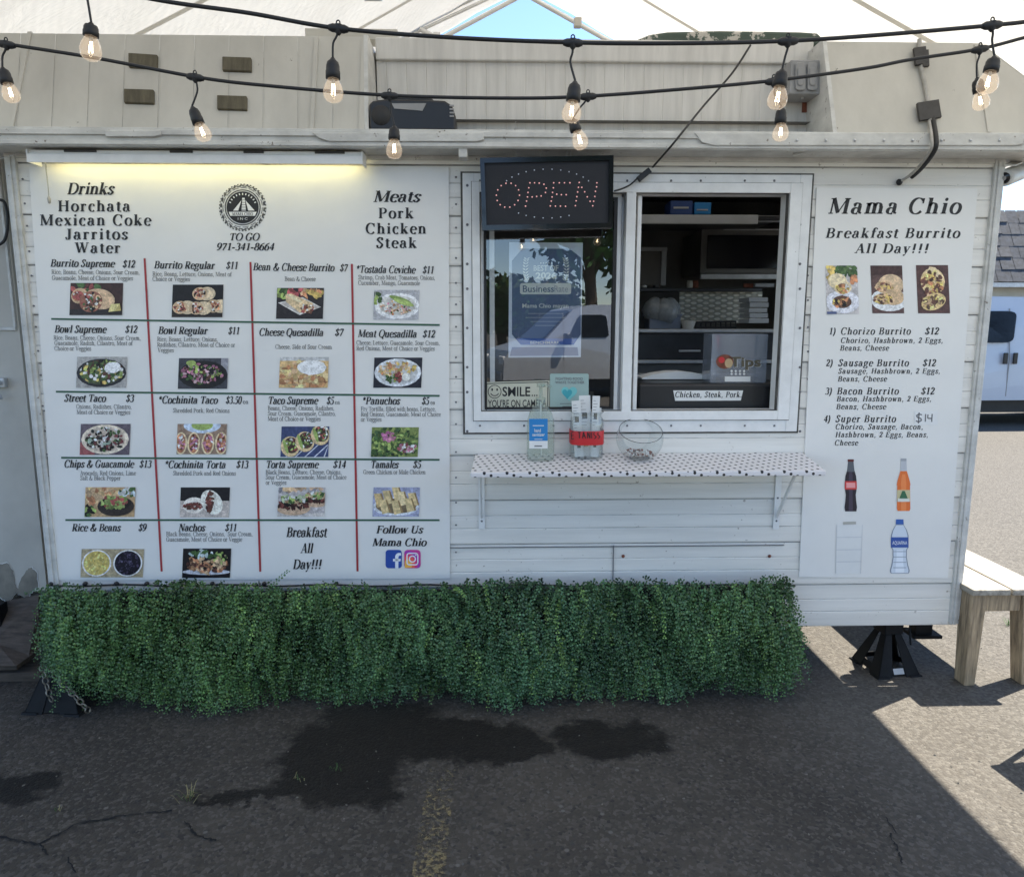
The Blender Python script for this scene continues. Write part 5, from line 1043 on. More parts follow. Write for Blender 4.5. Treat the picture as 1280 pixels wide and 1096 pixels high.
# jar of folded menus
jp = onshelf(733, 572); jp.z = shelfz(jp.y); mj = (U(754, 545, jp.y).x-U(712, 545, jp.y).x)/42
JR = thing('glass_jar', 'square glass jar with a red paper band holding folded menus on the shelf', 'jar', jp)
rj = 20.5*mj; o = MB(); Hj = 58*mj; sqlathe(o, [(.9, .002), (.98, .02), (1, .1), (1, .7), (.97, .84), (.86, .9), (.86, .95), (1.0, 1.0), (.96, 1.0), (.82, .95), (.82, .9), (.93, .84), (.96, .7), (.96, .1), (.9, .04)], jp+Vector((0, .012, .001)), rj, Hj, .9, 28, 0, .6); o.build('glass', 'jar_glass', JR)
o = MB(); sqlathe(o, [(1.02, .31), (1.03, .32), (1.03, .60), (1.02, .61)], jp+Vector((0, .012, .001)), rj, Hj, .9, 28, 0, .6); o.f.pop(); o.m.pop(); o.sm.pop(); o.c.pop()
yb_ = jp.y+.012-rj*.9*1.03-.0012; o2 = o
def hand(mb, polys, w_, mat):
    for pl in polys:
        for i in range(len(pl)-1): strip(mb, pl[i][0], pl[i][1], pl[i+1][0], pl[i+1][1], w_, yb_, mat)
hand(o, [[(717, 540), (714, 540.5), (714.5, 549), (717.5, 548.5)], [(714.3, 544.5), (717, 544)], [(722, 540.5), (726, 540)], [(724, 540.2), (724.4, 548)], [(728, 548), (729.5, 540), (732, 548)], [(728.6, 545), (731.4, 545)], [(734.5, 548), (734.5, 540), (737.5, 548), (737.5, 540)], [(739.6, 540), (739.8, 548)], [(743, 540), (742, 543), (745.5, 546), (743, 548.5)], [(748, 540), (747, 543), (750, 545.5), (748, 548.5)]], 1.1, 1)
o.build('red_band', ['red_label', 'ink'], JR)
for i, (px, tilt, hh, w_, dy) in enumerate(((724, -.07, 72, 11, .0), (732.5, -.03, 78, 14, .014), (742.5, .02, 78, 9, -.004), (745, .03, 62, 10, .022))):
    M0 = Matrix.Translation(jp+Vector(((px-733)*mj, .004+dy, .004))) @ Matrix.Rotation(-tilt if False else tilt, 4, 'Y'); o = MB(); ww, hh = w_*mj/2, min(hh, 78)*mj*.98
    o.box((-ww, -.002, 0), (ww, .003, hh), 0, M0); o.box((-ww+.002, .0045, .0), (ww+.001, .006, hh-.006), 0, M0)
    for k_ in range(9):
        z0 = hh*(.52+.05*k_)
        if z0 < hh-.006: a = random.uniform(.2, .8); o.box((-ww*.8, -.0028, z0), (-ww*.8+ww*1.6*a, -.0021, z0+.0016), 1, M0)
    o.box((-ww*.5, -.0029, hh*.62), (ww*.4, -.0022, hh*.72), 2, M0); o.box((-ww*.3, -.0029, hh*.16), (ww*.5, -.0022, hh*.28), 2 if i != 1 else 3, M0)
    f = o.build('folded_menu', ['paper', 'ink_grey', 'patch_brown', 'gold'], base=tuple(jp+Vector(((px-733)*mj, .004+dy, .004))))
    tag(f, ['leftmost folded paper menu leaning left in the banded glass jar', 'widest folded paper menu in the middle of the banded glass jar', 'tall narrow folded paper menu standing right in the banded glass jar', 'short folded paper menu at the right back of the banded jar'][i], 'menu', 'folded menus in the glass jar')
# fish bowl
gp = onshelf(799, 573); gp.z = shelfz(gp.y); mg = (U(828, 545, gp.y).x-U(770, 545, gp.y).x)/58; rb_ = 29*mg
GB = MB(); ctr_ = gp+Vector((0, 0, rb_*.88)); ax_ = Vector((0, -math.sin(R(26)), math.cos(R(26)))); pf = []
for i in range(17): a = R(-90+i*7.1); pf.append((max(0, math.cos(a))*rb_, math.sin(a)*rb_))
GB.lathe(pf, ctr_, ax_, 40); ra, rh = pf[-1]; e1_ = Vector((1, 0, 0)); e2_ = ax_.cross(e1_)
GB.tube([ctr_+ax_*rh+(e1_*math.cos(q)+e2_*math.sin(q))*ra for q in np.linspace(0, 6.2832, 41)[:-1]], .0014, 6, 1, closed=True)
GB.lathe([(rb_*.42, .001), (rb_*.46, .004), (rb_*.40, .012), (rb_*.36, .016)], gp, (0, 0, 1), 28, 1)
tag(GB.build('glass_bowl', ['jar_glass', clear('rim_glass', (.45, .47, .47), 1.6, .02, .12, (.2, .2, .2))], base=tuple(gp)), 'round clear glass fishbowl standing right on the polka dot shelf', 'bowl')
o = MB()
for i in range(90):
    a, q = random.uniform(0, 6.28), math.sqrt(random.random())*rb_*.62; r = random.uniform(.003, .0065); c_ = gp+Vector((q*math.cos(a), q*math.sin(a), rb_*(.12+.10*(q/rb_)**2)+random.uniform(.004, .016)))
    s_ = Matrix.Translation(c_) @ Matrix.Rotation(random.uniform(0, 3), 4, Vector((random.random(), random.random(), random.random()+.1)).normalized()); o.box((-r, -r*.6, -r*.5), (r, r*.6, r*.5), i % 3, s_)
tag(o.build('wrapped_mints', ['glass_bits', 'paper', 'rust'], base=tuple(gp+Vector((0, 0, .01)))), 'small heap of wrapped sweets at the bottom of the glass fishbowl', 'sweets', kind='stuff')

# ------------------------------------------------------------------ signs in the left window
WY = .014
SM = thing('smile_sign', 'cream sign with a smiley face and black lettering inside the left window', 'sign', U(646, 516, WY+.004))
o = MB(); o.prism([U(605, 516, WY), U(686.5, 515, WY), U(687, 475.5, WY), U(606, 477.8, WY)], (0, .003, 0)); pl_ = o.build('sign_plate', pm('cream_plastic', (.56, .55, .44), .5, var=.05), SM)
o = MB(); q = [(607.8, 514), (684.6, 513), (685, 477.4), (608.6, 479.6)]
for i in range(4): strip(o, *q[i], *q[(i+1) % 4], 1, WY-.0006)
for r0, r1 in ((7.6, 8.5),):
    for a in np.linspace(0, 6.2832, 28, endpoint=False): o.quad(*[U(618.3+r*math.cos(b), 489.6-r*math.sin(b), WY-.0006) for r, b in ((r0, a), (r1, a), (r1, a+.2244), (r0, a+.2244))])
for x in (615.2, 621.4): o.poly([U(x+1.1*math.cos(b), 487-1.8*math.sin(b), WY-.0006) for b in np.linspace(0, 5.6, 10)])
pts = [(618.3+5*math.cos(R(a)), 490.4-4.2*math.sin(R(a))) for a in range(195, 346, 15)]
for i in range(len(pts)-1): strip(o, *pts[i], *pts[i+1], 1.1, WY-.0006)
sans(o, 'SMILE', 628, 662.8, 495, 11.8, WY-.0006, 0, .018); sans(o, '...', 664.5, 672, 495, 10, WY-.0006, 0, .01); sans(o, "YOU'RE ON CAMERA", 610, 683, 508.8, 9.2, WY-.0006, -.006, .012); o.build('lettering', 'ink', SM)
FS = thing('food_waste_sign', 'pale mint square sign with a teal heart in the left window', 'sign', U(712, 515, WY+.004))
o = MB(); rrect(o, 687.5, 467, 735.8, 515.5, 2, WY); v_ = o.v[:]; o = MB(); o.prism(v_, (0, .003, 0)); o.build('sign_plate', pm('mint', lin((150, 172, 167), 1.1), .5, var=.05), FS)
o = MB(); sans(o, 'FIGHTING FOOD', 694.5, 728.5, 475, 3.4, WY-.0006, 0, .02, 0); sans(o, 'WASTE TOGETHER', 694, 730.5, 479.6, 3.4, WY-.0006, 0, .02, 0)
hp = []
for i in range(32): a = 2*math.pi*i/32; hp.append((711.5+.62*16*math.sin(a)**3, 491-.62*(13*math.cos(a)-5*math.cos(2*a)-2*math.cos(3*a)-math.cos(4*a))))
o.poly([U(x, y, WY-.0006) for x, y in hp], 1); o.poly([U(711.5+(x-711.5)*.62-2.5, 492+(y-491)*.7, WY-.0009) for x, y in hp], 2); strip(o, 700, 504.5, 724, 504.5, .8, WY-.0006, 3); strip(o, 703, 508, 721, 508, .8, WY-.0006, 3)
o.build('print', ['ink_grey', pm('teal', lin((110, 180, 180), 1.2), .5, var=.1), pm('teal_dark', lin((60, 150, 160), 1.2), .5, var=.1), 'ink_grey'], FS)
AW = thing('award_poster', 'blue and white framed award poster hanging inside the left window', 'poster', U(682, 446, .12))
AY = .035; o = MB(); o.prism([U(635.5, 447, AY), U(726, 446.5, AY), U(728.6, 303.5, AY), U(636.5, 303, AY)], (0, .006, 0)); o.build('backing', pm('poster_white', (.62, .68, .78), .5, var=.08), AW)
o = MB(); ya = AY-.0008
o.poly([U(x, y, ya) for x, y in ((640, 418), (651, 431), (717, 431), (726, 418), (726, 322), (712, 311), (653, 311), (640, 326))], 0)
o.poly([U(x, y, ya-.0004) for x, y in ((644.5, 423), (651, 431), (717, 431), (722, 423.5))], 1); o.poly([U(x, y, ya-.0004) for x, y in ((637.5, 445), (723, 444.5), (722, 434), (640, 434))], 4)
sans(o, 'BENCHMARK', 663, 700, 430, 3.6, ya-.0008, 0, .01, 2)
sans(o, 'BEST OF', 667, 698, 338.6, 7, ya-.0008, 0, .02, 2); sans(o, '2026', 669.5, 695.5, 348.2, 7.6, ya-.0008, 0, .03, 2)
rrect(o, 650, 354, 714, 368, 3, ya-.0008, 2); sans(o, 'Business', 653.5, 692.5, 365, 8.4, ya-.0014, 0, .012, 0); sans(o, 'Rate', 693, 710, 365, 8.4, ya-.0014, 0, .0, 3); sans(o, 'Mama Chio mayan', 653, 710.5, 384.8, 5.4, ya-.0008, 0, .012, 2)
for sg in (-1, 1):
    for i in range(9):
        a = R(-62+i*15); cx_, cy_ = 682.5+sg*(22+3.4*math.cos(a)), 338-15*math.sin(a)
        for kx in (-1, 1): P = [(cx_, cy_), (cx_+kx*2.6+sg*.6, cy_-1.3), (cx_+kx*3.8, cy_-3.8), (cx_+kx*.8, cy_-2.6)]; o.poly([U(x, y, ya-.0008) for x, y in P], 2)
for i in range(5): o.poly([U(676+i*3.4+.9*math.cos(b), 329+.9*math.sin(b), ya-.0008) for b in np.linspace(0, 5.4, 6)], 2)
for i, w_ in enumerate((44, 50, 38, 26)): strip(o, 682-w_/2, 392+i*5, 682+w_/2, 392+i*5, .9, ya-.0008, 3)
o.build('print', [pm('poster_navy', (.085, .12, .22), .4, var=.1), pm('poster_blue', (.05, .12, .40), .4, var=.1), pm('poster_silver', (.62, .64, .62), .4, var=.08), pm('poster_grey', (.30, .33, .38), .5), pm('poster_slate', (.22, .26, .40), .5)], AW)

# ------------------------------------------------------------------ inside the kitchen
def gear(name, label, cat, boxes, Y0, group=None, parts=()):
    px = (boxes[0][0]+boxes[0][2])/2; T0 = thing(name, label, cat, U(px, boxes[0][3], Y0), group)
    for nm, mt, bx_, ya, yb in parts: o = MB(); o.pbox(*bx_, ya, yb); o.build(nm, mt, T0, bevel=.004)
    return T0
gear('range_hood', 'white metal shelf edge high inside the kitchen window', 'kitchen shelf', [(790, 268, 950, 282)], 1.0, parts=[('shelf_front', 'grey_light', (790, 268.5, 948, 280), 1.0, 1.02), ('shelf_board', 'steel_dark', (780, 269, 976, 275), 1.03, 1.5), ('end_bracket', 'steel', (946, 270.5, 978, 277.5), 1.05, 1.07)])
gear('food_box', 'dark blue food box with white print on the high kitchen shelf', 'box', [(838, 251, 866, 269)], 1.1, 'blue boxes on the kitchen shelf', [('carton', 'blue_box', (838, 251, 866, 268.5), 1.1, 1.25), ('print_band', 'grey_light', (842, 258.5, 861, 261), 1.096, 1.099)])
gear('food_box', 'brighter blue food box right of the dark one on the high shelf', 'box', [(868, 252, 889, 267)], 1.12, 'blue boxes on the kitchen shelf', [('carton', 'blue_label', (868, 253, 889, 268), 1.12, 1.25), ('print_band', 'grey_light', (871, 261.5, 885, 263.5), 1.116, 1.119)])
gear('kitchen_oven', 'large black wall oven with a steel rail inside the kitchen', 'oven', [(876, 287, 980, 350)], 1.45, parts=[('body', 'dark_inside', (876, 287, 985, 342), 1.45, 1.9), ('door_glass', 'black_gloss', (884, 294, 980, 336), 1.44, 1.449), ('rail', 'steel', (876, 342.5, 985, 349), 1.42, 1.449), ('top_rail', 'steel', (905, 286, 985, 287.6), 1.43, 1.449)])
gear('menu_slate', 'dark framed panel leaning at the left of the kitchen window', 'panel', [(800, 310, 835, 358)], 1.5, parts=[('panel', pm('brown_panel', (.10, .09, .08), .6, var=.2), (796, 313, 829, 357), 1.5, 1.52), ('edge_post', 'grey_plastic', (826.5, 311, 833, 357), 1.49, 1.498), ('top_bar', 'grey_plastic', (796, 309, 834, 314), 1.485, 1.489)])
gear('spice_rail', 'black spice rail under the kitchen oven', 'rail', [(800, 356, 950, 364)], 1.5, parts=[('rail', 'steel_dark', (796, 360, 952, 364.5), 1.48, 1.6), ('tag_strip', 'rust', (930, 354.5, 942, 359.5), 1.5, 1.52), ('end_plate', 'grey_plastic', (944, 354, 968, 359), 1.47, 1.5)])
for i, (px, mt, lb) in enumerate(((805, 'steel', 'steel topped spice jar at the left end of the kitchen rail'), (862, 'tan_plastic', 'pale lidded spice jar in the middle of the kitchen rail'), (869, 'rust', 'small red spice jar beside the pale jar on the kitchen rail'), (820, 'steel_dark', 'dark spice jar near the left end of the kitchen rail'))):
    o = MB(); p = U(px, 360, 1.52); o.lathe([(0, 0), (.018, 0), (.02, .004), (.02, .032), (.016, .037), (.016, .046), (0, .047)], p, (0, 0, 1), 14); tag(o.build('spice_jar', mt, base=tuple(p)), lb, 'jar', 'jars on the spice rail')
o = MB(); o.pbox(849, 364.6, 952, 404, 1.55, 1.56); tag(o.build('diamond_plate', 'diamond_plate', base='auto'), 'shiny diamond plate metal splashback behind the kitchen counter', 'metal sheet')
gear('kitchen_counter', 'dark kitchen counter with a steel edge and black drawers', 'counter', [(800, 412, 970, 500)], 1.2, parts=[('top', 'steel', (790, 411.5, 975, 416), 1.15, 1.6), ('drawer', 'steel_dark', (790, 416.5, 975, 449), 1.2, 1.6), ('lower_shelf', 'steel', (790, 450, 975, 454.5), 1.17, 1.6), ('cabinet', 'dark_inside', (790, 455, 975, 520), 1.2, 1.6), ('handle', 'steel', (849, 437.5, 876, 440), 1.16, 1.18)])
o = MB(); p = U(830, 393, 1.3)
for i in range(5): o.lathe([(0, -.05), (.05, -.045), (.075, 0), (.06, .05), (.02, .085), (0, .09)], p+Vector((random.uniform(-.07, .08), random.uniform(-.03, .05), random.uniform(-.01, .03))), (random.uniform(-.3, .3), 0, 1), 9)
tag(o.build('plastic_bag', 'bag', base='auto', bevel=.0), 'crumpled clear plastic bag of supplies on the kitchen counter', 'bag')
gear('storage_tub', 'grey blue plastic tub under the clear bag on the counter', 'tub', [(803, 392, 851, 412)], 1.25, parts=[('tub', pm('tub_grey', (.16, .19, .25), .4, var=.1), (812, 394, 851, 411.3), 1.25, 1.4), ('rim', pm('tub_rim', (.22, .25, .31), .4, var=.1), (810, 392.5, 853, 395), 1.24, 1.41)])
for i in range(5):
    o = MB(); y0 = 404-i*6.6; o.pbox(936+(i % 2), y0-5.8, 961-(i % 3), y0, 1.22, 1.4); tag(o.build('paper_carton', 'grey_light', base='auto', bevel=.003), ['lowest white carton of the stack right of the diamond plate', 'second lowest white carton of the stack right of the diamond plate', 'middle white carton of the stack right of the diamond plate', 'second highest white carton of the stack right of the diamond plate', 'topmost white carton of the stack right of the diamond plate'][i], 'carton', 'stacked white cartons in the kitchen')
GR = thing('griddle_grate', 'black wire grate standing on the counter before the diamond plate', 'grate', U(890, 411, 1.22)); o = MB()
o.tube([U(870, 403, 1.2), U(920, 402, 1.2)], .006, 6); o.tube([U(870, 409.5, 1.2), U(920, 409.5, 1.2)], .006, 6); o.build('rail', 'black_rubber', GR); o = MB()
for i in range(9): o.tube([U(870+i*6.2, 402, 1.21), U(870+i*6.2, 411, 1.21)], .004, 6)
o.build('bars', 'black_rubber', GR)
o = MB(); p = U(860, 411.5, 1.2); o.lathe([(.03, 0), (.045, .045), (.04, .05), (0, .05)], p, (0, 0, 1), 16); tag(o.build('steel_bowl', 'tan_plastic', base=tuple(p)), 'small ribbed pale bowl left of the black grate', 'bowl')
# black covered front counter with the meat strip
FC = thing('front_counter', 'counter draped in black cloth just inside the service window', 'counter', U(888, 515, .12))
zc = U(888, 479, .12).z; xa2, xb2 = U(797, 500, .1).x, U(985, 500, .1).x; o = MB(); o.box((xa2, .10, zc-.35), (xb2, .5, zc)); o.build('cloth_cover', 'black_plastic', FC, bevel=.012)
o = MB(); o.box((xa2, .5, zc-.02), (xb2, .62, zc+.012)); o.build('steel_edge', 'steel', FC, bevel=.004)
MS = thing('meat_strip_sign', 'small white strip sign listing chicken steak and pork on the black counter', 'sign', U(885, 501, .095))
o = MB(); o.prism([U(844, 501, .096), U(926, 500.6, .096), U(929, 488, .096), U(841.6, 488, .096)], (0, .002, 0)); o.build('paper_strip', 'paper', MS)
o = MB(); serif(o, 'Chicken, Steak, Pork.', 843.5, 928, 496.6, 7, .0952, track=.07); o.build('lettering', 'ink', MS)
TB = thing('tip_box', 'clear acrylic tip box with dark lettering on the black counter', 'tip box', U(925, 478, .2))
yt = .13; p, q = U(890.5, 417.5, yt), U(957, 478, yt); zq = zc+.001; p3 = (p.x, yt, zq); q3 = (q.x, yt+.13, p.z+.0)
o = MB(); th_ = .003
o.box((p.x, yt, zq), (q.x, yt+th_, p.z)); o.box((p.x, yt+.13, zq), (q.x, yt+.13+th_, p.z)); o.box((p.x, yt+th_, zq), (p.x+th_, yt+.13, p.z)); o.box((q.x-th_, yt+th_, zq), (q.x, yt+.13, p.z)); o.box((p.x+.02, yt+th_, zq), (p.x+.023, yt+.13, p.z)); o.build('acrylic_case', 'acrylic', TB)
o = MB(); sans(o, 'Tips', 912, 951, 458, 12, yt-.001, 0, .03, 0); sans(o, 'Tips', 913, 952, 458.8, 12, yt-.0006, 0, .03, 1); o.build('lettering', ['patch_brown', 'grey_light'], TB)
o = MB(); o.poly([U(906+11*math.cos(a), 452+9*math.sin(a), yt-.001) for a in np.linspace(0, 6.1, 20)], 0); o.poly([U(911+5*math.cos(a), 454+6*math.sin(a), yt-.0014) for a in np.linspace(0, 6.1, 14)], 1); o.poly([U(902+4*math.cos(a), 450+4*math.sin(a), yt-.0014) for a in np.linspace(0, 6.1, 12)], 2)
for r_ in range(2):
    for k_ in range(4): o.poly([U(914.5+k_*5.2+1.4*math.cos(a), 463.8+r_*3.6+1.4*math.sin(a), yt-.001) for a in np.linspace(0, 5.5, 8)], 3)
o.poly([U(x, y, yt-.001) for x, y in ((906, 477), (938, 477), (938, 470.5), (906, 470.5))], 3); o.build('sticker', ['rust', 'gold', 'red_label', 'paper'], TB)
o = MB(); P = [U(800, 476, .35), U(815, 473, .35), U(835, 471.5, .35), U(850, 472, .35), U(870, 474, .35), U(890, 476.5, .35)]
for i in range(len(P)-1): a, b = P[i], P[i+1]; o.prism([Vector((a.x, .3, zc+.005)), Vector((b.x, .3, zc+.005)), Vector((b.x, .3, max(zc+.012, zc+.012+.03*math.sin((i+1)/5*3.1)))), Vector((a.x, .3, zc+.012+.03*math.sin(i/5*3.1)))], (0, .12, 0))
tag(o.build('foil_sheet', 'paper', base='auto'), 'crumpled pale wrapping sheet lying on the counter left of the tip box', 'wrapping')

# ------------------------------------------------------------------ artificial boxwood skirt
HX0, HX1 = U(52, 740, -.1).x, U(1000, 740, -.1).x; hz1 = U(500, 731, -.03).z
HG = thing('artificial_hedge', 'green artificial boxwood hedge skirt fixed along the bottom of the trailer', 'hedge', ((HX0+HX1)/2, -.2, 0))
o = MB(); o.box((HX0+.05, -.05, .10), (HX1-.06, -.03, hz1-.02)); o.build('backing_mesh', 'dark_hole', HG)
V_, F_, C_ = [], [], []
ns = 7000; hzl = U(500, 727, -.12).z
for s_ in range(ns):
    x = random.uniform(HX0+.03, HX1-.03); fz = random.random()**.85
    lobe = math.sin(x*4.3+fz*4)+math.sin(x*9.7-fz*3+1.3)+.7*math.sin(x*17+fz*9)
    z = .045+fz*(hzl-.045); bul = .07+.13*math.sin(math.pi*min(1, max(0, .12+.8*(1-fz))))+.042*lobe
    if x < HX0+.36: z += max(0, (HX0+.36-x))*.40*(1-fz)
    e_ = min(1, min(x-HX0, HX1-x)/.12); bul *= .55+.45*e_
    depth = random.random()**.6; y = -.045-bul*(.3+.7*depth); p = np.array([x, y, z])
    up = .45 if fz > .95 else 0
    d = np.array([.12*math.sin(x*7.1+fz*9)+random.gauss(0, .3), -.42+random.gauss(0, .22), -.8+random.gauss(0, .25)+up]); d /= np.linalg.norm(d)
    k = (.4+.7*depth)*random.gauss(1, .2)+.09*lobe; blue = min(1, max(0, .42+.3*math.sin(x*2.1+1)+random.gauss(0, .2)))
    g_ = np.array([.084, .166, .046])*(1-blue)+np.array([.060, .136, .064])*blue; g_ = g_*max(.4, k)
    if random.random() < .07: g_ = np.array([.16, .27, .07])*k
    L = random.uniform(.06, .12)*(1.35 if fz < .12 and random.random() < .4 else 1); nl = int(L/.0088); side = np.cross(d, [0, 1, .2]); side /= np.linalg.norm(side)+1e-9; sp2 = np.cross(d, side)
    for i in range(nl):
        f = i/nl; c = p+d*L*f+np.array([0, 0, -.03*f*f]); a = i*1.57+random.uniform(-.4, .4)
        for sg in (-1, 1):
            out = side*math.cos(a)*sg+sp2*math.sin(a)*sg+d*.35+np.array([0, -.3, .15]); out /= np.linalg.norm(out)
            w_ = np.cross(out, [random.gauss(0, .45), -1, random.gauss(.35, .45)]); w_ /= np.linalg.norm(w_)+1e-9
            l_ = random.uniform(.0095, .0150)*(1-.35*f); h_ = l_*.40; b0 = c+out*.0015; t_ = np.cross(out, w_)*.0016
            if b0[2] < .012: continue
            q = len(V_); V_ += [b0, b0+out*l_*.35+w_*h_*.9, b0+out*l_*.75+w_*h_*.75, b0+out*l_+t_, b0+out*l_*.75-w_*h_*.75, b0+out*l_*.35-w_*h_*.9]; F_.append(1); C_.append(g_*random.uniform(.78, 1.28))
V_ = np.array(V_)-np.array(WL[HG.name]); me = bpy.data.meshes.new('foliage'); n4 = len(F_); me.vertices.add(len(V_)); me.vertices.foreach_set('co', V_.ravel()); me.loops.add(n4*6); me.loops.foreach_set('vertex_index', np.arange(n4*6))
me.polygons.add(n4); me.polygons.foreach_set('loop_start', np.arange(n4)*6); me.materials.append(MATS['leaf']); me.update(calc_edges=True)
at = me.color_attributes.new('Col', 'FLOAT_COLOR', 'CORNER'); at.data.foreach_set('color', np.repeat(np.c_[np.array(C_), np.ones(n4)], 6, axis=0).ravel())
fo = bpy.data.objects.new('foliage', me); COL.objects.link(fo); fo.parent = HG; print('hedge leaves', n4)
o = MB(); o.tube([U(x, 731.5-1.2*math.sin((x-60)/945*3.14)*0, -.028)+Vector((0, 0, .004*math.sin(x*.05))) for x in range(58, 1006, 24)], .0045, 6); o.build('top_wire', 'black_rubber', HG)
for px in (64, 106, 145, 183, 216, 226, 265, 330, 420, 520, 640, 760, 860, 940):
    o = MB(); p = U(px, 729.5, -.03); o.lathe([(0, .008), (.008, .006), (.010, 0), (.010, -.008), (0, -.01)], p, (0, -1, .2), 8); o.build('clip', 'black_rubber', HG)

# ------------------------------------------------------------------ jack stands and chain
def jack(name, label, base, rot, sc=1.0, plates=False):
    T0 = thing(name, label, 'jack stand', base, 'steel jack stands under the trailer'); M0 = Matrix.Translation(base) @ Matrix.Rotation(rot, 4, 'Z') @ Matrix.Scale(sc, 4)
    b, tp, H = .118, .040, .215; X = lambda *v: M0 @ Vector(v)
    for sx, sy in ((-1, -1), (1, -1), (1, 1), (-1, 1)):
        o = MB(); w_ = .078; wt = .034
        o.hexa([X(sx*b, sy*b, 0), X(sx*(b-w_), sy*b, 0), X(sx*(b-w_), sy*(b-.006), 0), X(sx*b, sy*(b-.006), 0)], [X(sx*tp, sy*tp, H), X(sx*(tp-wt), sy*tp, H), X(sx*(tp-wt), sy*(tp-.004), H), X(sx*tp, sy*(tp-.004), H)])
        o.hexa([X(sx*b, sy*b, 0), X(sx*b, sy*(b-w_), 0), X(sx*(b-.006), sy*(b-w_), 0), X(sx*(b-.006), sy*b, 0)], [X(sx*tp, sy*tp, H), X(sx*tp, sy*(tp-wt), H), X(sx*(tp-.004), sy*(tp-wt), H), X(sx*(tp-.004), sy*tp, H)])
        o.hexa([X(sx*(b-.06), sy*(b-.06), .0), X(sx*(b+.008), sy*(b-.06), 0), X(sx*(b+.008), sy*(b+.008), 0), X(sx*(b-.06), sy*(b+.008), 0)], [X(sx*(b-.06), sy*(b-.06), .008), X(sx*(b+.004), sy*(b-.06), .008), X(sx*(b+.004), sy*(b+.004), .008), X(sx*(b-.06), sy*(b+.004), .008)])
        o.build('leg', 'stand_paint', T0)
    o = MB()
    for sx, sy in ((0, -1), (0, 1), (1, 0), (-1, 0)):
        z0, z1_ = (.006, .19) if plates else (.012, .045)
        e0, e1 = b-(b-tp)*z0/H-.004, b-(b-tp)*z1_/H-.004
        if sy: o.hexa([X(-e0, sy*e0, z0), X(e0, sy*e0, z0), X(e0, sy*(e0-.004), z0), X(-e0, sy*(e0-.004), z0)], [X(-e1, sy*e1, z1_), X(e1, sy*e1, z1_), X(e1, sy*(e1-.004), z1_), X(-e1, sy*(e1-.004), z1_)])
        else: o.hexa([X(sx*e0, -e0, z0), X(sx*e0, e0, z0), X(sx*(e0-.004), e0, z0), X(sx*(e0-.004), -e0, z0)], [X(sx*e1, -e1, z1_), X(sx*e1, e1, z1_), X(sx*(e1-.004), e1, z1_), X(sx*(e1-.004), -e1, z1_)])
    o.build('base_plate', 'stand_paint', T0)
    if not plates:
        o = MB(); e0 = b-(b-tp)*.02/H; o.poly([X(-.028, -e0-.002, .016), X(.03, -e0-.002, .016), X(.03, -e0+.012, .042), X(-.028, -e0+.012, .042)]); o.build('warning_label', 'grey_light', T0)
    o = MB(); o.box((-tp-.012, -tp-.012, H-.012), (tp+.012, tp+.012, H+.045), 0, M0); o.build('collar', 'stand_paint', T0, bevel=.006)
    o = MB(); o.lathe([(.02, .1), (.02, H+.15), (.055, H+.155), (.055, H+.175), (0, H+.175)], (0, 0, 0), (0, 0, 1), 14); o.v = [tuple(M0 @ Vector(v)) for v in o.v]; o.build('ratchet_post', 'stand_paint', T0)
    o = MB(); o.tube([X(.03, -.04, H+.02), X(.07, -.07, H+.03), X(.08, -.075, H-.06)], .005, 6); o.build('lever', 'stand_paint', T0)
jr = UG(1120, 846); jack('jack_stand', 'black steel jack stand under the right end of the trailer in partial sun', (jr.x, jr.y+.10, 0), .12, .92)
jl = UG(68, 893); jack('jack_stand', 'dark steel jack stand with chains at the left end of the hedge', (jl.x, jl.y+.12, 0), -.1, 1.05, True)
def chain(mb, pts, r=.0034, L=.04):
    P = [Vector(p) for p in pts]; pp = smoothpts(P, 20); pos = [pp[0]]
    for p in pp:
        if (p-pos[-1]).length >= L*.62: pos.append(p)
    for i in range(len(pos)-1):
        a, b = pos[i], pos[i+1]; d = (b-a).normalized(); s_ = d.cross(Vector((0, 1, 0))).normalized(); u_ = s_ if i % 2 else d.cross(s_)
        u_ = (u_*.94+d.cross(u_)*.34).normalized(); c_ = (a+b)/2; mb.tube([c_+d*(L/2-.006)*math.cos(q)*1.0+u_*.0115*math.sin(q) for q in np.linspace(0, 6.2832, 15)[:-1]], r, 6, closed=True)
o = MB(); chain(o, [U(52, 832, -.2), U(57, 850, -.22), U(62, 868, -.24), U(67, 882, -.24)]); chain(o, [U(60, 830, -.2), U(74, 850, -.24), U(92, 868, -.27), U(105, 882, -.28), UG(114, 892, .012)])
tag(o.build('steel_chain', 'chain_steel', base='auto'), 'rusty steel chain draped over the left jack stand', 'chain')
# undercarriage seen below the right end
o = MB(); p = U(1000, 787, .6); o.box((xL+.2, .55, .30), (xR-.3, .62, .40)); o.box((xL+.2, 1.6, .30), (xR-.3, 1.67, .40))
o.build('chassis_rail', 'stand_paint', TR)
o = MB(); o.box((xR-.10, .10, .16), (xR-.02, .16, .60)); o.box((xR-.12, .08, .15), (xR+.02, .18, .165)); o.build('stabiliser_leg', 'stand_paint', TR)
AX = MB(); AX.tube([(.0, .28, .31), (.0, 1.95, .31)], .04, 10); AX.build('axle', 'stand_paint', TR)
for y in (.28, 1.72):
    o = MB(); o.lathe([(.16, 0), (.30, .01), (.31, .04), (.31, .16), (.30, .19), (.16, .2)], (0, y, .31), (0, 1, 0), 28); wh = o.build('wheel', 'tyre', TR); o = MB(); o.lathe([(0, .03), (.15, .02), (.165, .0), (.165, .2), (0, .17)], (0, y, .31), (0, 1, 0), 20); o.build('rim', 'alu_bare', wh)

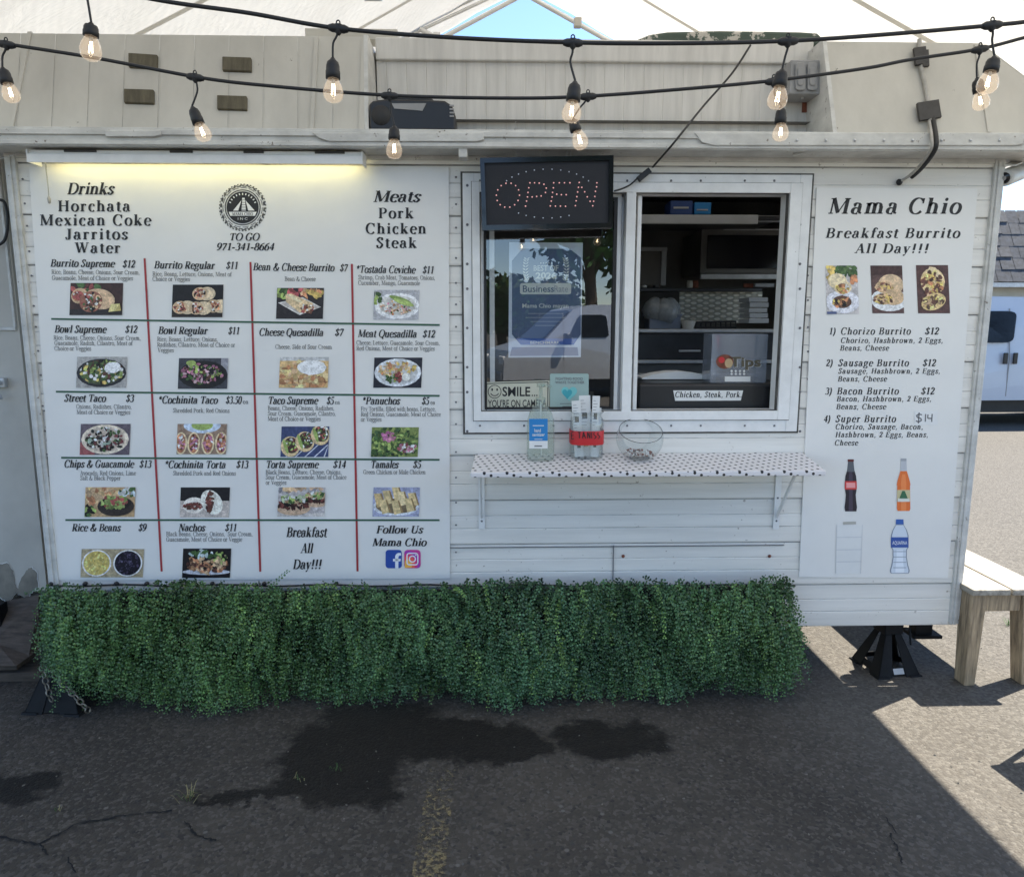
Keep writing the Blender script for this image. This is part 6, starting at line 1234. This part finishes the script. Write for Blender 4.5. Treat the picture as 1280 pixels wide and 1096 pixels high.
# ------------------------------------------------------------------ neighbour at the left edge
NT = thing('neighbour_trailer', 'cream painted trailer wall with peeling paint at the left edge', 'trailer', (-2.9, .35, .35)); NY = .32
o = MB(); p, q = U(-40, 192, NY), U(62, 768, NY); pb = [Vector((-4.2, NY, U(0, 772, NY).z)), Vector((q.x, NY, U(46, 738, NY).z)), Vector((q.x, NY, 2.52)), Vector((-4.2, NY, 2.52))]; o.prism(pb, (0, 1.9, 0)); o.build('body', 'cream_wall', NT)
o = MB(); o.box((U(-40, 412, NY).x, NY-.012, U(0, 413, NY).z), (U(21, 412, NY).x, NY-.001, U(0, 409, NY).z)); o.box((U(19, 412, NY).x, NY-.012, U(0, 409, NY).z), (U(22, 412, NY).x, NY-.001, U(0, 200, NY).z)); o.build('door_edge', 'trim_paint', NT, bevel=.002)
o = MB(); p = U(5, 478, NY); o.box((p.x-.05, NY-.03, p.z-.022), (p.x+.02, NY-.001, p.z+.022)); o.tube([p+Vector((.01, -.04, 0)), p+Vector((-.04, -.045, 0))], .012, 8); hd = o.build('handle', 'steel', NT, bevel=.004)
o = MB(); o.tube([p+Vector((-.005, -.035, -.02)), p+Vector((-.004, -.036, -.055))], .003, 6); o.lathe([(0, .03), (.009, .02), (.012, 0), (0, -.002)], p+Vector((-.004, -.036, -.075)), (0, 0, 1), 10); o.build('padlock', 'steel', hd)
o = MB(); o.tube([U(22, 195, NY-.02), U(22, 330, NY-.02)], .006, 6); o.build('wire_run', 'trim_paint', NT)
o = MB()
for pts in (((-6, 706), (4, 704), (9, 703), (16, 712), (18, 728), (22, 736), (27, 722), (33, 712), (40, 709), (46, 716), (47, 733), (41, 738), (35, 747), (26, 744), (20, 741), (12, 752), (3, 749), (-6, 742)),):
    P = []
    for i in range(len(pts)):
        a, b = pts[i], pts[(i+1) % len(pts)]
        for k in range(4): f = k/4; P.append(U(a[0]+(b[0]-a[0])*f+random.uniform(-.9, .9), a[1]+(b[1]-a[1])*f+random.uniform(-.9, .9), NY-.0025))
    o.poly(P, 0); c_ = sum(P, Vector())/len(P); o.poly([c_+(p-c_)*1.03+Vector((0, .0012, 0)) for p in P], 1)
o.build('peeled_patch', ['bare_patch', 'peel_white'], NT)
o = MB(); P = [U(-40, 762, .22), U(48, 744, .22), U(48, 812, .12), U(32, 824, .05), U(20, 832, .0), U(-40, 832, .0)]; o.prism(P, (0, .02, 0)); tag(o.build('plywood_sheet', 'wood_dark', base='auto'), 'weathered dark plywood sheet leaning below the left trailer wall', 'plywood')
o = MB(); p, q = UG(-60, 853), UG(50, 853); o.box((p.x, p.y, 0), (q.x, p.y+.14, .045)); o.box((p.x, p.y+.02, .047), (q.x-.12, p.y+.16, .085)); tag(o.build('timber_sleeper', 'wood_dark', base='auto', bevel=.004), 'dark timber boards on the ground under the left plywood sheet', 'timber')
o = MB(); p = U(4, 780, .16); o.box((p.x-.05, .14, .05), (p.x+.002, .2, .34)); tag(o.build('timber_post', 'stand_paint', base='auto'), 'short dark post under the left neighbouring trailer', 'post')
o = MB(); o.tube(smoothpts([U(-10, 200, -.1), U(12, 196, -.08), U(30, 188, -.06)], 4), .002, 5); tag(o.build('thin_wire', 'trim_paint', base='auto'), 'thin pale wire at the upper left corner of the trailer', 'wire')
o = MB(); P = [U(0, 250, NY-.03), U(6, 254, NY-.03), U(10, 275, NY-.03), U(6, 300, NY-.03), U(-6, 308, NY-.03)]; o.tube(smoothpts(P, 5), .007, 6); tag(o.build('black_hose', 'black_rubber', base='auto'), 'black hose loop on the left neighbouring wall', 'hose')

# ------------------------------------------------------------------ bench
g0 = UG(1210, 857); y0 = g0.y; xb0 = U(1216, 735, y0).x; zb0 = U(1240, 735, y0).z; BNCH = thing('wooden_bench', 'weathered pale wooden bench standing in the sun right of the trailer', 'bench', (xb0+.2, y0+.5, 0)); bw, bl, th_ = .36, 1.25, .03
o = MB()
for i in range(2):
    x = xb0-.01+i*(bw/2+.003); o.prism([(x, y0-.02, zb0-th_), (x+bw/2-.004, y0-.02, zb0-th_), (x+bw/2-.004, y0-.02, zb0), (x, y0-.02, zb0)], (0, bl, 0))
o.build('seat', 'wood_top', BNCH, bevel=.006)
for sx in (0, 1):
    for sy in (0, 1):
        o = MB(); xx = (xb0+.003 if sx == 0 else U(1279, 750, y0).x); yy = y0+sy*(bl-.13); xg = UG(1205, 857).x if sx == 0 else UG(1278, 857).x; wg = .05 if sx == 0 else .06
        o.hexa([(xg, yy, 0), (xg+wg, yy, 0), (xg+wg, yy+.075, 0), (xg, yy+.075, 0)], [(xx, yy, zb0-th_-.001), (xx+.07, yy, zb0-th_-.001), (xx+.07, yy+.095, zb0-th_-.001), (xx, yy+.095, zb0-th_-.001)]); o.build('leg', 'wood_old', BNCH, bevel=.004)
o = MB(); o.box((xb0+.074, y0+.01, zb0-th_-.085), (U(1278.5, 750, y0).x, y0+.045, zb0-th_-.002)); o.build('apron', 'wood_old', BNCH, bevel=.004)
o = MB(); o.box((xb0+.074, y0+bl-.12, zb0-th_-.085), (U(1278.5, 750, y0).x, y0+bl-.085, zb0-th_-.002)); o.build('apron', 'wood_old', BNCH, bevel=.004)
# folding chair just out of frame; its shadow lies on the lot
CH_ = thing('patio_chair', 'dark metal patio chair standing on the sunlit asphalt at the right', 'chair', (2.40, -.74, 0)); M0 = Matrix.Translation((2.40, -.74, 0)) @ Matrix.Rotation(-1.45, 4, 'Z')
o = MB(); o.box((-.22, -.22, .44), (.22, .22, .46), 0, M0); o.build('seat', 'stand_paint', CH_, bevel=.006)
for sx in (-1, 1):
    for sy in (-1, 1):
        o = MB(); hgt = .86 if sy > 0 else .44; o.tube([M0 @ Vector((sx*.21, sy*.21, 0)), M0 @ Vector((sx*.2, sy*(.2 if sy < 0 else .26), hgt))], .012, 8); o.build('leg', 'stand_paint', CH_)
o = MB(); o.box((-.2, .235, .6), (.2, .25, .86), 0, M0); o.build('backrest', 'stand_paint', CH_, bevel=.006)

# ------------------------------------------------------------------ van
def van(label, M0, paint, group=None):
    base = M0.to_translation(); T0 = thing('parked_van', label, 'van', tuple(base), group); X = lambda x, y, z: M0 @ Vector((x, y, z)); Wd = .95
    side = [(-2.6, .42), (-2.62, .95), (-2.56, 1.5), (-2.42, 1.95), (-2.2, 2.06), (-1, 2.10), (.6, 2.08), (1.05, 1.98), (1.75, 1.30), (2.55, 1.08), (2.68, .9), (2.7, .45)]
    def w_at(z): return Wd if z < 1.1 else Wd-.17*((z-1.1)/1.0)**1.4
    o = MB(); n = len(side)
    L_, R_ = [X(x, -w_at(z), z) for x, z in side], [X(x, w_at(z), z) for x, z in side]
    o.add(L_+R_, [(i, (i+1) % n, n+(i+1) % n, n+i) for i in range(n)], 0, False)
    for Sd, sg in ((L_, -1), (R_, 1)):
        zs_ = [.43, .8, 1.15, 1.5, 1.8, 2.0]
        o.poly(Sd if sg > 0 else Sd[::-1])
    body = o.build('body', paint, T0, bevel=.05, seg=3)
    for sg in (-1, 1):
        for x0, x1, nm in ((-2.3, -1.1, 'window'), (-1.0, .05, 'window'), (.2, 1.25, 'window')):
            o = MB(); zt_, zb_ = 1.86, 1.36; xs1 = x1-.0 if nm == 'window' and x1 < 1 else x1-.05; top1 = x1 if x1 < 1 else x1-.35
            Q4 = [Vector(q) for q in ((x0+.03, sg*(w_at(zb_)+.006), zb_), (x1-.04, sg*(w_at(zb_)+.006), zb_), (top1+.03, sg*(w_at(zt_)+.012), zt_), (x0+.08, sg*(w_at(zt_)+.012), zt_))]; P = []
            for q in range(4):
                a_, b_2, c_2 = Q4[q-1], Q4[q], Q4[(q+1) % 4]
                for f_ in (0, .25, .5, .75, 1): u_ = b_2.lerp(a_, .17*(1-f_)); v_2 = b_2.lerp(c_2, .17*f_); P.append(M0 @ (b_2+(u_-b_2)*(1-f_)+(v_2-b_2)*f_))
            o.poly(P); o.prism(P, M0.to_3x3() @ Vector((0, -sg*.004, 0))); o.build('window', 'dark_glass', T0)
        for xd in (-1.05, -.045, 1.3):
            o = MB(); o.prism([X(xd, sg*(Wd+.004), .5), X(xd+.012, sg*(Wd+.004), .5), X(xd+.012, sg*(Wd+.004), 1.1), X(xd, sg*(Wd+.004), 1.1)], M0.to_3x3() @ Vector((0, -sg*.01, 0))); o.prism([X(xd, sg*(w_at(1.1)+.005), 1.1), X(xd+.012, sg*(w_at(1.1)+.005), 1.1), X(xd+.012, sg*(w_at(1.9)+.012), 1.9), X(xd, sg*(w_at(1.9)+.012), 1.9)], M0.to_3x3() @ Vector((0, -sg*.01, 0))); o.build('door_seam', 'grey_plastic', T0)
        for xd in (-.12, .04):
            o = MB(); o.box((xd-.035, sg*(Wd+.02)-.015, 1.02), (xd+.035, sg*(Wd+.02)+.015, 1.2), 0, M0); o.build('handle', 'black_plastic', T0, bevel=.01)
        if paint == 'van_paint': o = MB(); P = smoothpts([X(.5, sg*(Wd+.006), .72), X(.62, sg*(Wd+.006), 1.0), X(.8, sg*(Wd+.006), 1.12), X(1.1, sg*(Wd+.006), .95), X(.85, sg*(Wd+.006), .7), X(.6, sg*(Wd+.006), .62)], 5); o.tube(P, .02, 6); o.build('swirl_graphic', 'van_blue', T0)
        for xw in (-1.7, 1.75):
            o = MB(); o.lathe([(.2, -.1), (.33, -.1), (.36, -.06), (.36, .08), (.33, .1), (.2, .1)], X(xw, sg*.8, .36), M0.to_3x3() @ Vector((0, 1, 0)), 28); wh = o.build('wheel', 'tyre', T0); o = MB(); o.lathe([(0, -.09), (.2, -.085), (.21, -.1), (.21, .1), (.2, .085), (0, .09)], X(xw, sg*.8, .36), M0.to_3x3() @ Vector((0, 1, 0)), 20); o.build('rim', 'alu_bare', wh)
        o = MB(); o.box((1.22, sg*1.1-.1, 1.2), (1.36, sg*1.1+.1, 1.45), 0, M0); o.box((1.26, sg*.97-.1, 1.26), (1.32, sg*.97+.1, 1.3), 0, M0); o.build('mirror', 'black_plastic', T0, bevel=.02)
        o = MB(); o.box((2.62, sg*.72-.17, .78), (2.70, sg*.72+.17, .96), 0, M0); o.build('headlight', 'paper', T0, bevel=.02)
        o = MB(); o.box((-2.64, sg*.85-.06, .95), (-2.56, sg*.85+.06, 1.4), 0, M0); o.build('tail_light', 'red_label', T0, bevel=.01)
    o = MB(); o.poly([X(1.1, -.72, 1.94), X(1.1, .72, 1.94), X(1.76, .84, 1.325), X(1.76, -.84, 1.325)]); o.poly([X(1.1+.02, -.72, 1.955), X(1.78, -.84, 1.34), X(1.78, .84, 1.34), X(1.12, .72, 1.955)]); o.build('windscreen', 'dark_glass', T0)
    o = MB(); o.box((-2.7, -.92, .42), (-2.55, .92, .6), 0, M0); o.box((2.58, -.92, .42), (2.76, .92, .62), 0, M0); o.build('bumper', 'grey_plastic', T0, bevel=.03)
    o = MB(); o.box((-2.3, -.8, .22), (2.4, .8, .43), 0, M0); o.build('underbody', 'black_rubber', T0)
    return T0
vY = 8.25; pv = U(1262, 450, vY)
van('white van with dark side windows parked in the lot right of the trailer', Matrix.Translation((pv.x+.05, vY+.97, 0)), 'van_paint')
van('silver van parked across the lot facing the front of the trailer', Matrix.Translation((2.6, -14.0, 0)) @ Matrix.Rotation(math.pi-.25, 4, 'Z'), 'silver_paint')

# ------------------------------------------------------------------ building far behind
HB = thing('shingle_roof_building', 'low pale building with a dark blue grey shingled mansard roof behind the van', 'building', (11, 18, 0)); hy = 15.5; zev2 = U(1262, 352, hy).z; zrg = U(1262, 264, hy+1.0).z
xh0, xh1 = U(1150, 300, hy).x, 26
o = MB(); o.box((xh0+.4, hy+.5, 0), (xh1, hy+9, zev2+.05)); o.build('wall', 'house_wall', HB)
o = MB(); rows = 6
for r_ in range(rows):
    f0, f1 = r_/rows, (r_+1)/rows; ya, yb2 = hy+f0*1.0, hy+f1*1.0; za, zb_ = zev2+(zrg-zev2)*f0, zev2+(zrg-zev2)*f1; x = xh0
    while x < xh1:
        w_ = random.uniform(.22, .46); dz = random.uniform(-.02, .02); o.add([(x, ya-.03, za+dz), (x+w_-.012, ya-.03, za+dz), (x+w_-.012, yb2-.005, zb_+.02), (x, yb2-.005, zb_+.02), (x, ya+.005, za+dz), (x+w_-.012, ya+.005, za+dz)], [(0, 1, 2, 3), (0, 4, 5, 1)]); x += w_
rf = o.build('roof', 'shingle', HB)
o = MB(); o.prism([(xh0, hy+.01, zev2-.02), (xh0, hy+1.02, zrg-.01), (xh0, hy+9.4, zrg-.01), (xh0, hy+9.4, zev2-.02)], (xh1-xh0, 0, 0)); o.build('roof_deck', 'tape', rf)
o = MB(); o.box((xh0, hy-.02, zev2-.14), (xh1, hy+.02, zev2-.03)); o.build('fascia', 'trim_paint', HB)
for i in range(4):
    o = MB(); x = xh0+1.2+i*3.2; o.box((x, hy+.46, .9), (x+1.6, hy+.499, zev2-.5)); wn = o.build('window', 'dark_glass', HB); o = MB(); o.box((x-.08, hy+.44, .82), (x+1.68, hy+.47, .9)); o.box((x-.08, hy+.44, zev2-.5), (x+1.68, hy+.47, zev2-.42)); o.build('frame', 'trim_paint', wn)

# ------------------------------------------------------------------ trees across the lot (they show in the window's reflection)
def tree(label, x, y, H, Wc, seed, col):
    rd = random.Random(seed); T0 = thing('broadleaf_tree', label, 'tree', (x, y, 0), 'trees across the lot')
    o = MB(); tips = []; o.tube([(x, y, 0), (x+.1, y, H*.25), (x-.05, y+.1, H*.5), (x, y, H*.8)], [.28, .22, .15, .05], 9)
    for i in range(9):
        a = rd.uniform(0, 6.28); z0 = H*rd.uniform(.28, .6); e = Vector((x+math.cos(a)*Wc*rd.uniform(.4, .8), y+math.sin(a)*Wc*rd.uniform(.4, .8), z0+H*rd.uniform(.12, .3))); o.tube([(x, y, z0), Vector((x, y, z0)).lerp(e, .5)+Vector((0, 0, .2)), e], [.09, .06, .02], 6); tips.append(e)
    o.build('trunk', 'bark', T0); tips += [Vector((x+rd.uniform(-.5, .5)*Wc, y+rd.uniform(-.5, .5)*Wc, H*rd.uniform(.5, .95))) for _ in range(14)]
    o = MB()
    for tp in tips:
        r = rd.uniform(.14, .24)*H; sh = rd.uniform(.7, 1.3)
        for k in range(150):
            v = Vector((rd.gauss(0, 1), rd.gauss(0, 1), rd.gauss(0, .8))).normalized()*r*rd.random()**.4; c_ = tp+v; a = Vector((rd.gauss(0, 1), rd.gauss(0, 1), rd.gauss(0, 1))).normalized(); b = a.orthogonal().normalized(); q = rd.uniform(.12, .3)
            o.poly([c_+a*q, c_+b*q*.5, c_-a*q, c_-b*q*.5], 0, tuple(2.2*cc_*sh*rd.uniform(.7, 1.3) for cc_ in col))
    o.build('crown', 'tree_leaf', T0)
for i, (x, y, H, Wc, c_) in enumerate(((3.3, -22, 9.0, 2.2, (.035, .075, .022)), (6.2, -24, 7.0, 2.4, (.05, .09, .025)), (-3.4, -26, 3.6, 2.8, (.045, .085, .02)), (9.5, -27, 8.5, 3, (.03, .065, .025)), (-9, -27, 7.5, 3.2, (.04, .08, .03)), (0.3, -27, 3.2, 2.6, (.04, .08, .025)), (2.2, -29, 3.6, 3.0, (.045, .075, .025)), (-6.2, -28, 3.4, 2.8, (.05, .085, .03)))):
    tree(['tall dark green tree across the lot straight before the window', 'mid green rounded tree across the lot behind the silver van', 'low spreading tree across the lot left of the tallest one', 'far right dark tree across the lot', 'far left broad tree across the lot', 'shrubby low tree across the lot left of the silver van', 'shrubby low tree behind the tallest tree across the lot', 'shrubby low tree beside the far left broad tree'][i], x, y, H, Wc, 40+i, c_)

# ------------------------------------------------------------------ tufts in the asphalt
for i, (px, py, n, h_, dry) in enumerate(((236, 998, 22, .055, 1), (420, 962, 10, .03, 0), (372, 975, 8, .025, 1), (75, 1014, 6, .02, 1), (1262, 782, 18, .05, 0))):
    o = MB(); p = UG(px, py); rd = random.Random(i)
    for k in range(n):
        a, sp = rd.uniform(0, 6.28), rd.uniform(.2, 1.1); d = Vector((math.cos(a)*sp, math.sin(a)*sp, 1)).normalized(); s_ = Vector((-d.y, d.x, 0)).normalized()*.0016; b0 = p+Vector((rd.gauss(0, .01), rd.gauss(0, .01), 0)); t_ = b0+d*h_*rd.uniform(.5, 1.2); m_ = b0.lerp(t_, .6)+Vector((0, 0, .006)); t_.z -= .008*sp
        o.add([b0-s_, b0+s_, m_+s_*.8, m_-s_*.8, t_], [(0, 1, 2, 3), (3, 2, 4)], rd.choice([0, 0, 1]) if dry else 1)
    tag(o.build('grass_tuft', [pm('dry_grass', (.30, .26, .12), .8, var=.3) if 'dry_grass' not in MATS else 'dry_grass', pm('green_grass', (.07, .13, .04), .8, var=.3) if 'green_grass' not in MATS else 'green_grass'], base=tuple(p)),
        ['dry grass tuft growing from a crack left of the wet patch', 'small green weed growing in the wet patch', 'tiny dry weed at the left of the wet patch', 'tiny dry weed near the cracks at the left', 'green weed on the gravel behind the bench'][i], 'weed', 'weeds in the asphalt')

# loose chips of stone on the lot
o = MB(); rd = random.Random(5)
for k in range(480):
    px, py = rd.uniform(-40, 1320), 860+236*rd.random()**1.1
    if rd.random() < .4: px, py = rd.uniform(1000, 1330), rd.uniform(800, 1090)
    p = UG(px, py); r = rd.choice([.0018, .0025, .0035, .005])*rd.uniform(.7, 1.2); a = rd.uniform(0, 6.28)
    M0 = Matrix.Translation(p) @ Matrix.Rotation(a, 4, 'Z'); q = [rd.uniform(.6, 1.3) for _ in range(6)]
    vs = [M0 @ Vector(v) for v in ((-r*q[0], -r*.7, 0), (r*q[1], -r*.6*q[2], 0), (r*.8, r*.7*q[3], 0), (-r*.7, r*.6*q[4], 0), (-r*.3, -r*.1, r*.8*q[5]), (r*.4, r*.15, r*.65))]
    o.add(vs, [(0, 1, 5, 4), (1, 2, 5), (2, 3, 4, 5), (3, 0, 4)], rd.choice([0, 0, 1, 2]))
tag(o.build('loose_gravel', [pm('chip_a', (.13, .12, .10), .8, var=.3), pm('chip_b', (.10, .095, .085), .8, var=.3), pm('chip_c', (.17, .155, .13), .8, var=.3)]), 'loose pale stone chips scattered on the asphalt', 'gravel', kind='stuff')
